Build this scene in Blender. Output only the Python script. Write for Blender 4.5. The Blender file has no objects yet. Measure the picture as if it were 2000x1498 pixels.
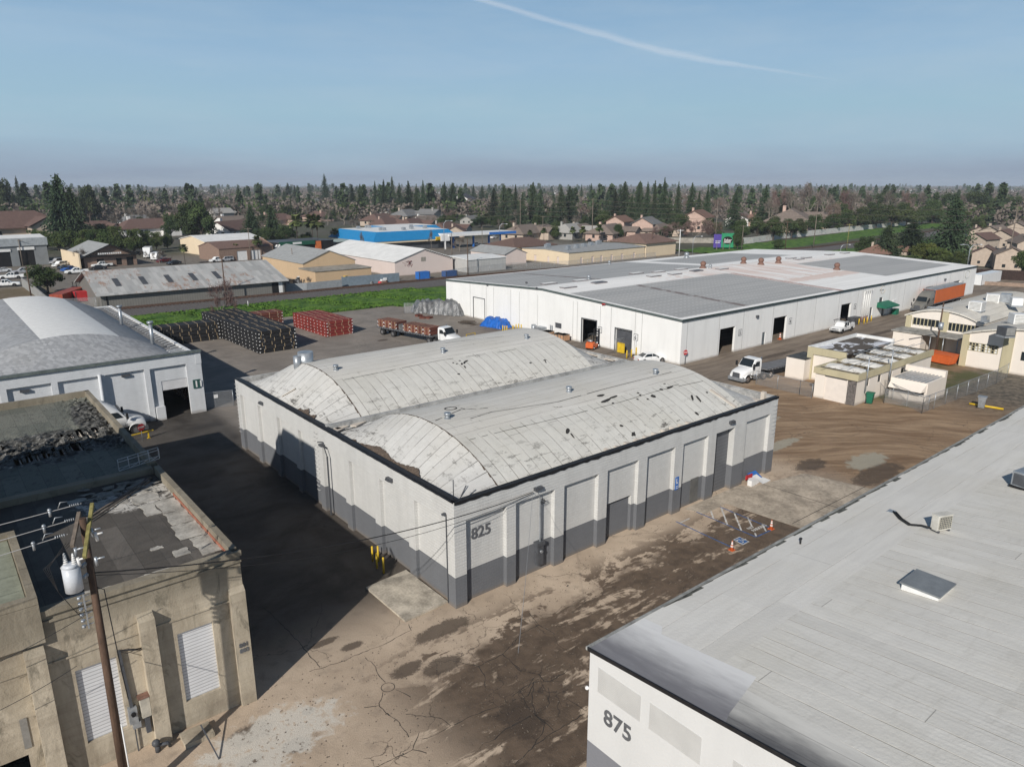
import bpy, math, random
import numpy as np
from mathutils import Vector, Matrix
R = math.radians
rnd = random.Random(7)
# ---------------------------------------------------------------- camera
CF, YAW, PIT, ROL = 1415.79, 0.883091, 0.268091, -0.000729
CP = Vector((-21.918, -32.023, 24.755))
_f = Vector((math.cos(PIT)*math.cos(YAW), math.cos(PIT)*math.sin(YAW), -math.sin(PIT)))
_r0 = Vector((math.sin(YAW), -math.cos(YAW), 0)); _u0 = _r0.cross(_f)
_r = _r0*math.cos(ROL)+_u0*math.sin(ROL); _u = -_r0*math.sin(ROL)+_u0*math.cos(ROL)
sc = bpy.context.scene
cd = bpy.data.cameras.new("camera"); cam = bpy.data.objects.new("camera", cd)
sc.collection.objects.link(cam); sc.camera = cam
cd.sensor_width = 36; cd.lens = CF/2000*36; cd.clip_start = 0.5; cd.clip_end = 30000
Mc = Matrix((_r, _u, -_f)).transposed().to_4x4(); Mc.translation = CP
cam.matrix_world = Mc
# ---------------------------------------------------------------- sky, sun, exposure
w = bpy.data.worlds.new("World"); sc.world = w; w.use_nodes = True
SUN_EL, SUN_AZ = R(30.5), R(30.0)          # light travels towards (+cos30,+sin30)
wn = w.node_tree; bg = wn.nodes["Background"]
sky = wn.nodes.new("ShaderNodeTexSky"); sky.sky_type = 'NISHITA'; sky.sun_disc = False
sky.sun_elevation = SUN_EL; sky.air_density = 1.0; sky.dust_density = 0.35; sky.ozone_density = 2.5; sky.altitude = 30
to_sun = Vector((-math.cos(SUN_AZ)*math.cos(SUN_EL), -math.sin(SUN_AZ)*math.cos(SUN_EL), math.sin(SUN_EL)))
sky.sun_rotation = math.atan2(to_sun.x, to_sun.y)
bg.inputs[1].default_value = 0.052
# low sky: the greyish blue band of winter air near the horizon, by elevation
_tc = wn.nodes.new("ShaderNodeTexCoord"); _sp = wn.nodes.new("ShaderNodeSeparateXYZ"); wn.links.new(_tc.outputs["Generated"], _sp.inputs[0])
_no = wn.nodes.new("ShaderNodeTexNoise"); _mp = wn.nodes.new("ShaderNodeMapping"); _mp.inputs["Scale"].default_value = (1.2, 1.2, 9); wn.links.new(_tc.outputs["Generated"], _mp.inputs[0]); wn.links.new(_mp.outputs[0], _no.inputs["Vector"]); _no.inputs["Scale"].default_value = 2.2; _no.inputs["Detail"].default_value = 5
_ad = wn.nodes.new("ShaderNodeMath"); _ad.operation = 'MULTIPLY_ADD'; wn.links.new(_no.outputs["Fac"], _ad.inputs[0]); _ad.inputs[1].default_value = .05; _ad.inputs[2].default_value = -.025
_a2 = wn.nodes.new("ShaderNodeMath"); _a2.operation = 'ADD'; wn.links.new(_sp.outputs[2], _a2.inputs[0]); wn.links.new(_ad.outputs[0], _a2.inputs[1])
_rp = wn.nodes.new("ShaderNodeValToRGB"); wn.links.new(_a2.outputs[0], _rp.inputs[0]); _e = _rp.color_ramp.elements
for _p, _c in ((0.0, (.255, .335, .44)), (.012, (.275, .345, .45)), (.028, (.325, .43, .54)), (.05, (.345, .50, .62)), (.085, (.34, .52, .64)), (.15, (.32, .49, .66)), (.22, (.24, .405, .60)), (.30, (.19, .345, .56))):
    _k = _e.new(_p); _k.color = (*_c, 1)
_e.remove(_e[0]); _e.remove(_e[-1])
_sc = wn.nodes.new("ShaderNodeVectorMath"); _sc.operation = 'SCALE'; wn.links.new(_rp.outputs[0], _sc.inputs[0]); _sc.inputs["Scale"].default_value = 1/.052
_n2 = wn.nodes.new("ShaderNodeTexNoise"); _m2 = wn.nodes.new("ShaderNodeMapping"); _m2.inputs["Scale"].default_value = (1.0, 1.6, 7); _m2.inputs["Rotation"].default_value = (.12, -.1, .5); wn.links.new(_tc.outputs["Generated"], _m2.inputs[0]); wn.links.new(_m2.outputs[0], _n2.inputs["Vector"]); _n2.inputs["Scale"].default_value = 3.2; _n2.inputs["Detail"].default_value = 7; _n2.inputs["Roughness"].default_value = .62
_w2 = wn.nodes.new("ShaderNodeMapRange"); wn.links.new(_n2.outputs["Fac"], _w2.inputs[0]); _w2.inputs[1].default_value = .42; _w2.inputs[2].default_value = .75; _w2.inputs[4].default_value = .26
_x2 = wn.nodes.new("ShaderNodeMix"); _x2.data_type = 'RGBA'; wn.links.new(_w2.outputs[0], _x2.inputs["Factor"]); wn.links.new(_rp.outputs[0], _x2.inputs[6]); _x2.inputs[7].default_value = (.50, .60, .68, 1); wn.links.new(_x2.outputs[2], _sc.inputs[0])
_fr = wn.nodes.new("ShaderNodeMapRange"); _fr.interpolation_type = 'SMOOTHSTEP'; wn.links.new(_sp.outputs[2], _fr.inputs[0]); _fr.inputs[1].default_value = .28; _fr.inputs[2].default_value = .5
_mx = wn.nodes.new("ShaderNodeMix"); _mx.data_type = 'RGBA'; wn.links.new(_fr.outputs[0], _mx.inputs["Factor"]); wn.links.new(_sc.outputs[0], _mx.inputs[6]); wn.links.new(sky.outputs[0], _mx.inputs[7]); wn.links.new(_mx.outputs[2], bg.inputs[0])
sl = bpy.data.lights.new("sun", 'SUN'); sl.energy = 4.7; sl.angle = R(0.55); sl.color = (1.0, 0.945, 0.87)
so = bpy.data.objects.new("sun", sl); sc.collection.objects.link(so)
so.rotation_euler = to_sun.to_track_quat('Z', 'Y').to_euler(); so.location = (0, 0, 60)
sc.view_settings.view_transform = 'Standard'; sc.view_settings.look = 'None'; sc.view_settings.exposure = 0.0
sc.cycles.max_bounces = 5; sc.cycles.diffuse_bounces = 3; sc.cycles.transparent_max_bounces = 12; sc.cycles.volume_bounces = 0
sc.cycles.use_adaptive_sampling = True
# ---------------------------------------------------------------- projection helpers (photo pixel -> world point)
def ray(x, y): return _f + _r*((x-1000)/CF) - _u*((y-749)/CF)
def G(x, y, z=0.0):
    d = ray(x, y); t = (z-CP.z)/d.z; return CP+d*t
def GX(x, y, X):
    d = ray(x, y); return CP+d*((X-CP.x)/d.x)
def GY(x, y, Y):
    d = ray(x, y); return CP+d*((Y-CP.y)/d.y)
def PX(p):
    d = Vector(p)-CP; z = d.dot(_f); return 1000+CF*d.dot(_r)/z, 749-CF*d.dot(_u)/z, z
def topz(g, x, y):
    d = ray(x, y); hd = math.hypot(g.x-CP.x, g.y-CP.y); return CP.z+d.z*hd/math.hypot(d.x, d.y)
# ---------------------------------------------------------------- object helpers
COL = sc.collection
def tag(o, label=None, cat=None, group=None, kind=None):
    if label: o["label"] = label
    if cat: o["category"] = cat
    if group: o["group"] = group
    if kind: o["kind"] = kind
    return o
def empty(name, loc=(0, 0, 0), rz=0.0, label=None, cat=None, group=None):
    o = bpy.data.objects.new(name, None); COL.objects.link(o); o.location = loc; o.rotation_euler = (0, 0, rz)
    o.empty_display_size = 0.3
    return tag(o, label, cat, group)
def copy_tree(o, parent=None):
    c = o.copy(); COL.objects.link(c)
    if parent is not None: c.parent = parent
    for ch in list(o.children): copy_tree(ch, c)
    return c
class MB:
    """collects faces; vertices are world coordinates unless the parent is moved (they are made local on build)"""
    def __init__(s): s.v = []; s.f = []; s.m = []; s.sm = []
    def face(s, pts, m=0, smooth=False):
        n = len(s.v); s.v += [tuple(p) for p in pts]; s.f.append(tuple(range(n, n+len(pts)))); s.m.append(m); s.sm.append(smooth); return s
    def grid(s, rows, m=0, smooth=True):
        n = len(s.v); k = len(rows[0])
        for r_ in rows: s.v += [tuple(p) for p in r_]
        for i in range(len(rows)-1):
            for j in range(k-1):
                a = n+i*k+j; s.f.append((a, a+1, a+k+1, a+k)); s.m.append(m if not callable(m) else m(i, j)); s.sm.append(smooth)
        return s
    def box(s, x0, x1, y0, y1, z0, z1, m=0, mt=None):
        p = [(x, y, z) for z in (z0, z1) for y in (y0, y1) for x in (x0, x1)]
        n = len(s.v); s.v += p
        for q, mm in (((0, 2, 3, 1), m), ((4, 5, 7, 6), m if mt is None else mt), ((0, 1, 5, 4), m), ((2, 6, 7, 3), m), ((0, 4, 6, 2), m), ((1, 3, 7, 5), m)):
            s.f.append(tuple(n+i for i in q)); s.m.append(mm); s.sm.append(False)
        return s
    def beam(s, a, b, w, h=None, m=0):
        a = Vector(a); b = Vector(b); h = w if h is None else h; d = (b-a)
        if d.length < 1e-6: return s
        d.normalize(); up = Vector((0, 0, 1)) if abs(d.z) < .95 else Vector((0, 1, 0))
        sx = d.cross(up).normalized()*(w/2); sz = sx.cross(d).normalized()*(h/2)
        n = len(s.v)
        for c in (a, b):
            for q in (-sx-sz, sx-sz, sx+sz, -sx+sz): s.v.append(tuple(c+q))
        for q in ((0, 1, 2, 3), (7, 6, 5, 4), (0, 4, 5, 1), (1, 5, 6, 2), (2, 6, 7, 3), (3, 7, 4, 0)):
            s.f.append(tuple(n+i for i in q)); s.m.append(m); s.sm.append(False)
        return s
    def tube(s, pts, r, n=8, m=0, cap=True, smooth=True):
        pts = [Vector(p) for p in pts]; rs = r if isinstance(r, (list, tuple)) else [r]*len(pts)
        base = len(s.v); px = None
        for i, p in enumerate(pts):
            d = (pts[min(i+1, len(pts)-1)]-pts[max(i-1, 0)]).normalized()
            if px is None: px = d.cross(Vector((0, 0, 1)) if abs(d.z) < .9 else Vector((1, 0, 0))).normalized()
            px = (px-d*px.dot(d)).normalized(); py = d.cross(px)
            for k in range(n):
                a = 2*math.pi*k/n; s.v.append(tuple(p+(px*math.cos(a)+py*math.sin(a))*rs[i]))
        for i in range(len(pts)-1):
            for k in range(n):
                a = base+i*n+k; b = base+i*n+(k+1) % n; s.f.append((a, b, b+n, a+n)); s.m.append(m); s.sm.append(smooth)
        if cap:
            s.f.append(tuple(base+k for k in range(n))[::-1]); s.m.append(m); s.sm.append(False)
            e = base+(len(pts)-1)*n; s.f.append(tuple(e+k for k in range(n))); s.m.append(m); s.sm.append(False)
        return s
    def cyl(s, x, y, z0, z1, r, n=14, m=0, r2=None): return s.tube([(x, y, z0), (x, y, z1)], [r, r if r2 is None else r2], n, m)
    def ball(s, c, rx, ry=None, rz=None, m=0, seg=12, ring=7):
        ry = ry or rx; rz = rz or rx; rows = []
        for i in range(ring+1):
            t = math.pi*i/ring
            rows.append([(c[0]+rx*math.sin(t)*math.cos(2*math.pi*j/seg), c[1]+ry*math.sin(t)*math.sin(2*math.pi*j/seg), c[2]+rz*math.cos(t)) for j in range(seg+1)])
        return s.grid(rows, m)
    def prism(s, prof, y0, y1, m=0, mc=None):
        """profile [(x,z)] extruded along y"""
        n = len(prof)
        for i in range(n):
            a, b = prof[i], prof[(i+1) % n]
            s.face([(a[0], y0, a[1]), (b[0], y0, b[1]), (b[0], y1, b[1]), (a[0], y1, a[1])], m)
        s.face([(p[0], y0, p[1]) for p in prof], m if mc is None else mc); s.face([(p[0], y1, p[1]) for p in prof][::-1], m if mc is None else mc)
        return s
    def build(s, name, mats, parent=None, local=False):
        me = bpy.data.meshes.new(name); off = Vector((0, 0, 0))
        if parent is not None and not local:
            q = parent
            while q is not None: off += q.location; q = q.parent
        me.from_pydata([(a-off.x, b-off.y, c-off.z) for a, b, c in s.v], [], s.f)
        if not isinstance(mats, (list, tuple)): mats = [mats]
        for mm in mats: me.materials.append(mm)
        me.polygons.foreach_set("material_index", s.m); me.polygons.foreach_set("use_smooth", s.sm)
        me.update()
        o = bpy.data.objects.new(name, me); COL.objects.link(o)
        if parent is not None: o.parent = parent
        return o
def build_split(mb, name, mats, parent, local=False):
    """one object for every separate piece collected in mb"""
    root = list(range(len(mb.v)))
    def find(a):
        while root[a] != a: root[a] = root[root[a]]; a = root[a]
        return a
    for f in mb.f:
        for a in f[1:]: root[find(a)] = find(f[0])
    groups = {}
    for i, f in enumerate(mb.f): groups.setdefault(find(f[0]), []).append(i)
    for ids in groups.values():
        q = MB(); mp = {}
        for i in ids:
            for a in mb.f[i]:
                if a not in mp: mp[a] = len(q.v); q.v.append(mb.v[a])
            q.f.append(tuple(mp[a] for a in mb.f[i])); q.m.append(mb.m[i]); q.sm.append(mb.sm[i])
        q.build(name, mats, parent, local)
def wall(mb, o, ud, L, H, holes=(), z0=0.0, split=None, m=(0, 1)):
    """vertical wall from o along ud; outward normal (uy,-ux); holes (u0,u1,za,zb,depth,backmats|None)"""
    ux, uy = ud; nx, ny = uy, -ux
    P = lambda u, z, d=0.0: (o[0]+ux*u-nx*d, o[1]+uy*u-ny*d, z)
    def quad(u0, u1, a, b, d, mm):
        if split is not None and a < split < b: quad(u0, u1, a, split, d, mm); quad(u0, u1, split, b, d, mm); return
        mi = mm[1] if (split is not None and b <= split+1e-6) else mm[0]
        mb.face([P(u0, a, d), P(u1, a, d), P(u1, b, d), P(u0, b, d)], mi)
    us = sorted({0.0, L}.union(*[{h[0], h[1]} for h in holes])) if holes else [0.0, L]
    zs = sorted({z0, H}.union(*[{h[2], h[3]} for h in holes])) if holes else [z0, H]
    for i in range(len(us)-1):
        for j in range(len(zs)-1):
            uc = (us[i]+us[i+1])/2; zc = (zs[j]+zs[j+1])/2
            if any(h[0] < uc < h[1] and h[2] < zc < h[3] for h in holes): continue
            quad(us[i], us[i+1], zs[j], zs[j+1], 0, m)
    for h in holes:
        u0, u1, a, b, d = h[:5]; bm_ = h[5] if len(h) > 5 else None
        for uu in (u0, u1):
            seg = [(a, b)] if not (split is not None and a < split < b) else [(a, split), (split, b)]
            for (c, e) in seg:
                mi = m[1] if (split is not None and e <= split+1e-6) else m[0]
                mb.face([P(uu, c, 0), P(uu, c, d), P(uu, e, d), P(uu, e, 0)], mi)
        mb.face([P(u0, b, 0), P(u1, b, 0), P(u1, b, d), P(u0, b, d)], m[0])
        if a > z0: mb.face([P(u0, a, 0), P(u1, a, 0), P(u1, a, d), P(u0, a, d)], m[0])
        if bm_ is not None: quad(u0, u1, a, b, d, bm_)
def text(name, s, size, mat, parent, loc, rot, off=0.0, depth=0.012, align='LEFT'):
    cu = bpy.data.curves.new(name, 'FONT'); cu.body = s; cu.size = size; cu.offset = off; cu.extrude = depth; cu.align_x = align; cu.resolution_u = 3
    to = bpy.data.objects.new("tmp_text", cu); me = bpy.data.meshes.new_from_object(to)
    bpy.data.objects.remove(to); me.name = name; me.materials.clear(); me.materials.append(mat)
    o = bpy.data.objects.new(name, me); COL.objects.link(o); o.parent = parent
    off_ = Vector((0, 0, 0)); q = parent
    while q is not None: off_ += q.location; q = q.parent
    o.location = Vector(loc)-off_; o.rotation_euler = rot
    return o
# ---------------------------------------------------------------- material helpers
class NT:
    def __init__(s, name):
        s.mat = bpy.data.materials.new(name); s.mat.use_nodes = True; s.t = s.mat.node_tree
        s.b = s.t.nodes["Principled BSDF"]; s.L = s.t.links.new
        s.b.inputs["Specular IOR Level"].default_value = 0.3
    def n(s, k): return s.t.nodes.new(k)
    def set(s, sock, v):
        if hasattr(v, "is_output") or isinstance(v, bpy.types.NodeSocket): s.L(v, sock)
        else: sock.default_value = v
    def pos(s): return s.n("ShaderNodeNewGeometry").outputs["Position"]
    def obj(s): return s.n("ShaderNodeTexCoord").outputs["Object"]
    def rand(s): return s.n("ShaderNodeObjectInfo").outputs["Random"]
    def nrm(s): return s.n("ShaderNodeNewGeometry").outputs["True Normal"]
    def sep(s, v):
        q = s.n("ShaderNodeSeparateXYZ"); s.L(v, q.inputs[0]); return q.outputs
    def comb(s, x=0.0, y=0.0, z=0.0):
        q = s.n("ShaderNodeCombineXYZ")
        for i, a in enumerate((x, y, z)): s.set(q.inputs[i], a)
        return q.outputs[0]
    def m(s, op, a, b=0.0, c=0.0):
        q = s.n("ShaderNodeMath"); q.operation = op
        s.set(q.inputs[0], a); s.set(q.inputs[1], b); s.set(q.inputs[2], c); return q.outputs[0]
    def sc(s, v, x, y, z):
        q = s.n("ShaderNodeVectorMath"); q.operation = 'MULTIPLY'; s.set(q.inputs[0], v); q.inputs[1].default_value = (x, y, z); return q.outputs[0]
    def noise(s, v, scale, det=4.0, ro=.55, dist=0.0):
        q = s.n("ShaderNodeTexNoise"); s.L(v, q.inputs["Vector"]); q.inputs["Scale"].default_value = scale
        q.inputs["Detail"].default_value = det; q.inputs["Roughness"].default_value = ro; q.inputs["Distortion"].default_value = dist
        return q.outputs["Fac"]
    def white(s, v):
        q = s.n("ShaderNodeTexWhiteNoise"); q.noise_dimensions = '2D'; s.L(v, q.inputs["Vector"]); return q.outputs["Value"]
    def voro(s, v, scale, feat='DISTANCE_TO_EDGE'):
        q = s.n("ShaderNodeTexVoronoi"); q.feature = feat; s.L(v, q.inputs["Vector"]); q.inputs["Scale"].default_value = scale; return q.outputs["Distance"]
    def ss(s, x, a, b, lo=0.0, hi=1.0):
        q = s.n("ShaderNodeMapRange"); q.interpolation_type = 'SMOOTHSTEP'; s.set(q.inputs[0], x)
        q.inputs[1].default_value = a; q.inputs[2].default_value = b; q.inputs[3].default_value = lo; q.inputs[4].default_value = hi; return q.outputs[0]
    def mix(s, f, a, b, mode='MIX'):
        q = s.n("ShaderNodeMix"); q.data_type = 'RGBA'; q.blend_type = mode
        s.set(q.inputs["Factor"], f)
        for i, v in ((6, a), (7, b)):
            s.set(q.inputs[i], v if not isinstance(v, tuple) else (*v[:3], 1.0))
        return q.outputs[2]
    def grey(s, v): return s.comb(v, v, v)
    def ell(s, X, Y, cx, cy, rx, ry, nz, amt=.5):
        """soft blob mask with a ragged edge"""
        a = s.m('DIVIDE', s.m('SUBTRACT', X, cx), rx); b = s.m('DIVIDE', s.m('SUBTRACT', Y, cy), ry)
        d = s.m('SQRT', s.m('ADD', s.m('MULTIPLY', a, a), s.m('MULTIPLY', b, b)))
        d = s.m('ADD', d, s.m('MULTIPLY', s.m('SUBTRACT', nz, .5), amt*2)); return s.ss(d, .75, 1.05, 1.0, 0.0)
    def rect(s, X, Y, x0, x1, y0, y1, e=.3):
        a = s.m('MULTIPLY', s.ss(X, x0-e, x0+e), s.ss(X, x1-e, x1+e, 1.0, 0.0))
        b = s.m('MULTIPLY', s.ss(Y, y0-e, y0+e), s.ss(Y, y1-e, y1+e, 1.0, 0.0)); return s.m('MULTIPLY', a, b)
    def done(s, col, rough=.85, bump=None, bd=.05, metal=0.0):
        s.set(s.b.inputs["Base Color"], col if not isinstance(col, tuple) else (*col[:3], 1.0)); s.set(s.b.inputs["Roughness"], rough); s.b.inputs["Metallic"].default_value = metal
        if bump is not None:
            q = s.n("ShaderNodeBump"); q.inputs["Distance"].default_value = bd; q.inputs["Strength"].default_value = .8; s.L(bump, q.inputs["Height"]); s.L(q.outputs[0], s.b.inputs["Normal"])
        return s.mat
def M(name, c, rough=.8, var=.18, scale=1.5, c2=None, streak=False, rv=0.0, bump=0.0, metal=0.0, spec=None):
    """painted / plain surface with soft grime"""
    t = NT(name); v = t.obj()
    if streak: v = t.sc(v, 1, 1, .18)
    n1 = t.noise(v, scale, 5, .6); n2 = t.noise(v, scale*7, 3, .6)
    f = t.ss(t.m('ADD', t.m('MULTIPLY', n1, .7), t.m('MULTIPLY', n2, .3)), .3, .72)
    dark = c2 if c2 else tuple(x*(1-var*1.6) for x in c)
    lite = tuple(min(1, x*(1+var*.35)) for x in c)
    col = t.mix(f, dark, lite)
    if rv:
        rr = t.m('ADD', t.m('MULTIPLY', t.rand(), rv), 1-rv/2); col = t.mix(1.0, col, t.grey(rr), 'MULTIPLY')
    if spec is not None: t.b.inputs["Specular IOR Level"].default_value = spec
    return t.done(col, rough, n2 if bump else None, bump, metal)
# ---------------------------------------------------------------- materials
def mat_yard():
    t = NT("yard_surface"); p = t.pos(); X, Y, Z = t.sep(p)
    n1 = t.noise(p, .22, 6, .62, .6); n2 = t.noise(p, 1.3, 5, .6, .3); n3 = t.noise(p, 9, 3, .7); big = t.noise(p, .05, 3, .5)
    col = t.mix(t.ss(n1, .3, .7), (.42, .33, .245), (.56, .45, .34))
    col = t.mix(t.m('MULTIPLY', t.ss(n2, .5, .75), .35), col, (.19, .155, .125))
    # trailer yard to the north: greyer asphalt
    ny = t.ss(t.m('ADD', Y, t.m('MULTIPLY', n1, 6)), 36, 46)
    g2 = t.mix(t.ss(n1, .3, .75), (.19, .168, .146), (.285, .252, .218)); g2 = t.mix(t.m('MULTIPLY', t.ss(n2, .5, .8), .4), g2, (.14, .123, .105))
    col = t.mix(ny, col, g2)
    wa = t.m('MULTIPLY', t.ss(Y, -1, 6), t.ss(X, 0.5, 3, 1.0, 0.0)); col = t.mix(t.m('MULTIPLY', wa, .92), col, t.mix(t.ss(n1, .35, .65), (.025, .022, .02), (.065, .058, .051)))  # dark alley asphalt, colour lowered further to deepen the shade between the buildings
    # driveway by the long white warehouse
    dr = t.m('MULTIPLY', t.ss(X, 47, 55), t.m('MULTIPLY', t.ss(Y, 16, 21), t.ss(Y, 60, 80, 1.0, 0.0)))
    sv = t.noise(t.sc(p, .12, .9, 1), 1.0, 5, .6, .5)
    col = t.mix(t.m('MULTIPLY', dr, .85), col, t.mix(t.ss(sv, .35, .65), (.105, .084, .066), (.2, .165, .132)))
    # brown dirt lot to the east
    lot = t.m('MULTIPLY', t.ss(t.m('ADD', X, t.m('MULTIPLY', n1, 5)), 37, 43), t.ss(t.m('SUBTRACT', Y, t.m('MULTIPLY', X, .02)), 15.5, 19, 1.0, 0.0))
    cv = t.m('MULTIPLY', t.noise(p, .05, 2), 9); rot = t.comb(t.m('MULTIPLY', t.m('SUBTRACT', t.m('MULTIPLY', X, .773), t.m('MULTIPLY', Y, .634)), .13), t.m('ADD', cv, t.m('ADD', t.m('MULTIPLY', X, .634), t.m('MULTIPLY', Y, .773))), 0.0)
    tr = t.noise(rot, .7, 6, .66, .5); tr2 = t.noise(rot, 2.6, 4, .6, .2)
    d = t.mix(t.ss(tr, .3, .72), (.20, .125, .072), (.40, .285, .18)); d = t.mix(t.m('MULTIPLY', t.ss(tr2, .42, .75), .6), d, (.13, .085, .052))
    d = t.mix(t.m('MULTIPLY', t.ss(X, 62, 78), t.ss(Y, 0, 5, 1.0, 0.0)), d, t.mix(t.ss(n2, .35, .65), (.07, .064, .056), (.2, .17, .13)))
    d = t.mix(t.m('MULTIPLY', t.rect(X, Y, 64, 90, 0, 9, 1.5), t.ss(n1, .35, .6)), d, (.085, .09, .035))
    col = t.mix(lot, col, d)
    for cx, cy, rx, ry in ((43.5, 8.2, 5.5, 1.3), (41.0, 3.2, 4.0, .8), (43.5, -4.3, 3.2, 1.4)):
        col = t.mix(t.m('MULTIPLY', t.ell(X, Y, cx, cy, rx, ry, n2, .6), .8), col, (.36, .345, .28))
    # wet brown mud along the alley between the two painted warehouses
    al = t.noise(t.sc(p, .28, 1.0, 1), .55, 7, .64, .8)
    core = t.ss(t.m('ADD', t.m('MULTIPLY', t.m('SUBTRACT', t.noise(p, .3, 4, .6, .4), .5), 6), t.m('SUBTRACT', Y, t.m('MULTIPLY', X, .05))), -5.0, -3.2, 1.0, 0.0)
    rim = t.m('MULTIPLY', t.ss(Y, -3.0, -.5, 1.0, 0.0), t.ss(t.m('ADD', t.m('MULTIPLY', al, .7), t.m('MULTIPLY', n2, .3)), .49, .535))
    band = t.m('MAXIMUM', t.m('MULTIPLY', core, t.ss(t.m('ADD', t.m('MULTIPLY', al, .75), t.m('MULTIPLY', n2, .25)), .41, .475)), rim)
    inx = t.m('MULTIPLY', t.ss(t.m('ADD', X, t.m('MULTIPLY', n1, 5)), -7.0, -1.5), t.ss(X, 33, 40, 1.0, 0.0))
    col = t.mix(t.m('MULTIPLY', t.m('MULTIPLY', band, inx), .93), col, t.mix(t.ss(n2, .3, .7), (.062, .043, .030), (.13, .092, .064)))
    blobs = [(-3.6, -3.9, 1.5, .75), (-5.3, -3.0, 1.2, .6), (-6.6, .7, .8, .4), (-7.6, 2.0, 1.0, .35), (-12.0, -4.4, .8, .6), (-1.9, -1.2, 2.2, .8), (-10.6, -2.6, .35, .3), (-13.4, -2.3, 1.3, .8), (-14, -4, .7, .5), (31, -2.5, 3, 1.2), (-3.0, -9.6, 1.2, 1.6), (-5.6, -13.2, 1.4, 2.2), (41, -6.4, 5, 1.5), (38.5, -1.5, 2.5, 1.2),
             (42, 67, 1.1, .8), (45, 58.5, 1.5, .9), (36, 72, 1.2, .8), (56, 73, 2.0, .5), (49, 21, 5, .6), (76, 24.8, 7, .7), (100, 22.5, 14, .8), (92, 25.6, 5, .7)]
    for cx, cy, rx, ry in blobs: col = t.mix(t.m('MULTIPLY', t.ell(X, Y, cx, cy, rx*.9, ry*.9, t.m('ADD', t.m('MULTIPLY', n2, .6), t.m('MULTIPLY', n3, .4)), 1.0), .8), col, (.07, .052, .039))
    pl = t.m('MULTIPLY', t.ell(X, Y, -12.6, -3.3, 3.3, 1.9, n2, .9), t.ss(t.noise(p, 3.5, 5, .7), .34, .46)); col = t.mix(t.m('MULTIPLY', pl, .85), col, (.60, .565, .50))
    dv = t.n("ShaderNodeVectorMath"); dv.operation = 'ADD'; t.L(p, dv.inputs[0]); t.L(t.sc(t.comb(t.noise(p, .8, 3), t.noise(p, .9, 4), 0.0), 1.6, 1.6, 0), dv.inputs[1])
    ve = t.voro(dv.outputs[0], .17); crack = t.m('MULTIPLY', t.ss(ve, .0, .007, 1.0, 0.0), t.ss(t.noise(p, .11, 2), .46, .55))
    ve2 = t.voro(dv.outputs[0], .9); al2 = t.m('MULTIPLY', t.ss(ve2, 0, .03, 1.0, 0.0), t.m('MAXIMUM', t.ell(X, Y, -1.6, -8.6, 2.6, 2.2, n1, .5), t.ell(X, Y, -9, -7.5, 1.2, 1.0, n1, .5)))
    col = t.mix(t.m('MAXIMUM', t.m('MULTIPLY', crack, .6), t.m('MULTIPLY', al2, .75)), col, (.045, .036, .03))
    fine = t.noise(p, 26, 2, .6); sp = t.ss(fine, .25, .75, .84, 1.12); col = t.mix(1.0, col, t.grey(sp), 'MULTIPLY')
    return t.done(col, t.ss(al, .3, .6, .9, .75), t.m('ADD', n3, fine), .025)
def mat_land():
    t = NT("land_surface"); p = t.pos(); X, Y, Z = t.sep(p); n1 = t.noise(p, .02, 6, .65, .5); n2 = t.noise(p, .12, 5, .6); n3 = t.noise(p, .9, 4)
    col = t.mix(t.ss(n1, .35, .65), (.085, .078, .062), (.062, .068, .036)); col = t.mix(t.m('MULTIPLY', t.ss(n2, .5, .7), .7), col, (.14, .125, .105))
    nr = t.m('MULTIPLY', t.ss(Y, 126, 131), t.m('MULTIPLY', t.ss(Y, 235, 260, 1.0, 0.0), t.ss(X, 190, 220, 1.0, 0.0)))
    col = t.mix(t.m('MULTIPLY', nr, .85), col, t.mix(t.ss(n3, .35, .65), (.15, .132, .115), (.22, .197, .17)))
    wl = t.m('MULTIPLY', t.ss(X, 2, 5, 1.0, 0.0), t.m('MULTIPLY', t.ss(Y, 98, 102), t.ss(Y, 182, 190, 1.0, 0.0)))
    col = t.mix(t.m('MULTIPLY', wl, .9), col, t.mix(t.ss(n2, .42, .58), (.2, .155, .115), (.13, .1, .055)))
    return t.done(col, .95, n3, .1)
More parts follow.
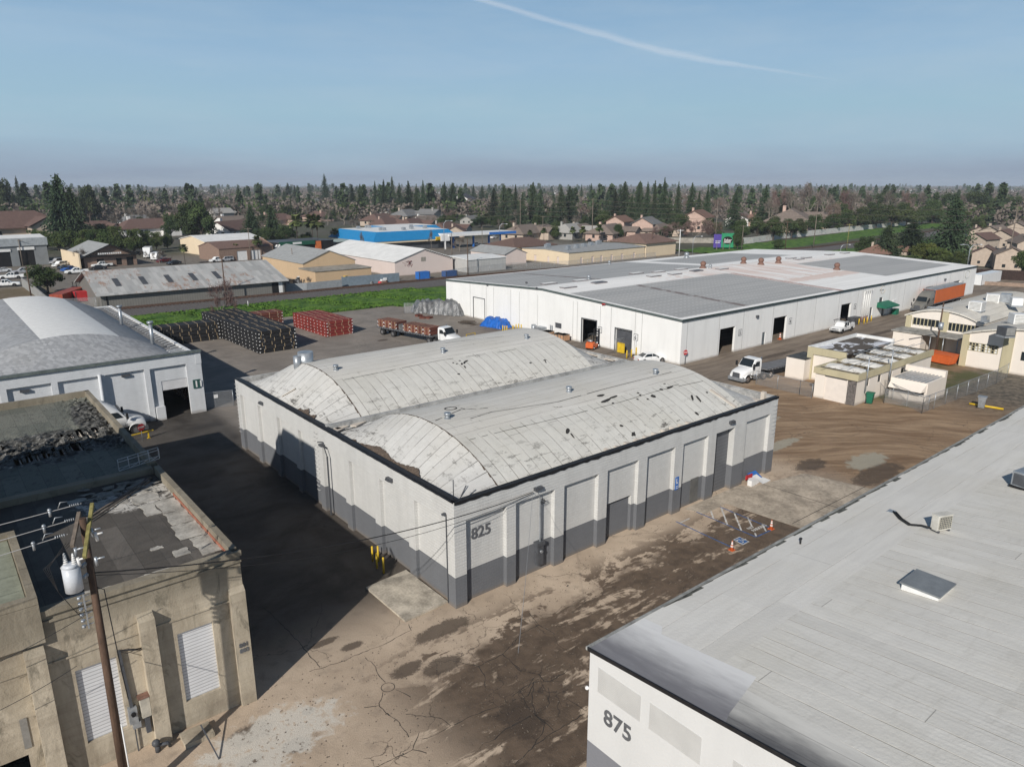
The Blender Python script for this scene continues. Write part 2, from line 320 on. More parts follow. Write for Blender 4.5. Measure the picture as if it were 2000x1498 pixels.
def mat_membrane(name, base, w=.95, axis='X', stain=.5, seam=.06, plen=7.0, streakdir=None, line=.55, patchy=.12, zst=0, ribs=0):
    """roll roofing laid in strips: seams, strip to strip variation, dirt"""
    t = NT(name); p = t.obj(); X, Y, Z = t.sep(p); a, b = (X, Y) if axis == 'X' else (Y, X)
    wob = t.m('MULTIPLY', t.m('SUBTRACT', t.noise(p, .35, 2), .5), .12)
    s = t.m('DIVIDE', t.m('ADD', a, wob), w); fl = t.m('FLOOR', s); fr = t.m('FRACT', s)
    off = t.m('MULTIPLY', t.white(t.comb(fl, 3.3, 0.0)), plen); q = t.m('DIVIDE', t.m('ADD', b, off), plen); ql = t.m('FLOOR', q); qf = t.m('FRACT', q)
    v = t.white(t.comb(fl, ql, 0.0)); v2 = t.white(t.comb(ql, fl, 0.0))
    sv = t.sc(p, 1, .12, 1) if (streakdir or axis) == 'X' else t.sc(p, .12, 1, 1)
    sv2 = t.sc(p, .35, 1, 1) if (streakdir or axis) == 'X' else t.sc(p, 1, .35, 1)
    n1 = t.noise(sv, 2.2, 6, .7); n2 = t.noise(p, .16, 4, .6); n3 = t.noise(p, 6, 4, .7); n4 = t.noise(sv2, 2.2, 6, .75)
    col = t.mix(1.0, base, t.grey(t.m('ADD', 1-patchy, t.m('MULTIPLY', v, patchy*1.6))), 'MULTIPLY')
    col = t.mix(t.m('MULTIPLY', t.ss(n1, .35, .7), .25), col, tuple(c*.6 for c in base)); col = t.mix(t.m('MULTIPLY', t.ss(n2, .4, .7), .22), col, (base[0]*.78, base[1]*.74, base[2]*.64))
    st = t.m('MULTIPLY', t.ss(n4, .53, .62) if zst else t.ss(n4, .56, .66), t.ss(t.m('ADD', t.m('MULTIPLY', n2, .6), t.m('MULTIPLY', n3, .4)), .5-.16*stain, .62))
    if zst: st = t.m('MULTIPLY', st, t.ss(Z, 7.0, 8.5, 1.0, .12))
    col = t.mix(t.m('MULTIPLY', st, min(.92, stain*1.35)), col, (.07, .064, .058))
    if ribs:
        f4 = t.m('FRACT', t.m('MULTIPLY', s, 4.0)); col = t.mix(t.m('MULTIPLY', t.m('MULTIPLY', t.ss(f4, .1, .5, 1.0, 0.0), t.ss(t.noise(sv, .9, 5, .6), .4, .65)), .2), col, (.3, .29, .26)); col = t.mix(t.m('MULTIPLY', t.ss(n4, .5, .7), .22), col, (.36, .34, .3))
    ln = t.m('MULTIPLY', t.ss(fr, 0, seam/w, 1.0, 0.0), t.ss(t.noise(p, .5, 3), .36, .58, .3, 1.0)); l2 = t.m('MULTIPLY', t.ss(qf, 0, .05/plen, 1.0, 0.0), t.m('GREATER_THAN', v2, .6))
    col = t.mix(t.m('MULTIPLY', t.m('MAXIMUM', ln, l2), line), col, (.055, .05, .046))
    return t.done(col, .82, t.m('ADD', n3, t.m('MULTIPLY', ln, -1.5)), .02)
def mat_white_roof():
    t = NT("warehouse_metal_roof"); p = t.pos(); X, Y, Z = t.sep(p)
    n1 = t.noise(t.sc(p, .08, 1, 1), .5, 5, .6); n2 = t.noise(p, .8, 4, .6)
    col = t.mix(t.ss(n1, .35, .7), (.90, .885, .85), (.82, .80, .76))
    rib = t.m('FRACT', t.m('DIVIDE', Y, 1.55)); col = t.mix(t.m('MULTIPLY', t.ss(rib, 0, .12, 1.0, 0.0), .3), col, (.35, .34, .33))
    # rust wash near the ridge and the ventilators
    ru = t.m('MULTIPLY', t.ell(X, Y, 118, 52, 34, 10, n2, .7), t.ss(t.noise(t.sc(p, .9, .12, 1), .6, 5), .35, .65)); col = t.mix(t.m('MULTIPLY', ru, .55), col, (.62, .37, .27))
    ru2 = t.ell(X, Y, 125, 41, 26, 2.0, n2, .5); col = t.mix(t.m('MULTIPLY', ru2, .5), col, (.6, .35, .25))
    g = t.m('MAXIMUM', t.m('MAXIMUM', t.rect(X, Y, 60.6, 104, 31, 53.5), t.rect(X, Y, 60.6, 112, 62.5, 87.6)), t.rect(X, Y, 131, 164, 34, 54, .6))
    g = t.m('MAXIMUM', g, t.rect(X, Y, 116, 150, 66, 84, 1.0))
    u = t.m('FRACT', t.m('DIVIDE', X, 1.0)); v = t.m('FRACT', t.m('DIVIDE', Y, 1.55))
    tiles = t.mix(t.ss(n1, .3, .7), (.36, .355, .34), (.43, .42, .40)); dash = t.m('MULTIPLY', t.ss(v, 0, .14, 1.0, 0.0), t.ss(u, .45, .5)); tiles = t.mix(t.m('MULTIPLY', dash, .9), tiles, (.74, .73, .70))
    gap = t.ss(u, 0, .08, 1.0, 0.0); tiles = t.mix(t.m('MULTIPLY', gap, .35), tiles, (.2, .2, .2))
    tiles = t.mix(t.m('MULTIPLY', t.m('MULTIPLY', t.ss(X, 76, 76.5), t.ss(X, 77.4, 78, 1.0, 0.0)), t.ss(n2, .35, .55)), tiles, (.2, .16, .14))
    col = t.mix(g, col, tiles)
    rl = t.m('MULTIPLY', t.m('MULTIPLY', t.ss(X, 104, 104.3), t.ss(X, 105.6, 105.9, 1.0, 0.0)), t.ss(Y, 52, 54, 1.0, 0.0)); col = t.mix(t.m('MULTIPLY', rl, .85), col, t.mix(t.ss(t.noise(p, 3, 2), .4, .6), (.34, .15, .11), (.6, .5, .45)))
    return t.done(col, .55, t.ss(rib, 0, .2, 1.0, 0.0), .03)
def mat_wallpaint(name, c, c2=None, block=True, dirt=.3, base_dirt=True):
    """painted masonry with faint block courses, rain streaks and dirt near the ground"""
    t = NT(name); p = t.pos(); X, Y, Z = t.sep(p)
    n1 = t.noise(t.sc(p, 1, 1, .12), .9, 5, .6); n2 = t.noise(p, .5, 4); n3 = t.noise(p, 9, 3, .6); al = t.m('ADD', X, Y)
    col = t.mix(t.m('MULTIPLY', t.ss(n1, .4, .75), dirt), c, tuple(x*.72 for x in c)); col = t.mix(t.m('MULTIPLY', t.ss(n2, .4, .7), .25), col, tuple(x*.86 for x in c))
    h = n3
    if block:
        zc = t.m('FRACT', t.m('DIVIDE', Z, .2)); row = t.m('FLOOR', t.m('DIVIDE', Z, .2)); xc = t.m('FRACT', t.m('ADD', t.m('DIVIDE', al, .4), t.m('MULTIPLY', row, .5)))
        j = t.m('MAXIMUM', t.ss(zc, 0, .1, 1.0, 0.0), t.ss(xc, 0, .06, 1.0, 0.0)); col = t.mix(t.m('MULTIPLY', j, .13), col, tuple(x*.5 for x in c)); h = t.m('SUBTRACT', n3, j)
        col = t.mix(1.0, col, t.grey(t.m('ADD', .965, t.m('MULTIPLY', t.white(t.comb(row, t.m('FLOOR', t.m('ADD', t.m('DIVIDE', al, .4), t.m('MULTIPLY', row, .5))), 0.0)), .05))), 'MULTIPLY')
    if base_dirt: col = t.mix(t.m('MULTIPLY', t.ss(t.m('ADD', Z, t.m('MULTIPLY', n2, .5)), .25, .65, 1.0, 0.0), .55), col, c2 or (.2, .165, .13))
    return t.done(col, .75, h, .012)
def mat_concrete():
    t = NT("weathered_concrete"); p = t.pos(); X, Y, Z = t.sep(p)
    n1 = t.noise(t.sc(p, 1, 1, .25), .55, 6, .65, .6); n2 = t.noise(t.sc(p, .25, .25, 1.6), .8, 5, .65); n3 = t.noise(p, 7, 4, .65)
    col = t.mix(t.ss(n1, .3, .7), (.27, .23, .172), (.49, .43, .335)); col = t.mix(t.m('MULTIPLY', t.ss(n2, .45, .72), .45), col, (.2, .165, .125))
    top = t.ss(t.m('ADD', Z, t.m('MULTIPLY', n1, 2.2)), 7.4, 8.6); col = t.mix(t.m('MULTIPLY', top, .55), col, (.13, .118, .09))
    fo = t.m('FRACT', t.m('DIVIDE', Z, 1.22)); col = t.mix(t.m('MULTIPLY', t.ss(fo, 0, .022, 1.0, 0.0), .35), col, (.12, .1, .075))
    dk = t.m('MULTIPLY', t.ss(t.noise(t.sc(p, 1, 1, .45), 1.1, 6, .72, 1.0), .54, .68), .6); col = t.mix(dk, col, (.1, .09, .068)); col = t.mix(t.m('MULTIPLY', t.ss(n3, .6, .8), .25), col, (.1, .085, .065))
    return t.done(col, .9, n3, .03)
def mat_ruinroof(name, north):
    """old built-up roofing: torn felt, bare light patches"""
    t = NT(name); p = t.pos(); X, Y, Z = t.sep(p)
    n1 = t.noise(p, .45, 6, .68, 1.0); n2 = t.noise(p, 2.4, 5, .7, .6); n3 = t.noise(p, 9, 3)
    fr = t.m('FRACT', t.m('DIVIDE', X, 1.0)); fl = t.m('FLOOR', t.m('DIVIDE', X, 1.0)); v = t.white(t.comb(fl, t.m('FLOOR', t.m('DIVIDE', Y, 3.7)), 0.0))
    if north:
        col = t.mix(v, (.125, .132, .112), (.175, .178, .15)); col = t.mix(t.m('MULTIPLY', t.ss(n2, .5, .68), .6), col, (.06, .056, .048))
        dmg = t.ell(X, Y, -17, 23.3, 7, 3.6, n1, .7); d2 = t.ell(X, Y, -13.3, 28, 1.3, 6, n1, .6); dm = t.m('MAXIMUM', dmg, d2)
        col = t.mix(t.m('MULTIPLY', dm, .9), col, t.mix(t.ss(n2, .42, .6), (.014, .013, .013), (.15, .148, .14)))
        col = t.mix(t.m('MULTIPLY', t.m('MULTIPLY', dmg, t.ss(n2, .62, .68)), .9), col, (.52, .46, .41))
    else:
        col = t.mix(v, (.085, .076, .066), (.135, .122, .108)); col = t.mix(t.m('MULTIPLY', t.ss(n1, .4, .7), .6), col, (.045, .042, .038))
        bare = t.m('MULTIPLY', t.ell(X, Y, -14.5, 10.8, 2.6, 2.0, n1, .8), t.ss(n2, .44, .52))
        col = t.mix(t.m('MULTIPLY', bare, .92), col, t.mix(t.ss(n2, .3, .7), (.42, .395, .35), (.58, .56, .52)))
    ln = t.ss(fr, 0, .05, 1.0, 0.0); col = t.mix(t.m('MULTIPLY', ln, .5), col, (.03, .028, .025))
    return t.done(col, .85, t.m('ADD', n2, n3), .06 if north else .02)
def mat_leaf(name, c, c2, rv=.5):
    t = NT(name); n = t.noise(t.obj(), .9, 3, .6); r = t.rand()
    col = t.mix(t.ss(n, .35, .65), c, c2); col = t.mix(1.0, col, t.grey(t.m('ADD', 1-rv/2, t.m('MULTIPLY', r, rv))), 'MULTIPLY')
    hs = t.n("ShaderNodeHueSaturation"); t.L(col, hs.inputs["Color"]); t.L(t.m('ADD', .48, t.m('MULTIPLY', t.m('FRACT', t.m('MULTIPLY', r, 7.3)), .04)), hs.inputs["Hue"]); hs.inputs["Saturation"].default_value = .95
    return t.done(hs.outputs[0], .85)
def mat_rusty():
    t = NT("rusty_corrugated_roof"); p = t.obj(); X, Y, Z = t.sep(p)
    n1 = t.noise(t.sc(p, 1, .25, 1), 1.3, 6, .75, .4); n2 = t.noise(p, .12, 3); v = t.white(t.comb(t.m('FLOOR', t.m('DIVIDE', X, .8)), t.m('FLOOR', t.m('DIVIDE', Y, 3.2)), 0.0))
    col = t.mix(v, (.30, .305, .30), (.44, .44, .43)); col = t.mix(t.m('MULTIPLY', t.ss(t.m('ADD', t.m('MULTIPLY', n1, .7), t.m('MULTIPLY', n2, .3)), .53, .62), .75), col, (.27, .15, .095))
    f = t.m('FRACT', t.m('DIVIDE', X, .27)); return t.done(col, .6, t.ss(f, .2, .8), .03)
m = {}
m['yard'] = mat_yard(); m['land'] = mat_land(); m['conc'] = mat_concrete()
m['wall825'] = mat_wallpaint("light_grey_paint", (.56, .56, .545), dirt=.36, base_dirt=False); m['dark825'] = mat_wallpaint("dark_grey_paint", (.148, .155, .168), dirt=.25)
m['wall875'] = mat_wallpaint("pale_grey_paint", (.60, .605, .60), block=False, dirt=.12); m['dark875'] = mat_wallpaint("slate_grey_paint", (.2, .205, .225), block=False, dirt=.15)
m['wall11'] = mat_wallpaint("white_block_paint", (.60, .62, .64), dirt=.4); m['whitewall'] = mat_wallpaint("white_tilt_wall_paint", (.76, .76, .745), block=False, dirt=.3)
m['creamw'] = mat_wallpaint("cream_stucco", (.74, .68, .61), block=False, dirt=.16); m['olive'] = mat_wallpaint("olive_beige_trim_paint", (.47, .42, .28), block=False, dirt=.5, base_dirt=False)
m['memX'] = mat_membrane("grey_roll_roofing_slope", (.60, .59, .55), axis='X', stain=.95, line=.9, seam=.085, zst=1, patchy=.05); m['memY'] = mat_membrane("grey_roll_roofing_crown", (.62, .605, .565), axis='Y', stain=.22, seam=.07, plen=9, line=.7, patchy=.05)
m['memA'] = mat_membrane("silver_coated_apron", (.545, .54, .52), axis='Y', stain=1.0, line=.9, seam=.08, zst=1, patchy=.05, plen=30); m['mem875'] = mat_membrane("pale_roll_roofing", (.68, .665, .62), axis='X', stain=.0, seam=.07, plen=17, line=.75, patchy=.07, ribs=1)
m['mem875y'] = mat_membrane("pale_roll_roofing_edge", (.69, .675, .635), axis='Y', patchy=.06, seam=.07, w=2.1, stain=.0, plen=6, line=.45)
m['white_roof'] = mat_white_roof(); m['rusty'] = mat_rusty()
m['ruinN'] = mat_ruinroof("torn_green_felt", True); m['ruinS'] = mat_ruinroof("patched_dark_felt", False)
m['black'] = M("black_metal_trim", (.018, .018, .02), .5, .3); m['dark'] = M("dark_interior", (.012, .012, .013), .9, .1); m['steel'] = M("galvanised_steel", (.42, .45, .48), .4, .25, metal=.5)
m['white'] = M("white_paint", (.74, .74, .73), .45, .08); m['wglossy'] = M("white_vehicle_paint", (.75, .76, .76), .25, .05, spec=.5); m['glass'] = M("dark_glass", (.02, .026, .03), .08, .05, spec=.6)
m['rubber'] = M("tyre_rubber", (.022, .022, .023), .85, .2); m['yellow'] = M("yellow_paint", (.68, .46, .03), .5, .2); m['orange'] = M("orange_paint", (.62, .13, .035), .5, .12); m['red'] = M("red_paint", (.5, .035, .04), .5, .15)
m['blue'] = M("blue_paint", (.03, .15, .48), .6, .12); m['green'] = M("green_paint", (.015, .14, .085), .55, .15); m['wood'] = M("weathered_pole_wood", (.115, .072, .05), .85, .35, 3, streak=True); m['woodg'] = M("grey_pole_wood", (.2, .165, .135), .85, .3, 3, streak=True)
m['dgrey'] = M("dark_grey_metal", (.085, .09, .1), .5, .2); m['rolldoor'] = M("slatted_grey_door", (.125, .132, .145), .55, .12); m['wroll'] = M("white_roll_shutter", (.62, .62, .63), .45, .12); m['num'] = M("grey_number_paint", (.13, .135, .145), .7, .25)
m['cement'] = M("pale_concrete", (.36, .335, .29), .9, .3, .6); m['foam'] = M("pinkish_roof_coating", (.60, .54, .47), .85, .12); m['patchw'] = M("white_roof_coating", (.76, .76, .74), .7, .08); m['tar'] = M("black_tar_patch", (.04, .038, .036), .8, .2)
m['silver'] = None
m['debris'] = M("brown_leaf_litter", (.15, .115, .09), .95, .35, 6, bump=.05); m['ballast'] = M("grey_gravel_ballast", (.155, .145, .14), .95, .35, 4, bump=.08); m['rail'] = M("rusty_rail", (.12, .07, .05), .7, .3); m['tie'] = M("rail_ties", (.085, .058, .045), .9, .3, 2)
m['asph'] = M("street_asphalt", (.085, .084, .082), .9, .25, .3); m['wire'] = M("black_wire", (.02, .02, .022), .6, .1); m['wirel'] = M("aluminium_wire", (.42, .42, .42), .5, .1)
m['chrome'] = M("chrome", (.55, .56, .58), .2, .1, metal=.9); m['rustv'] = M("rusted_ventilator", (.23, .13, .10), .7, .3, 4); m['bark'] = M("bark", (.085, .068, .055), .95, .3, 4); m['barkl'] = M("pale_bark", (.27, .235, .2), .95, .25, 4)
m['chain'] = None
def mat_mesh(name, c, cell=.12, th=.16):
    t = NT(name); p = t.pos(); X, Y, Z = t.sep(p); h = t.m('ADD', X, Y); a = t.m('FRACT', t.m('DIVIDE', t.m('ADD', h, Z), cell)); b = t.m('FRACT', t.m('DIVIDE', t.m('SUBTRACT', h, Z), cell))
    t.set(t.b.inputs["Alpha"], t.m('MAXIMUM', t.m('LESS_THAN', a, th), t.m('LESS_THAN', b, th))); return t.done(c, .5, metal=.4)
m['chain'] = mat_mesh("chain_link", (.4, .41, .42)); m['chaind'] = mat_mesh("dark_wire_mesh", (.12, .12, .13), .1, .25)
def mat_silver():
    t = NT("silver_roof_patch"); p = t.pos(); X, Y, Z = t.sep(p); n = t.noise(t.sc(p, 1, .18, 1), 1.4, 6, .65); n2 = t.noise(p, .5, 3)
    f = t.ss(t.m('ADD', X, t.m('MULTIPLY', t.m('SUBTRACT', n, .5), 2.6)), -3.0, -.2); col = t.mix(f, (.20, .195, .205), (.74, .735, .72)); col = t.mix(t.m('MULTIPLY', t.ss(n, .5, .8), .3), col, (.25, .25, .28))
    return t.done(col, .5, n, .01)
m['silver'] = mat_silver()
def mat_stain875():
    t = NT("sooty_roofing"); p = t.pos(); X, Y, Z = t.sep(p); n = t.noise(t.sc(p, 1, .2, 1), 1.2, 6, .65); f = t.ss(t.m('ADD', X, t.m('MULTIPLY', t.m('SUBTRACT', n, .5), 2.4)), -3.4, -1.2)
    s = t.m('FRACT', t.m('DIVIDE', X, .95)); col = t.mix(f, (.1, .1, .105), (.66, .645, .60)); col = t.mix(t.m('MULTIPLY', t.ss(s, 0, .05, 1.0, 0.0), .5), col, (.06, .055, .05)); return t.done(col, .7, n, .02)
m['soot'] = mat_stain875()
def mat_shingle():
    t = NT("grey_shingles"); p = t.obj(); X, Y, Z = t.sep(p); a = t.m('FLOOR', t.m('DIVIDE', t.m('ADD', X, Y), .35)); b = t.m('FLOOR', t.m('DIVIDE', t.m('SUBTRACT', Y, X), .5)); v = t.white(t.comb(a, b, 0.0))
    n = t.noise(p, .3, 4); col = t.mix(v, (.25, .258, .27), (.36, .37, .385)); col = t.mix(t.m('MULTIPLY', t.ss(n, .4, .7), .2), col, (.24, .235, .22)); return t.done(col, .8, v, .02)
m['shingle'] = mat_shingle()
def mat_slats(name, c, pitch=.11, dk=.35, axis=2):
    t = NT(name); s = t.sep(t.pos()); f = t.m('FRACT', t.m('DIVIDE', s[axis] if axis < 3 else t.m('ADD', s[0], s[1]), pitch)); k = t.ss(f, .0, .3, 1.0, 0.0); n = t.noise(t.pos(), .8, 3)
    return t.done(t.mix(t.m('MULTIPLY', k, .75), t.mix(t.ss(n, .3, .7), tuple(x*.9 for x in c), c), tuple(x*dk for x in c)), .5, f, .02)
m['slatw'] = mat_slats("white_slatted_shutter", (.70, .71, .73), .17, .22); m['slatd'] = mat_slats("dark_slatted_door", (.135, .142, .155), .3, .55); m['corrg'] = mat_slats("grey_ribbed_siding", (.185, .18, .165), .5, .7, 3); m['corrw'] = mat_slats("pale_ribbed_siding", (.45, .45, .44), .6, .7, 3)
m['orslat'] = mat_slats("orange_ribbed_steel", (.58, .14, .04), .4, .7, 3); m['slate'] = mat_slats("blue_metal_roof", (.018, .20, .44), .6, .8, 3)
m['foilg'] = M("grey_tarpaulin", (.23, .235, .24), .3, .4, 1.2, metal=.25, bump=.1); m['foilb'] = M("blue_tarpaulin", (.02, .13, .5), .35, .25, 1.5)
# ---------------------------------------------------------------- ground
def struct(name, mb, mat_, label=None, parent=None):
    o = mb.build(name, mat_, parent); o["kind"] = "structure"
    if label: o["label"] = label
    return o
g_ = MB(); Rr = 9000
g_.face([(-Rr, -Rr, -.03), (Rr, -Rr, -.03), (Rr, Rr, -.03), (-Rr, Rr, -.03)]); struct("ground", g_, m['land'])
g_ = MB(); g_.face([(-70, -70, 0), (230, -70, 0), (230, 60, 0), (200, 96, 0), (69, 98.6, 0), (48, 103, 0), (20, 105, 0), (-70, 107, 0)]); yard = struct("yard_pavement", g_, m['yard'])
# traced cracks in the yard (flat strips a few mm above the surface)
def crack(mb, pts, w=.035):
    q = [G(x, y, .006) for x, y in pts]
    out = [q[0]]
    for a, b in zip(q, q[1:]):
        n = max(2, int((b-a).length/.25))
        for i in range(1, n+1):
            p = a.lerp(b, i/n); j = .05 if i < n else 0
            out.append(Vector((p.x+rnd.uniform(-j, j), p.y+rnd.uniform(-j, j), .006)))
    for a, b in zip(out, out[1:]):
        d = (b-a); 
        if d.length < 1e-4: continue
        s = Vector((-d.y, d.x, 0)).normalized(); w1 = w*rnd.uniform(.35, 1.1)/2; w2 = w*rnd.uniform(.35, 1.1)/2
        mb.face([a-s*w1, b-s*w2, b+s*w2, a+s*w1])
cr = MB(); Z6 = lambda ox, oy, k, L: [(ox+a/k, oy+b/k) for a, b in L]
for L in ([(480, 745), (390, 640), (250, 480), (60, 300)], [(1165, 470), (1080, 510), (960, 575), (800, 635), (640, 705), (400, 780)], [(1165, 470), (1145, 425)], [(820, 675), (880, 725), (930, 820), (970, 860)],
          [(950, 935), (925, 1040), (1000, 1110)], [(810, 1050), (920, 1035)], [(1050, 915), (1160, 970)], [(985, 1090), (1075, 1160), (1145, 1270)], [(1125, 1100), (1240, 1110), (1390, 1130), (1460, 1185)], [(1250, 1285), (1370, 1240), (1460, 1185), (1620, 1110), (1760, 1060), (1860, 1040)],
          [(900, 1497), (1060, 1415), (1175, 1365), (1280, 1390)], [(1175, 1365), (1225, 1230)], [(1790, 1290), (1870, 1210), (1997, 1150)], [(1480, 700), (1670, 740), (1720, 830), (1720, 900)], [(1670, 740), (1850, 650), (1950, 540)], [(1850, 650), (1990, 780)]):
    crack(cr, Z6(500, 1108, 3.84, L), .045)
for L in ([(0, 1185), (130, 1115), (180, 1110), (310, 1220)], [(20, 1480), (170, 1330), (260, 1265), (545, 1095)], [(410, 980), (545, 1070)], [(0, 970), (100, 890), (160, 860), (290, 850), (410, 780)], [(160, 860), (150, 1000), (180, 1110)], [(0, 1000), (120, 960), (160, 860)], [(60, 930), (130, 1060), (180, 1110)], [(150, 1350), (230, 1240), (250, 1160), (180, 1110)],
          [(130, 340), (200, 430), (320, 500)], [(0, 590), (60, 500), (200, 430)], [(60, 760), (0, 720)], [(170, 820), (120, 900), (60, 930)], [(240, 850), (200, 800), (120, 780)], [(270, 900), (280, 1020), (180, 1110)]):
    crack(cr, Z6(1000, 1108, 3.84, L), .045)
cr.build("cracks", m['tar'], yard)
ring = MB(); c0 = G(757.6, 1341.5, .007)
for i in range(28):
    a0 = 2*math.pi*i/28; a1 = 2*math.pi*(i+1)/28; rr = .36
    ring.face([(c0.x+rr*math.cos(a0), c0.y+rr*math.sin(a0), .007), (c0.x+rr*math.cos(a1), c0.y+rr*math.sin(a1), .007), (c0.x+(rr-.035)*math.cos(a1), c0.y+(rr-.035)*math.sin(a1), .007), (c0.x+(rr-.035)*math.cos(a0), c0.y+(rr-.035)*math.sin(a0), .007)])
ring.build("manhole_joint", m['tar'], yard)
def slab(name, pts, z, mat_, joints=()):
    mb = MB(); top = [Vector((p[0], p[1], z)) for p in pts]; mb.face(top)
    for a, b in zip(top, top[1:]+top[:1]): mb.face([a, b, (b.x, b.y, 0), (a.x, a.y, 0)])
    return struct(name, mb, mat_)
slab("concrete_pad", [(-3.1, 5.5), (-3.1, .75), (.0, .9), (.0, 5.75)], .13, M('pale_pad_concrete', (.52, .465, .38), .9, .35, .9))
m['apron'] = M("driveway_concrete", (.50, .43, .345), .9, .35, .5)
slab("concrete_apron", [(22.0, 0), (22.6, -1.6), (25.4, -1.5), (26.5, -12.5), (37.8, -12.5), (37.3, -7.2), (36.2, -2.2), (30.2, -.9), (29.2, 0)], .012, m['apron'])
g_ = MB(); ap = [G(1560, 830, .02)]
jn = MB(); jn.beam((26.2, -6.8, .018), (37.5, -7.0, .018), .05, .006); jn.beam((31.2, -1.2, .018), (31.8, -12, .018), .05, .006); jn.build("pavement_joints", m['tar'], yard)
# ---------------------------------------------------------------- painted parking bay markings
def stripe(mb, a, b, w, z=.008):
    a = Vector((a.x, a.y, z)); b = Vector((b.x, b.y, z)); d = (b-a).normalized(); s = Vector((-d.y, d.x, 0))*w/2
    mb.face([a-s, b-s, b+s, a+s])
bl = MB(); wh = MB(); K = lambda a, b: G(1250+a/3.84, 800+b/3.84)
for a, b in (((270, 838), (705, 1040)), ((420, 765), (870, 955)), ((555, 710), (1000, 895)), ((870, 955), (1000, 895))): stripe(bl, K(*a), K(*b), .1)
for a, b in (((445, 757), (455, 780)), ((520, 727), (552, 820)), ((608, 732), (655, 862)), ((705, 768), (762, 910)), ((808, 808), (842, 880)), ((915, 855), (945, 912)), ((862, 925), (872, 950))): stripe(wh, K(*a), K(*b), .12)
stripe(wh, K(298, 850), K(372, 815), .12)
m['pblue'] = M("worn_blue_marking", (.06, .17, .42), .8, .45, 5); m['pwhite'] = M("worn_white_marking", (.68, .67, .64), .8, .35, 5)
mk = struct("parking_markings", bl, m['pblue'])
wh.build("white_stripes", m['pwhite'], mk)
A = K(697, 975); B = K(745, 952); C_ = K(823, 990); D = K(770, 1015)
sg = MB(); sg.face([(p.x, p.y, .008) for p in (A, B, C_, D)]); sg.build("white_square", m['pwhite'], mk)
cen = (A+B+C_+D)/4; sg = MB(); sg.face([(cen+(p-cen)*.82).to_tuple()[:2]+(.011,) for p in (A, B, C_, D)]); sg.build("blue_square", m['pblue'], mk)
ex = (A-D).normalized(); ey = (B-A).normalized(); S = lambda u, v: (cen.x+ex.x*u+ey.x*v, cen.y+ex.y*u+ey.y*v, .015)
wc = MB()
def arc(cx, cy, r, a0, a1, wd, n=14):
    for i in range(n):
        t0 = a0+(a1-a0)*i/n; t1 = a0+(a1-a0)*(i+1)/n
        wc.face([S(cx+r*math.cos(t0), cy+r*math.sin(t0)), S(cx+r*math.cos(t1), cy+r*math.sin(t1)), S(cx+(r-wd)*math.cos(t1), cy+(r-wd)*math.sin(t1)), S(cx+(r-wd)*math.cos(t0), cy+(r-wd)*math.sin(t0))])
q = .62
arc(-.05*q, -.25*q, .42*q, R(120), R(400), .1*q); arc(-.1*q, .72*q, .12*q, 0, R(360), .12*q, 10)
for (u0, v0, u1, v1) in ((-.1, .58, -.08, .0), (-.08, .0, .32, .0), (.32, .0, .45, -.45), (-.09, .32, .22, .3)):
    a = Vector(S(u0*q, v0*q)); b = Vector(S(u1*q, v1*q)); d = (b-a).normalized(); s = Vector((-d.y, d.x, 0))*.05*q; wc.face([a-s, b-s, b+s, a+s])
wc.build("wheelchair_symbol", m['pwhite'], mk)
tp = K(836, 912); tq = K(905, 880); an = math.atan2(tq.y-tp.y, tq.x-tp.x)
text("no_parking_words", "NO\nPARKING", .40, m['pwhite'], mk, (tp.x+.1, tp.y+.25, .01), (0, 0, an), .012, .001)
# ---------------------------------------------------------------- warehouse 825
B1 = empty("painted_warehouse", (17, 18, 0), 0, "long grey two-tone block warehouse with twin humped roofs and number 825", "warehouse")
H1 = 6.96; wx, wy = 34.4, 36.2; SP = 2.08
south = [(.85, 3.95), (4.7, 8.0), (8.85, 12.1), (13.0, 16.25), (17.2, 20.4), (21.4, 24.55), (25.6, 28.9), (29.8, 33.35)]
hs = []
for i, (a, b) in enumerate(south):
    if i == 3: hs.append((a, b, 0, 5.58, .3, None))
    elif i == 6: hs.append((a, b-.75, 0, 5.5, .55, (2, 2)))
    else: hs.append((a, b, 0, 5.58, .33, (0, 1)))
mb = MB(); wall(mb, (0, 0), (1, 0), wx, H1, hs, split=SP)
west = [(.85, 4.4)]+[(.75+4.4*k+.05, 4.4*(k+1)) for k in range(1, 8)]
hs = [(wy-b, wy-a, 0, 5.6, .26, (0, 1)) for a, b in [(a, min(b, wy-.9)) for a, b in west]]
wall(mb, (0, wy), (0, -1), wy, H1, hs, split=SP)
wall(mb, (wx, 0), (0, 1), wy, H1, (), split=SP); wall(mb, (wx, wy), (-1, 0), wx, H1, (), split=SP)
mb.box(13.0, 16.25, .3, .8, 2.85, 5.58, 0); mb.box(15.92, 16.25, .302, .8, SP, 2.849, 0); mb.box(15.92, 16.25, .302, .8, 0, SP-.001, 1); mb.box(13.0, 15.92, .55, .8, 0, 2.849, 1)
mb.build("wall", [m['wall825'], m['dark825'], m['slatd']], B1)
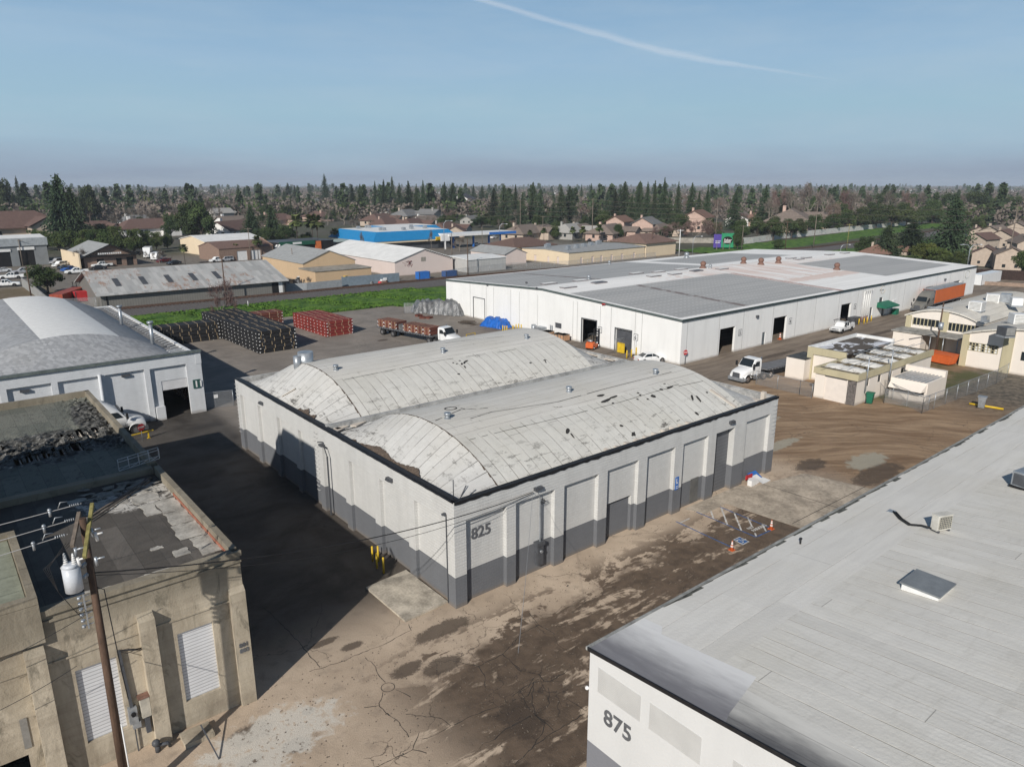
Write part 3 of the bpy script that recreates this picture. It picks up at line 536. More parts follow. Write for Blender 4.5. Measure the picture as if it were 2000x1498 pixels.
# parapet inner faces, caps
mb = MB(); mb.box(.02, .3, .3, wy-.3, 6.3, H1-.02); mb.box(.02, wx-.02, .02, .3, 6.3, H1-.02); mb.box(wx-.3, wx-.02, .3, wy-.3, 6.2, H1-.02); mb.box(.02, wx-.02, wy-.3, wy-.02, 6.3, H1-.02)
mb.build("parapet", M("light_parapet_plaster", (.42, .42, .41), .85, .35), B1)
def ragged_cap(mb, a, b, inner, z, drop=.17):
    """bitumen cap strip with an uneven lower edge"""
    a = Vector(a); b = Vector(b); d = b-a; n = int(d.length/.35); d.normalize(); o = Vector((d.y, -d.x, 0)); pr = None
    for i in range(n+1):
        p = a+d*((b-a).length*i/n); h = drop*(.75+.5*rnd.random())
        cur = (p+o*.06, p-o*inner, z+.015, h)
        if pr: 
            (p0, q0, z0, h0), (p1, q1, z1, h1) = pr, cur
            mb.face([(p0.x, p0.y, z0), (p1.x, p1.y, z1), (q1.x, q1.y, z1), (q0.x, q0.y, z0)]); mb.face([(p0.x, p0.y, z0-h0), (p1.x, p1.y, z1-h1), (p1.x, p1.y, z1), (p0.x, p0.y, z0)])
        pr = cur
mb = MB(); ragged_cap(mb, (0, 0, 0), (wx, 0, 0), .32, H1, .2); ragged_cap(mb, (0, wy, 0), (0, 0, 0), .12, H1, .06); ragged_cap(mb, (.17, wy-.2, 0), (.17, .2, 0), .3, H1+.03, .02)
mb.build("bitumen_cap", m['black'], B1)
mb = MB(); mb.face([(.12, .1, 6.9), (.3, .1, 6.9), (.3, 1, 6.9)]);
mb = MB(); mb.face([(.1, .1, 6.45), (wx-.1, .1, 6.45), (wx-.1, wy-.1, 6.45), (.1, wy-.1, 6.45)]); mb.build("flat_roof", m['memA'], B1)
def vault(y0, y1, zc, z0, parent, xa=3.9, xb=30.2, x0=.35, x1=33.9):
    yc = (y0+y1)/2; hw = (y1-y0)/2; n = 28; hz = lambda t: z0+(zc-z0)*(1-abs(t)**2.15); ts = [math.sin(math.pi*(i/n-.5)) for i in range(n+1)]
    rows = [[(x, yc+hw*t, hz(t)) for t in ts] for x in np.linspace(xa, xb, 9)]
    s = MB(); s.grid(rows, lambda i, j: 0 if abs(ts[j]+ts[j+1])/2 > .42 else 1)
    s.build("vault_roof", [m['memX'], m['memY']], parent)
    k = 8
    for (xe, xo) in ((xa, x0), (xb, x1)):
        rr = []; a = MB()
        for i in range(k+1):
            f = i/k; rr.append([(xe+(xo-xe)*f*(1-.04*abs(t)), yc+hw*t, hz(t)*(1-f)+(z0-.06)*f+ (math.sin(f*math.pi)*.12*(1-abs(t)))) for t in ts])
        a.grid(rr, 0); a.build("apron_roof", m['memA'], parent)
    # ragged torn edge along the crease
    e = MB()
    for i in range(n*2):
        t = ts[0]+(ts[-1]-ts[0])*i/(n*2); t2 = ts[0]+(ts[-1]-ts[0])*(i+1)/(n*2); w1 = rnd.uniform(.02, .14)
        e.face([(xa-w1, yc+hw*t, hz(t)+.012), (xa-w1*.6, yc+hw*t2, hz(t2)+.012), (xa+.03, yc+hw*t2, hz(t2)+.012), (xa+.03, yc+hw*t, hz(t)+.012)])
    e.build("torn_flashing", m['debris'], parent)
vault(.55, 17.0, 8.95, 6.55, B1); vault(18.2, 35.7, 9.3, 6.6, B1)
mb = MB(); mb.box(.35, wx-.3, 17.25, 17.55, 6.4, 7.1); mb.box(.3, wx-.3, 17.55, 17.95, 6.4, 6.92); mb.build("valley_parapet", M("valley_parapet_coating", (.40, .405, .40), .85, .3, 1, bump=.03), B1)
mb = MB()
for i in range(50):
    x = .5+i*.68
    if 0 < i < 49: mb.box(x, x+.68, 17.0, 17.2, 6.6, 6.62+.02*(i % 2))
for (a, b) in ((5, 8.5), (9.5, 14), (15, 21), (23, 27)): mb.box(a, b, 16.65, 16.98, 6.7, 6.78)
mb.build("valley_coating", m['patchw'], B1)
# light foam coating strips and tar patches
def on_vault(x, y):
    for (y0, y1, zc, z0) in ((.55, 17.0, 8.95, 6.55), (18.2, 35.7, 9.3, 6.6)):
        if y0 <= y <= y1:
            t = (y-(y0+y1)/2)/((y1-y0)/2); h = z0+(zc-z0)*(1-abs(t)**2.15)
            if x < 3.9: f = (3.9-x)/3.55; h = h*(1-f)+(z0-.06)*f+math.sin(min(1, f)*math.pi)*.12*(1-abs(t))
            if x > 30.2: f = (x-30.2)/3.7; h = h*(1-f)+(z0-.06)*f+math.sin(min(1, f)*math.pi)*.12*(1-abs(t))
            return h
    return 6.5
# litter gathered behind the west parapet
mb = MB()
for (ya, yb) in ((4.0, 15.2), (20.2, 23.6)):
    n = 60; rows = []
    for i in range(n+1):
        y = ya+(yb-ya)*i/n; w_ = (.62+.14*math.sin(i*.23)+rnd.uniform(-.05, .05))*min(1, (i+.3)/8, (n-i+.3)/8)
        rows.append([(.33+w_*k/6, y, on_vault(.36+w_*k/6, y)+.07+.04*math.sin(k/6*3.1)) for k in range(7)])
    mb.grid(rows)
mb.build("leaf_litter", m['debris'], B1)
mb = MB(); pr = None
for i in range(64):
    x = 12.4+i*.21; wd = .45+.16*math.sin(i*1.3)+rnd.uniform(-.08, .08); wd *= min(1, (i+1)/5, (64-i)/14); y1 = .34+wd
    cur = [(x, .33, 6.93), (x, y1, max(on_vault(x, y1)+.05, 6.7))]
    if pr: mb.face([pr[0], cur[0], cur[1], pr[1]])
    pr = cur
mb.build("foam_coating", m['foam'], B1)
def roofpt(px, py, z0=8.0):
    z = z0
    for _ in range(25): g = G(px, py, z); z = z*.5+on_vault(g.x, g.y)*.5
    return G(px, py, z)
pb = MB()
def patch(mb, px, py, w, h, a=0.0, dz=.025):
    c = roofpt(px, py); pts = []
    n = 9
    for i in range(n):
        t = 2*math.pi*i/n; r_ = rnd.uniform(.75, 1.15); u = w/2*math.cos(t)*r_; v = h/2*math.sin(t)*r_
        x = c.x+u*math.cos(a)-v*math.sin(a); y = c.y+u*math.sin(a)+v*math.cos(a); pts.append((x, y, on_vault(x, y)+dz))
    cc = (c.x, c.y, on_vault(c.x, c.y)+dz)
    for i in range(n): mb.face([cc, pts[i], pts[(i+1) % n]])
for (x, y, a, b, r_) in ((1173, 773, .9, .3, 0), (1198, 776, 1.0, .25, .1), (1183, 783, 1.3, .3, .2), (1197, 788, .3, .2, 0), (1246, 768, .25, .2, 0), (1250, 772, .3, .2, 0), (1276, 774, .5, .4, 0), (1245, 780, .25, .2, 0), (1265, 780, .25, .2, 0), (1308, 757, 1.0, .25, .1), (1292, 761, .4, .25, 0), (1298, 750, .25, .15, 0), (1352, 777, 1.0, .25, .8), (1364, 779, .9, .25, 1.2), (1361, 808, .3, .4, 0), (1109, 1144, .1, .1, 0),
                      (1108, 1145, .1, .1, 0), (1237, 848, .6, .25, .4), (1214, 832, .3, .25, 0), (1381, 767, .3, .2, 0), (896, 731, .3, .2, 0), (892, 711, .25, .15, 0), (885, 709, .25, .15, 0), (898, 705, .25, .15, 0), (907, 709, .5, .2, .7), (910, 706, .7, .2, .3), (902, 711, .4, .2, .9), (908, 717, .5, .2, 1.2), (1065, 706, .6, .15, 1.2), (1064, 704, .5, .15, 0), (1036, 709, .3, .2, 0), (1109, 842, .7, .3, .6), (1118, 851, .5, .15, 1.4), (1238, 849, .3, .3, 0)):
    patch(pb, x, y, a, b, r_)
def seamline(mb, pts, w=.07):
    q = []
    for a, b in zip(pts, pts[1:]):
        for i in range(8): q.append(roofpt(a[0]+(b[0]-a[0])*i/8, a[1]+(b[1]-a[1])*i/8))
    for a, b in zip(q, q[1:]):
        if rnd.random() < .12: continue
        d = b-a; s = Vector((-d.y, d.x, 0)).normalized()*w*rnd.uniform(.4, 1)/2; o = Vector((0, 0, .02)); mb.face([a-s+o, b-s+o, b+s+o, a+s+o])
for L in ([(1385, 742), (1290, 762), (1210, 786), (1110, 812), (1000, 838), (905, 862)], [(1330, 722), (1180, 760), (1090, 785), (960, 805), (905, 822)], [(965, 690), (1014, 681)], [(850, 822), (900, 800), (960, 797)], [(672, 742), (760, 724), (860, 704), (960, 690)], [(922, 691), (931, 697), (938, 695)], [(900, 1037-240), (910, 800)], [(1080, 794), (1085, 796), (1100, 794)], [(1300, 757), (1330, 750)], [(870, 640+30), (1000, 655)]):
    seamline(pb, L)
pb.build("tar_patches", m['tar'], B1)
rg = MB(); c = roofpt(880, 798)
for i in range(24):
    t = 2*math.pi*i/24; t2 = 2*math.pi*(i+1)/24; f = lambda r_, t_: (c.x+r_*math.cos(t_), c.y+r_*math.sin(t_), on_vault(c.x+r_*math.cos(t_), c.y+r_*math.sin(t_))+.03)
    rg.face([f(.48, t), f(.48, t2), f(.38, t2), f(.38, t)])
rg.build("tar_ring", m['tar'], B1)
# white boards and coated curbs
wb = MB()
for (p, q2, w_) in (((1388, 762), (1437, 796), .42), ((551, 775), (577, 760), .3)):
    a = roofpt(*p); b = roofpt(*q2); wb.beam(a+Vector((0, 0, .06)), b+Vector((0, 0, .06)), w_, .05)
a = G(1459, 778, 6.6); b = G(1488, 784, 6.6); wb.beam(a, b, .7, .1); wb.box(33.6, 33.95, .9, 1.25, 6.5, 7.25); wb.box(33.7, 34.3, 11.3, 12.1, 6.98, 7.08)
for (p, q2) in (((1128, 684), (1168, 695)), ((1182, 700), (1200, 704)), ((690, 832), (724, 815)), ((652, 842), (665, 836)), ((655, 838), (676, 831))):
    a = G(*p, 6.75); b = G(*q2, 6.75); wb.beam(a, b, .55, .08)
wb.build("white_boards", m['foam'], B1)
# mushroom vents
for i, (px, py) in enumerate(((874, 815), (1111, 763), (1280, 728), (656, 720), (865, 686), (1028, 659))):
    c = roofpt(px, py+2); v = MB(); v.cyl(c.x, c.y, c.z-.1, c.z+.3, .17); v.cyl(c.x, c.y, c.z+.24, c.z+.42, .24); v.cyl(c.x, c.y, c.z-.1, c.z+.05, .34, r2=.2); v.build("roof_vent", m['steel'], B1)
c = roofpt(596, 712); v = MB(); v.cyl(c.x+.6, c.y+1.2, 8.2, 10.05, .68, 20); v.tube([(c.x-.25, c.y+1.1, 8.4), (c.x-.25, c.y+1.1, 9.8)], .35, 12); v.build("exhaust_duct", m['steel'], B1)
# lamps, ladders, conduit, meter
def wall_pack(p, n, parent, mat_=None):
    b = MB(); x, y, z = p
    if n == 'S': b.box(x-.3, x+.3, y-.22, y, z-.1, z+.12); b.box(x-.24, x+.24, y-.30, y-.22, z-.06, z+.06)
    else: b.box(x-.22, x, y-.3, y+.3, z-.1, z+.12); b.box(x-.30, x-.22, y-.24, y+.24, z-.06, z+.06)
    b.build("wall_lamp", mat_ or m['dgrey'], parent)
for p in ((1049, 953), (1428, 824)): q_ = GY(*p, 0); wall_pack((q_.x, -.0, q_.z), 'S', B1)
for p in ((763, 936), (512, 787)): q_ = GX(*p, 0); wall_pack((0, q_.y, q_.z), 'W', B1)
q_ = GX(870, 1003, 0); b = MB(); b.box(-.25, 0, q_.y-.08, q_.y+.08, q_.z-.06, q_.z+.06); b.beam((-.05, q_.y-.12, q_.z), (-.05, q_.y-.12, .1), .05); b.build("corner_camera", m['dgrey'], B1)
def rungs(name, pts, n):
    b = MB()
    for y, z in pts:
        if n == 'W': b.tube([(0, y-.2, z), (-.16, y-.2, z), (-.16, y+.2, z), (0, y+.2, z)], .018, 5)
        else: b.tube([(y-.2, 0, z), (y-.2, -.16, z), (y+.2, -.16, z), (y+.2, 0, z)], .018, 5)
    build_split(b, 'ladder_rung', m['wall825'], B1)
yy = GX(620, 880, 0).y; rungs("ladder_rungs", [(yy, 1.6+.36*i) for i in range(14)], 'W'); rungs("ladder_rungs", [(35.8, 1.8+.36*i) for i in range(14)], 'W'); rungs("ladder_rungs", [(33.95, 3.4+.36*i) for i in range(9)], 'S')
b = MB(); y_ = GX(640, 880, 0).y; b.beam((-.08, y_, .1), (-.08, y_, 4.9), .1); b.beam((-.08, y_, 4.9), (-.1, y_+.6, 5.9), .06); b.build("downpipe", m['dgrey'], B1)
b = MB(); b.beam((-.1, y_+.6, 5.9), (-.5, y_+.6, 6.0), .07); b.box(-.35, -.05, y_+.35, y_+.85, 5.6, 5.75); b.build("insulator_bracket", m['dgrey'], B1)
xm = GY(1051, 1040, .3).x; b = MB(); b.beam((xm, .1, 2.2), (xm, .1, 5.2), .09); b.beam((xm, .1, 5.2), (xm-.55, -.1, 6.25), .05); b.build("conduit", m['steel'], B1)
b = MB(); b.box(xm-.3, xm+.2, -.02, .33, .55, 1.95); b.box(xm-.38, xm+.3, -.08, .33, 1.95, 2.2); b.box(xm-.36, xm-.3, .02, .3, .7, 1.5); mt_ = b.build("meter_box", m['dgrey'], B1); b = MB(); b.tube([(xm-.03, -.02, 1.55), (xm-.03, -.14, 1.55)], .11, 12); b.build("meter_dial", m['steel'], mt_)
b = MB(); 
for k in range(4): b.tube([(xm, .05, 5.2), (xm+.1+.07*k, -.1, 5.3-.1*k), (xm+.25, -.05, 5.0), (xm+.1*k, .02, 4.85), (xm, .08, 5.15)], .015, 4)
b.build("wire_loops", m['wire'], B1)
text("building_number", "825", 1.02, m['num'], B1, (1.42, .30, 4.02), (R(90), 0, 0), .02)
b = MB(); x_ = GY(1321, 955, 0).x; b.box(x_-.2, x_+.2, -.03, 0, 2.0, 3.05); sgn = b.build("accessible_sign", m['blue'], B1)
b = MB(); b.box(x_-.1, x_+.08, -.036, -.031, 2.5, 2.62); b.box(x_-.1, x_-.02, -.036, -.031, 2.6, 2.95); b.box(x_-.12, x_+.12, -.036, -.031, 2.1, 2.16); b.box(x_-.12, x_+.1, -.036, -.031, 2.25, 2.31); b.build("sign_symbol", m['white'], sgn)
b = MB(); b.box(23.0, 24.0, .29, .32, .05, 2.15); b.build("service_door", M("olive_grey_door", (.13, .13, .125), .6), B1)
b = MB()
for (x, y) in ((25.0, -.4), (21.0, -.2)): b.box(x, x+.05, -.1, 0, .05, .5)
b = MB(); b.cyl(.42, 0.6, 6.9, 8.1, .03); b.tube([(.9, .5, 6.95), (1.2, .4, 7.6)], .04, 6); b.build("roof_stub_pipes", m['dgrey'], B1)
# ---------------------------------------------------------------- warehouse 875
B2 = empty("pale_warehouse", (30, -30, 0), 0, "pale grey warehouse with broad flat strip roof and number 875 at lower right", "warehouse")
X0, Y0, Z0, SL = -3.18, -14.12, 6.5, .094; zr = lambda y: Z0+SL*(Y0-y)
mb = MB(); P_ = lambda y, z: (X0+.06, y, z); ys = [Y0-.05, Y0-12, Y0-26]
for a, b in zip(ys, ys[1:]): mb.face([P_(a, 2.0), P_(b, 2.0), P_(b, zr(b)), P_(a, zr(a))], 0); mb.face([P_(a, 0), P_(b, 0), P_(b, 2.0), P_(a, 2.0)], 1)
wall(mb, (85, Y0-.05), (-1, 0), 85-X0-.06, Z0-.02, (), split=2.0)
mb.face([(85, Y0, 0), (85, Y0-52, 0), (85, Y0-52, 6.5), (85, Y0-26, zr(Y0-26)), (85, Y0, 6.5)], 0); mb.face([(X0+.06, Y0-26, 0), (X0+.06, Y0-52, 0), (X0+.06, Y0-52, 6.5), (X0+.06, Y0-26, zr(Y0-26))], 0)
wall(mb, (X0, Y0-52), (1, 0), 85-X0, 6.5); mb.build("wall", [m['wall875'], m['dark875']], B2)
mb = MB(); yA = Y0-4.4
mb.face([(X0, yA, zr(yA)), (85, yA, zr(yA)), (85, Y0-26, zr(Y0-26)), (X0, Y0-26, zr(Y0-26))]); mb.face([(X0, Y0-26, zr(Y0-26)), (85, Y0-26, zr(Y0-26)), (85, Y0-52, 6.4), (X0, Y0-52, 6.4)])
mb.build("strip_roof", m['mem875'], B2)
mb = MB(); mb.face([(X0, Y0, Z0), (85, Y0, Z0), (85, yA, zr(yA)), (X0, yA, zr(yA))]); mb.build("edge_roof", m['mem875y'], B2)
pt = [(1151, 1259), (1258, 1207), (1294, 1223), (1292, 1238), (1478, 1322), (1425, 1392)]
def onroof(px, py, dz=0.0):
    d = ray(px, py); t = (Z0+dz+SL*(Y0-CP.y)-CP.z)/(d.z+SL*d.y); return CP+d*t
mb = MB(); pp = [onroof(x, y, .006) for x, y in pt]; pp[0] = Vector((X0, Y0, Z0+.006)); ye = pp[-1].y; pp.append(Vector((X0, ye-.2, zr(ye-.2)+.006)))
mb.face(pp); mb.build("silver_patch", m['silver'], B2)
mb = MB(); mb.face([(X0, ye+.6, zr(ye+.6)+.004), (X0+2.1, ye+.6, zr(ye+.6)+.004), (X0+1.6, Y0-14, zr(Y0-14)+.004), (X0, Y0-14, zr(Y0-14)+.004)]); mb.build("sooty_edge", m['soot'], B2)
mb = MB()
for a, b in zip(ys, ys[1:]): mb.beam((X0-.03, a+.05, zr(a)-.05), (X0-.03, b, zr(b)-.05), .06, .16)
mb.build("black_edge_trim", m['black'], B2)
mb = MB(); mb.box(X0-.05, 85, Y0-.05, Y0+.1, Z0-.12, Z0+.02); mb.build("gutter_lip", M("pale_gutter", (.33, .335, .32), .7, .35), B2)
mb = MB(); cx_ = X0
for i in range(90): # mossy grime along the north lip
    x = 1.5+i*.9; wd = abs(rnd.gauss(.16, .1))+.05; mb.face([(x, Y0-.06, Z0+.012), (x+.92, Y0-.06, Z0+.012), (x+.92, Y0-wd, zr(Y0-wd)+.008), (x, Y0-wd*rnd.uniform(.6, 1), zr(Y0-wd)+.008)])
mb.build("lip_grime", M("dark_lichen", (.13, .135, .12), .95, .5, 3), B2)
m['slatwall'] = mat_slats("vent_brick_panel", (.585, .59, .58), .085, .9)
for (a, b) in ((Y0-.55, Y0-2.8), (Y0-3.25, Y0-5.6), (Y0-6.9, Y0-9.3)):
    mb = MB(); mb.box(X0+.045, X0+.07, b, a, 4.7, 5.86); mb.build("vent_panel", m['slatwall'], B2)
text("building_number", "875", 1.02, m['num'], B2, (X0+.045, Y0-.93, 3.45), (R(90), 0, R(-90)), .02)
mb = MB(); mb.ball((X0+.02, Y0+.02, 4.55), .09); mb.build("corner_sensor", m['white'], B2)
# skylight on 875
c = [onroof(*p) for p in ((1746, 1190), (1818, 1213), (1848, 1188), (1776, 1155))]
sx0, sx1, sy0, sy1 = 10.05, 11.85, -22.3, -20.6
cz = zr((sy0+sy1)/2); mb = MB(); mb.box(sx0+.08, sx1-.08, sy0+.08, sy1-.08, cz-.1, cz+.24); sk = mb.build("skylight", m['white'], B2)
mb = MB(); mb.box(sx0, sx1, sy0, sy1, cz+.24, cz+.31); mb.build("skylight_lid", M("smoky_grey_lid", (.21, .225, .235), .35, .15, 2, streak=False), sk)
# air conditioner, roof pipe, hose on the 875 roof
g = onroof(1836, 1036)
ac = empty("air_conditioner", (g.x, g.y, zr(g.y)), R(-22), "boxy beige condenser unit with square grille on pale strip roof", "air conditioner")
b = MB(); b.box(-.48, .48, -.2, .2, .12, .95); b.box(-.5, .5, -.22, .22, .93, .98); b.build("casing", M("ivory_metal", (.62, .6, .54), .5), ac, True)
b = MB(); b.box(-.36, .42, -.225, -.2, .2, .88); b.build("coil_panel", m['dgrey'], ac, True)
b = MB()
for i in range(8): b.box(-.37+.113*i, -.355+.113*i, -.24, -.225, .2, .88)
for i in range(7): b.box(-.37, .43, -.24, -.225, .2+.11*i, .215+.11*i)
b.build("grille", M("ivory_wire", (.55, .52, .42), .5), ac, True)
b = MB(); b.box(-.4, -.3, -.25, .25, 0, .12); b.box(.3, .4, -.25, .25, 0, .12); b.build("feet", m['dgrey'], ac, True)
hz_ = [onroof(1745, 999, .05), onroof(1757, 1012, .1), onroof(1775, 1024, .1), onroof(1800, 1026, .12), onroof(1815, 1030, .2)]
b = MB(); b.tube(hz_, .055, 8); b.tube([p+Vector((.05, -.12, 0)) for p in hz_], .045, 8); hs_ = b.build("insulated_hose", m['rubber']); tag(hs_, "black twin insulated hose curling to the rooftop condenser unit", "hose")
b = MB(); p0 = onroof(1741, 999); b.box(p0.x-.2, p0.x+.2, p0.y-.18, p0.y+.18, zr(p0.y)-.02, zr(p0.y)+.05); b.build("flashing_box", m['steel'], B2)
g = onroof(1563, 1062); b = MB(); b.cyl(g.x, g.y, g.z-.05, g.z+.28, .05, 8); b.cyl(g.x, g.y, g.z+.28, g.z+.34, .08, 8); b.build("vent_pipe", m['black'], B2)
g = onroof(1990, 955); u2 = empty("rooftop_unit", (g.x+.6, g.y-.2, zr(g.y)), R(-10), "light grey rooftop unit cut off by the right frame edge", "rooftop unit")
b = MB(); b.box(-.6, .6, -.6, .6, .12, 1.0); b.build("casing", m['steel'], u2, True); b = MB(); b.box(-.63, -.6, -.5, .5, .2, .9); b.build("louvre", m['dgrey'], u2, True); b = MB(); b.box(-.7, .7, -.65, .65, 0, .12); b.build("base_frame", m['dark'], u2, True)
# ---------------------------------------------------------------- old concrete warehouse (bottom left)
B3 = empty("concrete_warehouse", (-25, 15, 0), 0, "old stained concrete warehouse with torn dark roof and 801 803 numbers", "warehouse")
xE, H3 = -12.3, 8.2; mb = MB()
win = [(-15.42, -13.85), (-19.5, -17.93)]; X_L = -46
hs = [(a-X_L, b-X_L, 1.35, 5.0, .14, (1, 1)) for a, b in win]+[(-22.9-X_L, -21.6-X_L, 0, 2.0, .12, None), (-30.2-X_L, -28.6-X_L, 1.35, 5, .14, (1, 1))]
wall(mb, (X_L, -.06), (1, 0), xE-X_L, H3, hs); wall(mb, (xE, -.06), (0, 1), 35.4, H3, [(9, 12, 0, 3, .2, (1, 1))]); wall(mb, (xE, 35.34), (-1, 0), xE-X_L, H3); wall(mb, (X_L, 35.34), (0, -1), 35.4, H3)
mb.build("wall", [m['conc'], m['slatw']], B3)
mb = MB()
for (a, b, h, d) in ((-13.0, xE+.02, 6.4, .22), (-16.95, -16.3, 6.65, .42), (-21.1, -20.4, 6.75, .45)):
    mb = MB(); mb.box(a, b, -.06-d, -.05, 0, h-.25); mb.face([(a, -.06-d, h-.25), (b, -.06-d, h-.25), (b, -.05, h), (a, -.05, h)]); mb.face([(a, -.06-d, h-.25), (a, -.05, h), (a, -.05, h-.25)]); mb.face([(b, -.06-d, h-.25), (b, -.05, h-.25), (b, -.05, h)]); mb.build("buttress", m['conc'], B3)
mb = MB(); mb.box(X_L, xE+.03, -.12, -.06, 5.72, 5.8); mb.box(X_L, xE+.03, -.16, -.06, 7.62, 7.72); mb.box(X_L, xE+.06, -.2, -.06, 7.95, 8.2); mb.build("cornice", m['conc'], B3)
mb = MB(); mb.box(xE-.32, xE-.01, .25, 13.7, 7.2, 8.22); mb.box(xE-.32, xE-.01, 14.4, 35.3, 7.2, 8.27); mb.box(-20.3, xE-.32, -.055, .25, 7.2, 8.2); mb.box(X_L, xE-.02, 35, 35.3, 7.2, 8.27); mb.box(X_L, xE-.34, 13.75, 14.35, 7.2, 8.1); mb.box(xE-.34, xE-.01, 13.7, 14.4, 7.2, 7.75)
mb.build("parapet", m['conc'], B3)
mb = MB(); mb.face([(-20.3, .25, 7.72), (xE-.3, .25, 7.72), (xE-.3, 13.8, 7.72), (-46, 13.8, 7.72), (-46, .25, 7.72)]); mb.build("front_roof", m['ruinS'], B3)
m['slabp'] = M("dirty_white_roof_slab", (.50, .475, .425), .85, .35, 1.2, bump=.02)
def slab_piece(x0, x1, y0, y1, z=7.745):
    q = MB(); n = 5; e = lambda: rnd.uniform(-.07, .07); ring = [(x0+(x1-x0)*i/n, y0+e()*.3) for i in range(n)]+[(x1+e(), y0+(y1-y0)*i/n) for i in range(n)]+[(x1-(x1-x0)*i/n, y1+e()) for i in range(n)]+[(x0+e(), y1-(y1-y0)*i/n) for i in range(n)]
    q.face([(a_, b_, z) for a_, b_ in ring]); [q.face([(p[0], p[1], z), (r2[0], r2[1], z), (r2[0], r2[1], z-.03), (p[0], p[1], z-.03)]) for p, r2 in zip(ring, ring[1:]+ring[:1])]; q.build("pale_roof_slab", m['slabp'], B3)
x = -19.3
while x < -13.2: w_ = rnd.uniform(.9, 1.5); slab_piece(x, min(x+w_, -12.66), .27, rnd.uniform(1.0, 1.35)); x += w_+.06
y = 1.4
while y < 9.0: h_ = rnd.uniform(1.6, 2.6); slab_piece(-13.75+rnd.uniform(-.25, .25), -12.66, y, min(y+h_, 9.3)); y += h_+.09
for (a_, b_, c_, d_) in ((-14.6, -13.9, 2.0, 2.7), (-15.3, -14.75, 3.4, 3.7), (-14.5, -13.8, 7.6, 9.2), (-14.6, -13.3, 9.6, 10.9), (-16.4, -14.8, 10.2, 11.2), (-14.5, -13.2, 11.1, 12.4), (-17.5, -16.6, 11.9, 12.5), (-16.0, -14.9, 11.8, 12.6)): slab_piece(a_, b_, c_, d_)
q = MB(); q.box(-12.66, -12.62, .3, 9.6, 7.73, 7.9); q.build("red_flashing", M("brick_red_sealant", (.36, .15, .10), .8, .3), B3)
mb = MB(); n = 90; rows = []
hn = lambda x, y: 7.75
for i in range(n+1):
    y = 14.3+(35-14.3)*i/n; rows.append([])
    for j in range(n+1):
        x = -30+(xE-.3+30)*j/n; z = 7.75
        dmg = math.exp(-(((x+17)/7)**2+((y-23.3)/3)**2)); z += dmg*(.13*math.sin(x*5.1+math.sin(y*3)*1.2)+rnd.uniform(-.12, .12)) + math.exp(-((x+13.2)/1.2)**2)*(.0+rnd.uniform(-.12, .15))*(1 if y > 20 else 0)
        rows[-1].append((x, y, z))
# holes: skip cells over exposed joist bays
rows_keep = []
cells = MB(); idx0 = 0
def hole(x, y):
    e = 21.0+.55*(x+19)*.35
    return (-19.3 < x < -15.2 and abs(y-(21.6+.18*(x+17))) < .75 and (x*2.0) % 1 < .62) or (-16.2 < x < -13.6 and abs(y-(24.6+.1*(x+15))) < 1.0 and (x*2.0) % 1 < .6) or (-22 < x < -18.8 and abs(y-24.4) < .55 and (x*1.7) % 1 < .4)
for i in range(n):
    for j in range(n):
        p = rows[i][j]
        if hole(p[0], p[1]): continue
        cells.face([rows[i][j], rows[i][j+1], rows[i+1][j+1], rows[i+1][j]])
cells.face([(-46, 14.3, 7.75), (-30, 14.3, 7.75), (-30, 35, 7.75), (-46, 35, 7.75)])
cells.build("torn_roof", m['ruinN'], B3)
mb = MB()
for i in range(16): x = -20.2+i*.5; mb.box(x, x+.06, 19.5, 27.0, 7.35, 7.58)
build_split(mb, "roof_joist", m['foam'], B3)
mb = MB()
for i in range(70):
    x = rnd.gauss(-17, 3.0); y = rnd.gauss(22.9, 1.3)
    if x > xE-.5 or x < -24: continue
    s = rnd.uniform(.12, .42); a = rnd.uniform(0, 3.1); z = 7.8+rnd.random()*.1
    mb.face([(x+s*math.cos(a+k*1.57+rnd.uniform(-.3, .3)), y+s*.6*math.sin(a+k*1.57), z+rnd.uniform(-.06, .14)) for k in range(4)])
for i in range(36):
    x = rnd.uniform(-14.2, -12.9); y = rnd.uniform(22, 34); s = rnd.uniform(.12, .4); a = rnd.uniform(0, 3.1)
    mb.face([(x+s*math.cos(a+k*1.57), y+s*math.sin(a+k*1.57), 7.8+rnd.uniform(-.04, .12)) for k in range(4)])
mb.build("torn_felt", [m['ruinN']], B3)
mb = MB()
for i in range(40):
    x = rnd.uniform(-16.5, -13); y = 13.2+rnd.gauss(-.8, .6); s = rnd.uniform(.15, .5); a = rnd.uniform(0, 3.1)
    mb.face([(x+s*math.cos(a+k*1.57), y+s*.5*math.sin(a+k*1.57), 7.78+rnd.uniform(0, .12)) for k in range(4)])
mb.build("roof_rubble", m['cement'], B3)
mb = MB(); mb.beam((-16.9, 9.2, 7.85), (-13.0, 12.9, 7.85), .12, .1); mb.beam((-17.0, 8.7, 7.85), (-13.2, 12.4, 7.83), .06, .08); mb.build("loose_planks", m['woodg'], B3)
mb = MB(); mb.box(-31, -20.3, -.3, 7.2, 6.9, 8.62); rb = mb.build("raised_bay", m['conc'], B3)
mb = MB(); mb.box(-30.9, -20.65, .05, 6.9, 8.60, 8.64); mb.build("raised_bay_roof", M("pale_green_roofing", (.27, .29, .23), .9, .2), rb)
mb = MB(); mb.box(-30.9, -20.30, -.3, .02, 8.64, 8.95); mb.box(-20.6, -20.30, .02, 7.2, 8.64, 8.95); mb.box(-30.9, -20.6, 6.9, 7.2, 8.64, 8.95); mb.build("raised_bay_parapet", m['conc'], rb)
mb = MB(); mb.box(-36, -22, 6.7, 13.0, 7.0, 19.8); mb.build("stair_tower", m['conc'], B3)
mb = MB(); mb.box(-16.0, -14.7, -1.45, -.48, 0, .22); mb.build("doorstep", m['conc'], B3)
mb = MB()   # sign frame lying over the parapet
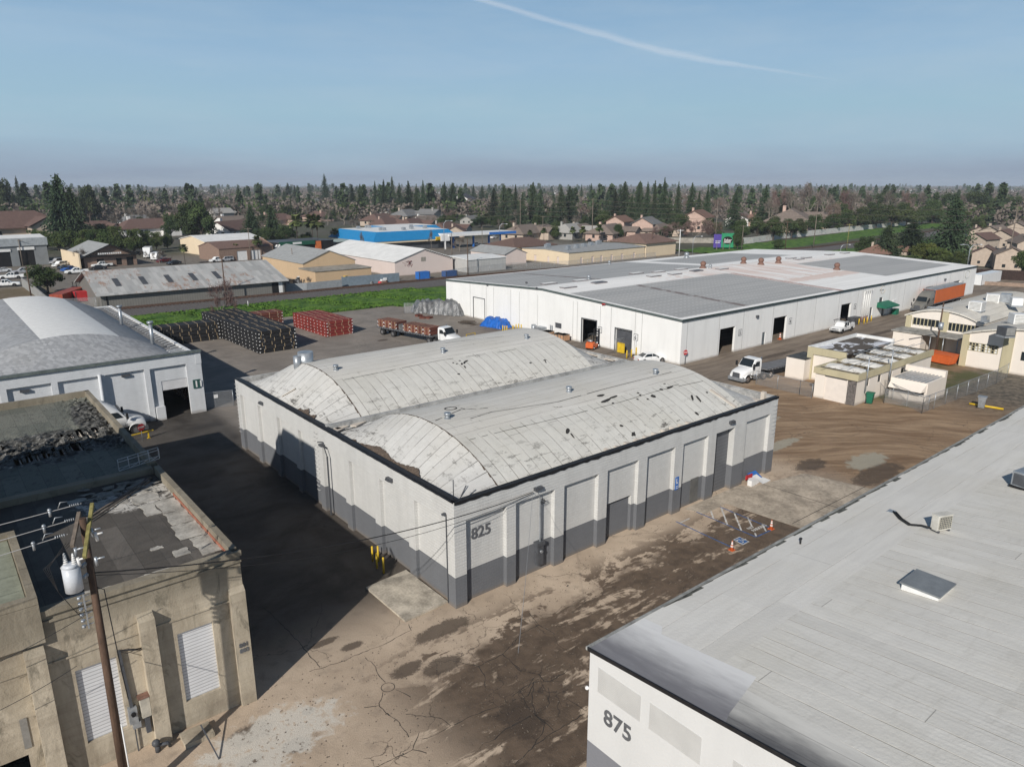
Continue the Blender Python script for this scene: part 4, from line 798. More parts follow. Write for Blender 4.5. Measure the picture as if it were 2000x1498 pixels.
a, b = G(233, 920, 8.25), G(312, 895, 8.6); d = (b-a); up = Vector((0, 0, .55)); sd = Vector((-d.y, d.x, 0)).normalized()*.5
for o in (Vector(), up, sd, up+sd): mb.beam(a+o, b+o, .035)
for i in range(5):
    p = a+d*i/4; mb.beam(p, p+up, .03); mb.beam(p+sd, p+up+sd, .03); mb.beam(p, p+sd, .03); mb.beam(p+up, p+up+sd, .03)
    if i < 4: mb.beam(p, p+d/4+sd, .025)
tag(mb.build("sign_frame", m['steel']), "light rusty steel lattice sign frame lying across the broken roof edge", "frame")
text("door_numbers", "801\n803", .3, m['num'], B3, (-12.85, -.30, 2.9+.35), (R(90), 0, 0), .01)
text("bay_number", "1", 2.0, M("faded_grey_paint", (.26, .25, .23), .8), B3, (-22.05, -.09, 2.35), (R(90), 0, 0), .03)
b = MB(); b.box(-17.35, -16.97, -.4, -.08, 1.7, 2.7); eb = b.build("electric_box", M("beige_box", (.5, .47, .4), .6, .2), B3); b = MB(); b.box(-17.42, -16.92, -.45, -.06, 2.7, 2.76); b.build("box_hood", m['rustv'], eb)
b = MB(); b.box(-17.85, -17.5, -.3, -.08, 1.55, 2.35); b.box(-17.75, -17.42, -.28, -.08, 1.25, 1.55); eb = b.build("meter_box", m['steel'], B3); b = MB(); b.tube([(-17.67, -.3, 2.05), (-17.67, -.4, 2.05)], .1, 10); b.build("meter_dial", m['dark'], eb)
b = MB(); b.beam((-17.68, -.16, 2.35), (-17.82, -.16, 5.3), .13); b.beam((-17.68, -.16, 0), (-17.68, -.16, 1.3), .05); b.beam((-17.15, -.2, .8), (-17.15, -.2, 1.7), .2); b.build("conduit", m['dgrey'], B3)
b = MB()
for k in range(6): b.tube([(-17.82, -.2, 5.3), (-17.5+.1*k, -.5, 5.45-.06*k), (-17.2+.08*k, -.3, 5.15), (-17.5, -.2, 5.05), (-17.8, -.2, 5.25)], .014, 4)
b.build("wire_loops", m['wire'], B3)
b = MB(); b.cyl(-17.0, -.75, 0, .45, .12); b.tube([(-17.1, -.7, .3), (-16.6, -.9, .35), (-16.5, -.8, .05)], .08, 8); b.ball((-17.05, -.8, .5), .18); tag(b.build("water_valve", m['dgrey']), "grey backflow valve at the foot of the stained concrete wall", "valve")
b = MB(); b.beam(G(392, 1415, .9), G(428, 1482, .02), .05); tag(b.build("leaning_rod", m['dgrey']), "thin dark rod leaning beside the concrete doorstep", "rod")
# ---------------------------------------------------------------- warehouse 11 (left)
B4 = empty("barrel_roof_warehouse", (-10, 70, 0), 0, "white block warehouse 11 with grey barrel roof and broad white roof stripe", "warehouse")
mb = MB(); xl = -62; bays = [(1.1-1.6-4.25*k-2.7-1.0, 1.1-1.6-4.25*k) for k in range(13)]
hs = []
for i, (a, b) in enumerate(bays):
    if i == 0: hs.append((-4.2-xl, -.5-xl, 0, 5.75, .3, None))
    else: hs.append((a-xl, b-xl, 0, 5.8, .3, (0, 0)))
wall(mb, (xl, 50.5), (1, 0), 1.1-xl, 6.95, hs); wall(mb, (1.1, 50.5), (0, 1), 44.3, 6.1); wall(mb, (1.1, 94.8), (-1, 0), 63, 6.5); mb.box(-4.2, -.5, 50.8, 51, 4.15, 5.75); mb.box(-4.2, -3.15, 50.8, 51, 0, 4.149); mb.box(.55, 1.14, 50.46, 51.1, 5.6, 6.97)
mb.build("wall", [m['wall11']], B4)
mb = MB(); mb.box(xl, 1.2, 50.3, 50.85, 6.9, 7.12); mb.build("coping", M("grey_green_coping", (.13, .155, .15), .7, .3), B4)
mb = MB(); mb.box(.75, 1.1, 51.0, 94.8, 6.0, 6.5); mb.build("side_parapet", m['white'], B4)
mb = MB(); mb.box(-3.15, -.5, 50.85, 50.92, 3.1, 4.15); mb.build("roll_door", m['wroll'], B4)
mb = MB(); mb.face([(xl, 50.8, 6.3), (.8, 50.8, 6.3), (.8, 94.8, 6.3), (xl, 94.8, 6.3)]); mb.build("flat_roof", M("grey_valley_roofing", (.2, .2, .2), .9, .3), B4)
for vx0, vx1 in ((-20.5, -.9), (-41, -21.2), (-61, -41.5)):
    hw = (vx1-vx0)/2; xc = (vx0+vx1)/2; zc = 9.35; z0 = 6.35; nn = 28; ts = [math.sin(math.pi*(i/nn-.5)) for i in range(nn+1)]; hz = lambda t: z0+(zc-z0)*(1-abs(t)**2.1)
    mb = MB(); st = lambda i, j: 1 if (vx0 < -10 and -13.2 < xc+hw*(ts[j]+ts[j+1])/2 < -5.7) else 0
    mb.grid([[(xc+hw*t, y, hz(t)) for t in ts] for y in np.linspace(56.5, 92, 7)], st); mb.build("barrel_roof", [m['shingle'], m['patchw']], B4)
    mb = MB(); mb.grid([[(xc+hw*t, 56.5-5.3*f, hz(t)*(1-f)+z0*f) for t in ts] for f in (0, .25, .5, .75, 1)]); mb.build("barrel_apron", m['shingle'], B4); mb = MB(); mb.grid([[(xc+hw*t, 92+2*f, hz(t)*(1-f)+z0*f) for t in ts] for f in (0, 1)]); mb.build("barrel_apron", m['shingle'], B4)
for p, tp_ in (((237, 630), (230, 597)), ((298, 669), (291, 628))):
    c = G(*p, 7.2); h = topz(c, *tp_); mb = MB(); mb.cyl(c.x, c.y, 6.3, h-.25, .2); mb.cyl(c.x, c.y, h-.25, h, .34); mb.build("vent_stack", m['steel'], B4)
mb = MB()
for k in range(5): mb.beam((.8, 52+k*.9, 6.5), (-1.2, 51.6+k*.8, 6.6), .1, .1)
for k in range(30): mb.beam((.75, 56+k*1.28, 6.5), (-.3, 55.6+k*1.28, 6.4), .06, .06)
mb.build("roof_braces", m['white'], B4)
mb = MB(); mb.tube([(-9.0, 50.3, 6.0), (-9.0, 50.25, .1)], .16, 10); mb.build("downspout", m['wall11'], B4)
for px in ((48, 763), (245, 733)): q_ = GY(*px, 50.8); mb = MB(); mb.box(q_.x-.4, q_.x+.4, 50.55, 50.8, q_.z-.12, q_.z+.12); mb.build("flood_lamp", m['dgrey'], B4)
mb = MB(); mb.box(.0, .75, 50.42, 50.5, 2.85, 3.85); sg = mb.build("number_sign", M("dark_green_sign", (.03, .09, .08), .6), B4); text("sign_number", "11", .95, m['white'], sg, (.1, 50.41, 3.02), (R(90), 0, 0), .03)
mb = MB(); mb.box(-4.1, -3.2, 50.2, 50.75, 0, 1.5); mb.build("utility_cabinet", m['wall11'], B4)
# ---------------------------------------------------------------- long white warehouse
B5 = empty("white_warehouse", (114, 59, 0), 0, "very long white tilt-up warehouse with low metal roof and open dock doors", "warehouse")
bx0, bx1, by0, by1, ez, rz_, ry = 59.9, 168.2, 30.1, 88.3, 6.5, 7.75, 59.4
mb = MB()
hs = [(69.1-bx0, 73.0-bx0, 0, 4.0, .35, None), (83.6-bx0, 87.5-bx0, 0, 4.0, .35, None), (105.5-bx0, 109.2-bx0, 0, 3.9, .35, None), (141.2-bx0, 145.1-bx0, 0, 3.9, .35, None), (155.7-bx0, 159.6-bx0, 0, 3.9, .3, (2, 2)), (80.55-bx0, 81.45-bx0, 0, 2.05, .12, (2, 2)), (120.3-bx0, 121.8-bx0, 2.6, 3.75, .15, (1, 1)), (121.9-bx0, 122.9-bx0, 0, 2.1, .2, (1, 1)), (116.9-bx0, 118.0-bx0, 0, 2.2, .2, (1, 1))]
wall(mb, (bx0, by0), (1, 0), bx1-bx0, ez, hs)
L = by1-by0
hs = [(by1-49.9, by1-46.5, 0, 3.95, .35, None), (by1-42.6, by1-39.2, 0, 3.45, .4, (1, 1)), (by1-79.2, by1-75.6, 0, 3.95, .1, (0, 0)), (by1-56.2, by1-54.6, 1.5, 2.4, .12, (1, 1))]
wall(mb, (bx0, by1), (0, -1), L, ez, hs); wall(mb, (bx1, by0), (0, 1), L, ez); wall(mb, (bx1, by1), (-1, 0), bx1-bx0, ez)
for x in (bx0, bx1): mb.face([(x, by0, ez), (x, ry, rz_), (x, by1, ez)], 0)
mb.build("wall", [m['whitewall'], m['dgrey'], M("slate_door", (.12, .14, .155), .6)], B5)
mb = MB()
for y in (80.2, 75.1, 72.9, 67.9, 65.5, 60.6, 51.9, 50.9, 45.8, 43.5, 38.6, 37.3): mb.box(bx0-.012, bx0+.01, y-.03, y+.03, 0, ez)
for x in (61.2, 68.8, 75.0, 83.2, 90.3, 96.4, 104.5, 111.5, 113.2, 124.5, 131, 138.2, 146.5, 153.5, 161): mb.box(x-.03, x+.03, by0-.012, by0+.01, 0, ez)
mb.build("panel_joints", M("joint_sealant", (.33, .33, .32), .8), B5)
mb = MB(); o = .12; mb.face([(bx0-o, by0-o, ez), (bx1+o, by0-o, ez), (bx1+o, ry, rz_), (bx0-o, ry, rz_)]); mb.face([(bx0-o, ry, rz_), (bx1+o, ry, rz_), (bx1+o, by1+o, ez), (bx0-o, by1+o, ez)]); mb.build("metal_roof", m['white_roof'], B5)
mb = MB(); mb.box(bx0-.2, bx1+.2, by0-.22, by0-.12, ez-.3, ez+.03); mb.build("gutter", M("dark_green_gutter", (.035, .055, .055), .5), B5)
mb = MB(); mb.beam((bx0-.18, by0-.2, ez-.12), (bx0-.18, ry, rz_-.12), .08, .28); mb.beam((bx0-.18, ry, rz_-.12), (bx0-.18, by1, ez-.12), .08, .28); mb.build("rake_trim", m['bark'] if False else M("green_grey_rake", (.10, .125, .12), .6), B5)
for (a, b) in ((49.9, 46.5), (42.6, 39.2), (79.2, 75.6)):
    mb = MB()
    for y in (a, b): mb.box(bx0-.05, bx0+.0, y-.07, y+.07, 0, 4.0 if a != 42.6 else 3.5)
    mb.box(bx0-.05, bx0, b-.07, a+.07, (4.0 if a != 42.6 else 3.5), (4.1 if a != 42.6 else 3.6)); mb.build("door_frame", m['dgrey'], B5)
zroof = lambda y: ez+(rz_-ez)*(1-abs(y-ry)/(ry-by0))
for (px, py, big) in ((1373, 524, 1), (1387, 524, 0), (1452, 515, 1), (1486, 517, 1), (1520, 514, 1), (1634, 527, 1), (1341, 504, 1), (1190, 516, 0), (1150, 546, 0)):
    z = 7.5
    for _ in range(12): g = G(px, py, z); z = zroof(g.y)
    v = MB(); s = 1.0 if big else .55; v.cyl(g.x, g.y, z-.1, z+.5*s, .85*s, r2=.45*s); v.ball((g.x, g.y, z+.95*s), .62*s, .62*s, .55*s); v.cyl(g.x, g.y, z+.4*s, z+.75*s, .45*s); v.build("roof_ventilator", m['rustv'] if px > 1370 and big else m['steel'], B5)
for (px, py) in ((1072, 555), (1110, 562), (1134, 549), (1170, 553), (1243, 535), (1277, 540), (1286, 532), (1318, 536), (1330, 527), (1360, 530), (1410, 526), (1560, 507), (1575, 504), (1620, 498), (1650, 495), (1545, 505)):
    z = 7.6
    for _ in range(12): g = G(px, py, z); z = zroof(g.y)
    v = MB(); v.box(g.x-1.5, g.x+1.5, g.y-.65, g.y+.65, z-.1, z+.22, m=1, mt=0); v.build("ridge_skylight", [m['patchw'] if px not in (1170, 1360) else m['dgrey'], M("skylight_curb", (.2, .19, .2), .8)], B5)
for t_, x, z in (("4", 88.3, 2.6), ("5", 74.0, 2.5), ("3", 110.4, 2.7), ("2", 146.2, 2.7), ("1", 160.8, 2.7)):
    mb = MB(); mb.box(x-.1, x+.75, by0-.03, by0, z-.15, z+.85); sg = mb.build("number_sign", m['dgrey'], B5); mb = MB(); mb.box(x-.03, x+.68, by0-.04, by0-.03, z-.08, z+.78); mb.build("sign_face", m['white'], sg); text("sign_number", t_, .8, m['dgrey'], sg, (x+.08, by0-.045, z+.03), (R(90), 0, 0), .02, .004)
for t_, y in (("6", 38.7), ("7", 46.1)):
    mb = MB(); mb.box(bx0-.03, bx0, y-.75, y+.1, 2.2, 3.2); sg = mb.build("number_sign", m['dgrey'], B5); mb = MB(); mb.box(bx0-.04, bx0-.03, y-.68, y+.03, 2.27, 3.13); mb.build("sign_face", m['white'], sg); text("sign_number", t_, .8, m['dgrey'], sg, (bx0-.045, y-.05, 2.38), (R(90), 0, R(-90)), .02, .004)
# awning, pipes, logo
mb = MB(); a0 = GY(1718, 597, by0); mb.face([(119.6, by0, 2.9), (124.2, by0, 2.9), (124.8, by0-2.0, 2.2), (119.2, by0-2.0, 2.2)]); mb.face([(119.2, by0-2, 2.2), (124.8, by0-2, 2.2), (124.8, by0-2, 1.95), (119.2, by0-2, 1.95)]); mb.face([(119.6, by0, 2.9), (119.2, by0-2, 2.2), (119.2, by0-2, 1.95), (119.5, by0, 1.95)]); mb.build("green_awning", m['green'], B5)
mb = MB()
for x in (113.6, 114.4, 115.2, 116.0): mb.tube([(x, by0-.15, .8), (x, by0-.15, 5.6), (x, by0-.5, 5.9), (x, by0-.5, 5.5)], .09, 8)
build_split(mb, "vent_pipe", m['whitewall'], B5)
mb = MB()
for x in (113.0, 114.0, 115.0): mb.cyl(x, by0-.4, 0, .9, .16)
build_split(mb, "valve", m['rustv'], B5)
text("wall_lettering", "MB sons", .55, m['dgrey'], B5, (119.9, by0-.01, 5.0), (R(90), 0, 0), .0, .004); bpy.data.objects["wall_lettering"].data.name = "wall_lettering"
def wireloop(name, pts, r, mat_, parent): b = MB(); b.tube(pts, r, 5); return b.build(name, mat_, parent)
wireloop("wall_logo", [(163.2+1.3*math.cos(a), by0-.02, 4.9+.9*math.sin(a)) for a in np.linspace(.5, 6.0, 20)]+[(164.8, by0-.02, 6.0)], .05, M("faded_logo_paint", (.42, .43, .4), .8), B5)
wireloop("wall_ring_logo", [(121.3+.9*math.cos(a), by0-.02, 5.2+.75*math.sin(a)) for a in np.linspace(.9, 6.2, 18)], .03, M("faded_tan_paint", (.5, .4, .26), .8), B5)
for (px, py) in ((1030, 552), (1050, 563), (953, 556)): q_ = GX(px, py, bx0); mb = MB(); mb.ball((bx0-.2, q_.y, q_.z), .16, .3, .2); mb.build("wall_lamp", m['dgrey'], B5)
for (px, py) in ((1478, 618), (1845, 546)): q_ = GY(px, py, by0); mb = MB(); mb.box(q_.x-.25, q_.x+.25, by0-.3, by0, q_.z-.18, q_.z+.18); mb.build("wall_lamp", m['dgrey'], B5)
q_ = GX(1181, 595, bx0); mb = MB(); mb.tube([(bx0-.1, q_.y-.3, q_.z+.15), (bx0-.3, q_.y-.3, q_.z+.1), (bx0-.3, q_.y+.3, q_.z+.1), (bx0-.1, q_.y+.3, q_.z-.15)], .09, 8); mb.build("red_horn", m['red'], B5)
# clutter seen through open doors
for (x, y) in ((70.6, 32.5), (72.0, 33.5), (84.8, 33.0), (86.5, 34), (107.6, 31.4)):
    b = MB(); b.box(x-.6, x+.6, y-.4, y+.4, .75, .85); b.box(x-.5, x+.2, y-.3, y+.2, .85, 1.3); o = b.build("workbench", m['woodg'])
    for sx in (-.5, .5):
        for sy in (-.3, .3): l = MB(); l.box(x+sx-.04, x+sx+.04, y+sy-.04, y+sy+.04, 0, .75); l.build("leg", m['dgrey'], o)
    tag(o, {70.6: "cluttered workbench just inside the first open dock door", 72.0: "second workbench deeper inside the first open dock door", 84.8: "workbench inside dock door four behind the red cone", 86.5: "second workbench inside dock door four, right side", 107.6: "grey bench in the doorway behind the white utility pickup"}[x], "workbench")
# ---------------------------------------------------------------- utility poles and wires
def catenary(a, b, sag, n=14):
    a = Vector(a); b = Vector(b); return [a.lerp(b, i/n)-Vector((0, 0, sag*4*(i/n)*(1-i/n))) for i in range(n+1)]
def wire(a, b, sag, r, mat_, label, group=None, name="power_line"):
    mb = MB(); mb.tube(catenary(a, b, sag), r, 4, cap=False); o = mb.build(name, mat_); tag(o, label, "wire", group); return o
PB = G(252, 1573); ptop = Vector((PB.x+.1, PB.y, topz(PB, 163, 1012)))
pole = empty("utility_pole", PB, 0, "nearest brown utility pole carrying a pale grey transformer can, before the concrete warehouse", "utility pole")
mb = MB(); mb.tube([PB, PB.lerp(ptop, .5), ptop], [.175, .15, .115], 14); mb.build("shaft", m['wood'], pole)
TZ = GX(155, 1150, PB.x-.4).z
d1 = Vector((.35, .94, 0)); cc = ptop-Vector((0, 0, .35))
mb = MB(); mb.beam(cc-d1*1.0+Vector((-.2, .08, -.25)), cc+d1*.55+Vector((-.2, .08, .35)), .12, .14); mb.build("crossarm", m['woodg'], pole)
m['armg'] = M("mossy_crossarm_wood", (.27, .24, .09), .85, .35, 4)
mb = MB(); mb.beam(cc-d1*1.3+Vector((.17, -.05, -.6)), cc+d1*.9+Vector((.17, -.05, .5)), .12, .14); mb.build("crossarm", m['armg'], pole)
tc = Vector((PB.x-.55, PB.y-.2, TZ)); mb = MB(); mb.cyl(tc.x, tc.y, tc.z, tc.z+1.0, .30, 22); mb.cyl(tc.x, tc.y, tc.z+1.0, tc.z+1.1, .32, 22, r2=.2); tr = mb.build("transformer", M("pale_grey_enamel", (.55, .58, .62), .35, .1), pole)
mb = MB()
for (dx, dy) in ((-.12, .1), (.12, -.1)):
    for k in range(5): mb.cyl(tc.x+dx, tc.y+dy, tc.z+1.08+.08*k, tc.z+1.12+.08*k, .085-.01*k, 10)
    mb.cyl(tc.x+dx, tc.y+dy, tc.z+1.05, tc.z+1.5, .03, 8)
mb.build("bushing", m['white'], tr)
mb = MB(); mb.beam((tc.x+.35, tc.y, tc.z+.4), (PB.x, PB.y, tc.z+.4), .1, .1); mb.beam((tc.x+.35, tc.y, tc.z+.85), (PB.x, PB.y, tc.z+.85), .1, .1); mb.build("bracket", m['steel'], pole)
mb = MB()
for z in np.linspace(TZ-1.7, TZ-.5, 6): mb.cyl(PB.x-.45, PB.y-.05, z, z+.1, .07, 8); mb.beam((PB.x-.45, PB.y-.05, z+.06), (PB.x-.1, PB.y, z+.06), .03)
mb.beam((PB.x-.3, PB.y-.05, TZ-1.8), (PB.x-.3, PB.y-.05, TZ-.3), .05); mb.build("secondary_rack", m['steel'], pole)
mb = MB()
for (dx, dy, dz, a) in ((.3, -.15, TZ+2.2, .3), (.38, -.25, TZ+2.05, .6), (.25, -.4, TZ+1.15, .2), (-.3, -.1, TZ+1.6, 0), (-.3, -.35, TZ+1.3, .4)):
    q = PB+Vector((dx, dy, dz-.0)); mb = MB(); mb.tube([q, q+Vector((.08*a, 0, -.34))], .055, 10); mb.tube([q+Vector((.0, 0, -.08)), q+Vector((.28*math.cos(a), -.12, -.02))], .035, 8); mb.build("fuse_cutout", m['steel'] if a < .35 else m['white'], pole)
mb = MB()
for k in range(4):
    y = rnd.uniform(-.4, .2); mb.tube([(tc.x-.1+.1*k, tc.y+y*.3, tc.z+1.9), (tc.x-.65-.06*k, tc.y-.1, tc.z+1.2), (tc.x-.5, tc.y+.02*k, tc.z+.1), (tc.x-.1, tc.y-.1, tc.z-.8), (PB.x-.45, PB.y-.05, TZ-.7-.2*k)], .011, 4)
mb.tube([(PB.x+.14, PB.y-.05, TZ-.2), (PB.x+.4, PB.y-.05, TZ-.4), (PB.x+.52, PB.y-.1, 6.2), (PB.x+.6, PB.y, 4.9), (-17.9, -.4, 5.3)], .02, 5); mb.build("drop_wires", m['wire'], pole)
mb = MB(); mb.tube([(PB.x+.2, PB.y-.1, 4), (PB.x+.22, PB.y-.1, 0)], .03, 6); mb.build("ground_conduit", m['white'], pole)
for i, (px, py) in enumerate(((793, 415), (750, 560), (660, 715))):
    a = G(px/4.993, 900+py/4.993, ptop.z-.5-.1*i); e = a+Vector((-26, 1.2-1.2*i, .5))
    wire(a, e, .5, .016, m['wirel'], "%s of three primary conductors leaving the transformer pole toward the left frame edge" % ("top", "middle", "bottom")[i], "primary conductors of the near pole")
    mb = MB(); dd = (e-a).normalized(); 
    for k in range(5): mb.tube([a+dd*(.1+.07*k), a+dd*(.13+.07*k)], .06, 8)
    q = a+dd*1.1; mb.ball(q, .07); mb.tube([q, q+Vector((0, 0, -.28))], .05, 6); mb.tube([a+dd*.8, a+dd*.7+Vector((0, 0, .22)), a+dd*.45+Vector((0, 0, .2))], .02, 5)
    mb.build("strain_insulator", m['steel'], pole)
WB = GY(1038, 960, 0); sp = PB+Vector((.15, 0, GX(195, 1150, PB.x+.1).z)); wire(sp, (WB.x, -.12, WB.z), .9, .028, m['wire'], "thick black service cable from the near pole to the wall bracket beside number 825", name="service_cable")
wire(sp+Vector((0, 0, -.1)), (WB.x, -.13, WB.z-.06), 1.25, .014, m['wire'], "thin black cable sagging below the thick service cable", name="service_cable")
wire((WB.x, -.12, WB.z), G(1012, 1275, 7.4), .5, .01, m['wirel'], "thin pale cable crossing the alley to the pale warehouse roof edge", name="span_cable")
for i, (pa, pb) in enumerate((((0, 1285), (188, 1188)), ((0, 1380), (150, 1300)))):
    a = GY(*pb, -1.4) if i else GY(pb[0], pb[1], -1.6); b = GY(*pa, -1.4); wire(a, b+(b-a)*.5, .15, .014, m['wire'], ("upper", "lower")[i]+" slack black wire running left from the near pole past the raised bay", name="slack_wire")
G_rail = "tall poles of the line along the railway"
def upole(px, py, ty, label, grp=None, arms=1, mat_=None, lamp=False):
    g = G(px, py); h = topz(g, px, ty); r_ = .16 if h < 16 else .2
    o = empty("utility_pole", g, 0, label, "utility pole", grp); mb = MB(); mb.tube([g, (g.x, g.y, h)], [r_, r_*.6], 8); mb.build("shaft", mat_ or m['woodg'], o)
    for k in range(arms): mb = MB(); z = h-.4-1.1*k; mb.beam((g.x-1.0, g.y+.7, z), (g.x+1.0, g.y-.7, z), .12, .14); mb.build("crossarm", mat_ or m['woodg'], o)
    if lamp: mb = MB(); mb.tube([(g.x, g.y, h-.6), (g.x-.8, g.y-.5, h+.1), (g.x-2.0, g.y-1.3, h)], .06, 6); mb.ball((g.x-2.1, g.y-1.35, h-.05), .3, .3, .12); mb.build("lamp_arm", m['steel'], o)
    return g, h
PL = [(1016, 466, 390, "tall thin pole behind the brown hip roof, left of the row building"), (1156, 470, 388, "tall grey pole rising behind the cream row building"), (1396, 482, 392, "tall dark pole just left of the purple and green billboard"), (1588, 488, 398, "tall grey pole before the bare trees right of the billboard"), (1966, 527, 400, "tallest pole at the far right edge before the beige townhouses")]
tops = [upole(x, y, t, l, G_rail, 1) for x, y, t, l in PL]
for k in range(4):
    pts = [(-60, 330, 18)]; 
    q = [Vector((g.x, g.y, h-.3-2.1*k)) for g, h in tops]; q = [q[0]+(q[0]-q[1])*2.2]+q+[q[-1]+(q[-1]-q[-2])*1.0]
    mb = MB()
    for a, b in zip(q, q[1:]): mb.tube(catenary(a, b, 1.0+(b-a).length*.008), .055, 3, cap=False)
    tag(mb.build("power_line", m['woodg']), "%s of the long wires strung across the whole view above the rooftops" % ("topmost", "second from top", "third from top", "lowest")[k], "wire", "long wires along the railway")
for x, y, t, l, a, mt_ in ((45, 520, 467, "grey pole standing before the grey workshop at left", 1, 'woodg'), (64, 597, 520, "dark thin pole beside the round dark tree at left", 0, 'wood'), (442, 590, 500, "bare pole in front of the rusty roofed shed", 0, 'wood'), (490, 508, 445, "grey pole left of the palms behind the rusty shed", 1, 'woodg'), (574, 540, 485, "leaning grey pole beside the tan building", 0, 'woodg'), (883, 510, 455, "grey pole in the street beyond the white roofed building", 0, 'woodg'), (914, 537, 466, "brown pole beside the pale ribbed building", 0, 'wood'), (1272, 500, 450, "tan pole in front of the cream row building", 1, 'wood'), (1060, 463, 422, "short grey pole with crossarm behind the brown hip roof", 1, 'woodg'), (1326, 502, 448, "white sleeved pole beyond the long warehouse roof", 1, 'white'), (1448, 492, 440, "tan pole right of the billboard", 1, 'woodg'), (1533, 492, 431, "brown pole before the green railway bank", 1, 'wood'), (1653, 492, 437, "light brown pole at the far end of the green bank", 1, 'armg'), (1895, 512, 472, "grey pole behind the far corner of the long warehouse", 1, 'woodg'), (942, 490, 442, "pole beside the blue filling station canopy", 0, 'woodg'), (863, 440, 398, "thin dark pole rising behind the blue roof", 0, 'woodg'), (1826, 700, 590, "brown pole with silver cutouts beside the orange skip", 0, 'wood')):
    g, h = upole(x, y, t, l, None, a, m[mt_])
g = G(1818, 722); h = topz(g, 1836, 596); mb = MB(); mb.beam((g.x-1.0, g.y+1.2, h-.3), (g.x+.9, g.y-1.2, h-.35), .12); mb.cyl(g.x+.3, g.y-.3, 5.6, 6.6, .32, 12); 
tag(mb.build("pole_transformer", m['steel']), "silver transformer and crossarm gear on the brown pole near the orange skip", "transformer")
for x, y, t, l in ((1886, 540, 478, "double headed street lamp behind the far warehouse corner"), (1352, 502, 462, "curved street lamp behind the warehouse roof left of the billboard"), (868, 492, 432, "street lamp beside the blue roofed store"), (976, 480, 438, "street lamp on the road right of the filling station"), (1640, 505, 478, "small white lamp beyond the far warehouse roof")):
    g = G(x, y); h = topz(g, x, t); o = empty("street_lamp", g, 0, l, "street lamp"); mb = MB(); mb.tube([g, (g.x, g.y, h-1), (g.x+.6, g.y-.5, h), (g.x+2.2, g.y-1.6, h+.1)], .1, 6); mb.build("shaft", m['steel'], o); mb = MB(); mb.ball((g.x+2.4, g.y-1.8, h), .5, .3, .14); mb.build("lamp_head", m['white'], o)
    if 'double' in l: mb = MB(); mb.tube([(g.x, g.y, h-1), (g.x-.6, g.y+.5, h), (g.x-2, g.y+1.5, h+.1)], .1, 6); mb.ball((g.x-2.2, g.y+1.6, h), .5, .3, .14); mb.build("second_arm", m['steel'], o)
# ---------------------------------------------------------------- bollards, cones, signs, bins, fences
first = None
for i, (x, y, l) in enumerate((((-1.05, 8.35), 0, "yellow bollard farthest left of the four beside the grey wall"), ((-.75, 8.1), 0, "yellow bollard nearest the grey wall, second of the four"), ((-1.3, 7.3), 0, "yellow bollard in the middle of the group of four"), ((-1.25, 6.5), 0, "yellow bollard nearest the concrete pad, last of the four"))):
    b = MB(); b.cyl(0, 0, 0, 1.12, .065, 12); b.ball((0, 0, 1.12), .065, .065, .04)
    if first is None: o = first = b.build("bollard", m['yellow'])
    else: o = first.copy(); COL.objects.link(o)
    o.location = (x[0], x[1], 0); tag(o, l, "bollard", "yellow bollards beside the grey warehouse")
cone0 = None
def cone(p, label, s=1.0):
    global cone0
    if cone0 is None:
        r_ = cone0 = empty("traffic_cone", (0, 0, 0)); b = MB(); b.box(-.19, .19, -.19, .19, 0, .035); b.build("base", m['orange'], r_, True)
        b = MB(); b.cyl(0, 0, .035, .72, .14, 16, r2=.03); b.build("cone_body", m['orange'], r_, True)
        b = MB(); b.cyl(0, 0, .42, .56, .085, 16, r2=.064); b.cyl(0, 0, .25, .34, .114, 16, r2=.1); b.cyl(0, 0, .6, .66, .06, 16, r2=.05); b.build("reflective_bands", m['white'], r_, True)
    else: r_ = copy_tree(cone0)
    r_.location = (p.x, p.y, .01); r_.scale = (s, s, s); tag(r_, label, "traffic cone", "orange traffic cones")
cone(G(1429, 1074), "orange white cone at the lower corner of the blue bay line, beside the wheelchair marking"); cone(G(1506, 1033), "orange white cone at the outer corner of the hatched no parking area")
cone(G(1523, 663), "orange cone standing in the open dock doorway four", 1.5)
# stop signs
def stop_sign(p, rz, label, h=2.1):
    o = empty("stop_sign", p, rz, label, "stop sign"); b = MB(); b.cyl(0, 0, 0, h, .035, 8); b.build("post", m['steel'], o, True)
    b = MB(); n = 8; pts = [(.38*math.cos(R(22.5+45*k)), -.05, h-.3+.38*math.sin(R(22.5+45*k))) for k in range(8)]; b.face(pts); b.face([(x, -.03, z) for x, y, z in pts][::-1]); s_ = b.build("sign_face", m['red'], o, True)
    t = text("sign_word", "STOP", .26, m['white'], None, (0, 0, 0), (R(90), 0, 0), .008, .003, 'CENTER'); t.parent = s_; t.location = (0, -.056, h-.39); return o
stop_sign(G(279, 861), R(20), "round red stop sign fixed to the yellow rail beside the white tractor", 1.75)
stop_sign(Vector((bx0+.7, by0-.35, 0)), R(-15), "red stop sign at the near corner of the long white warehouse")
b = MB(); a = G(236, 870, .0); c = G(297, 854, 0); b.beam((a.x, a.y, .75), (c.x+.2, c.y, .75), .1); b.beam((c.x-.3, c.y, 0), (c.x-.3, c.y, .75), .12); b.beam((a.x, a.y, 0), (a.x, a.y, .75), .12); b.box(c.x-.45, c.x-.15, c.y-.15, c.y+.15, 0, .03)
tag(b.build("guard_rail", m['yellow']), "low yellow guard rail before the white tractor cab", "guard rail")
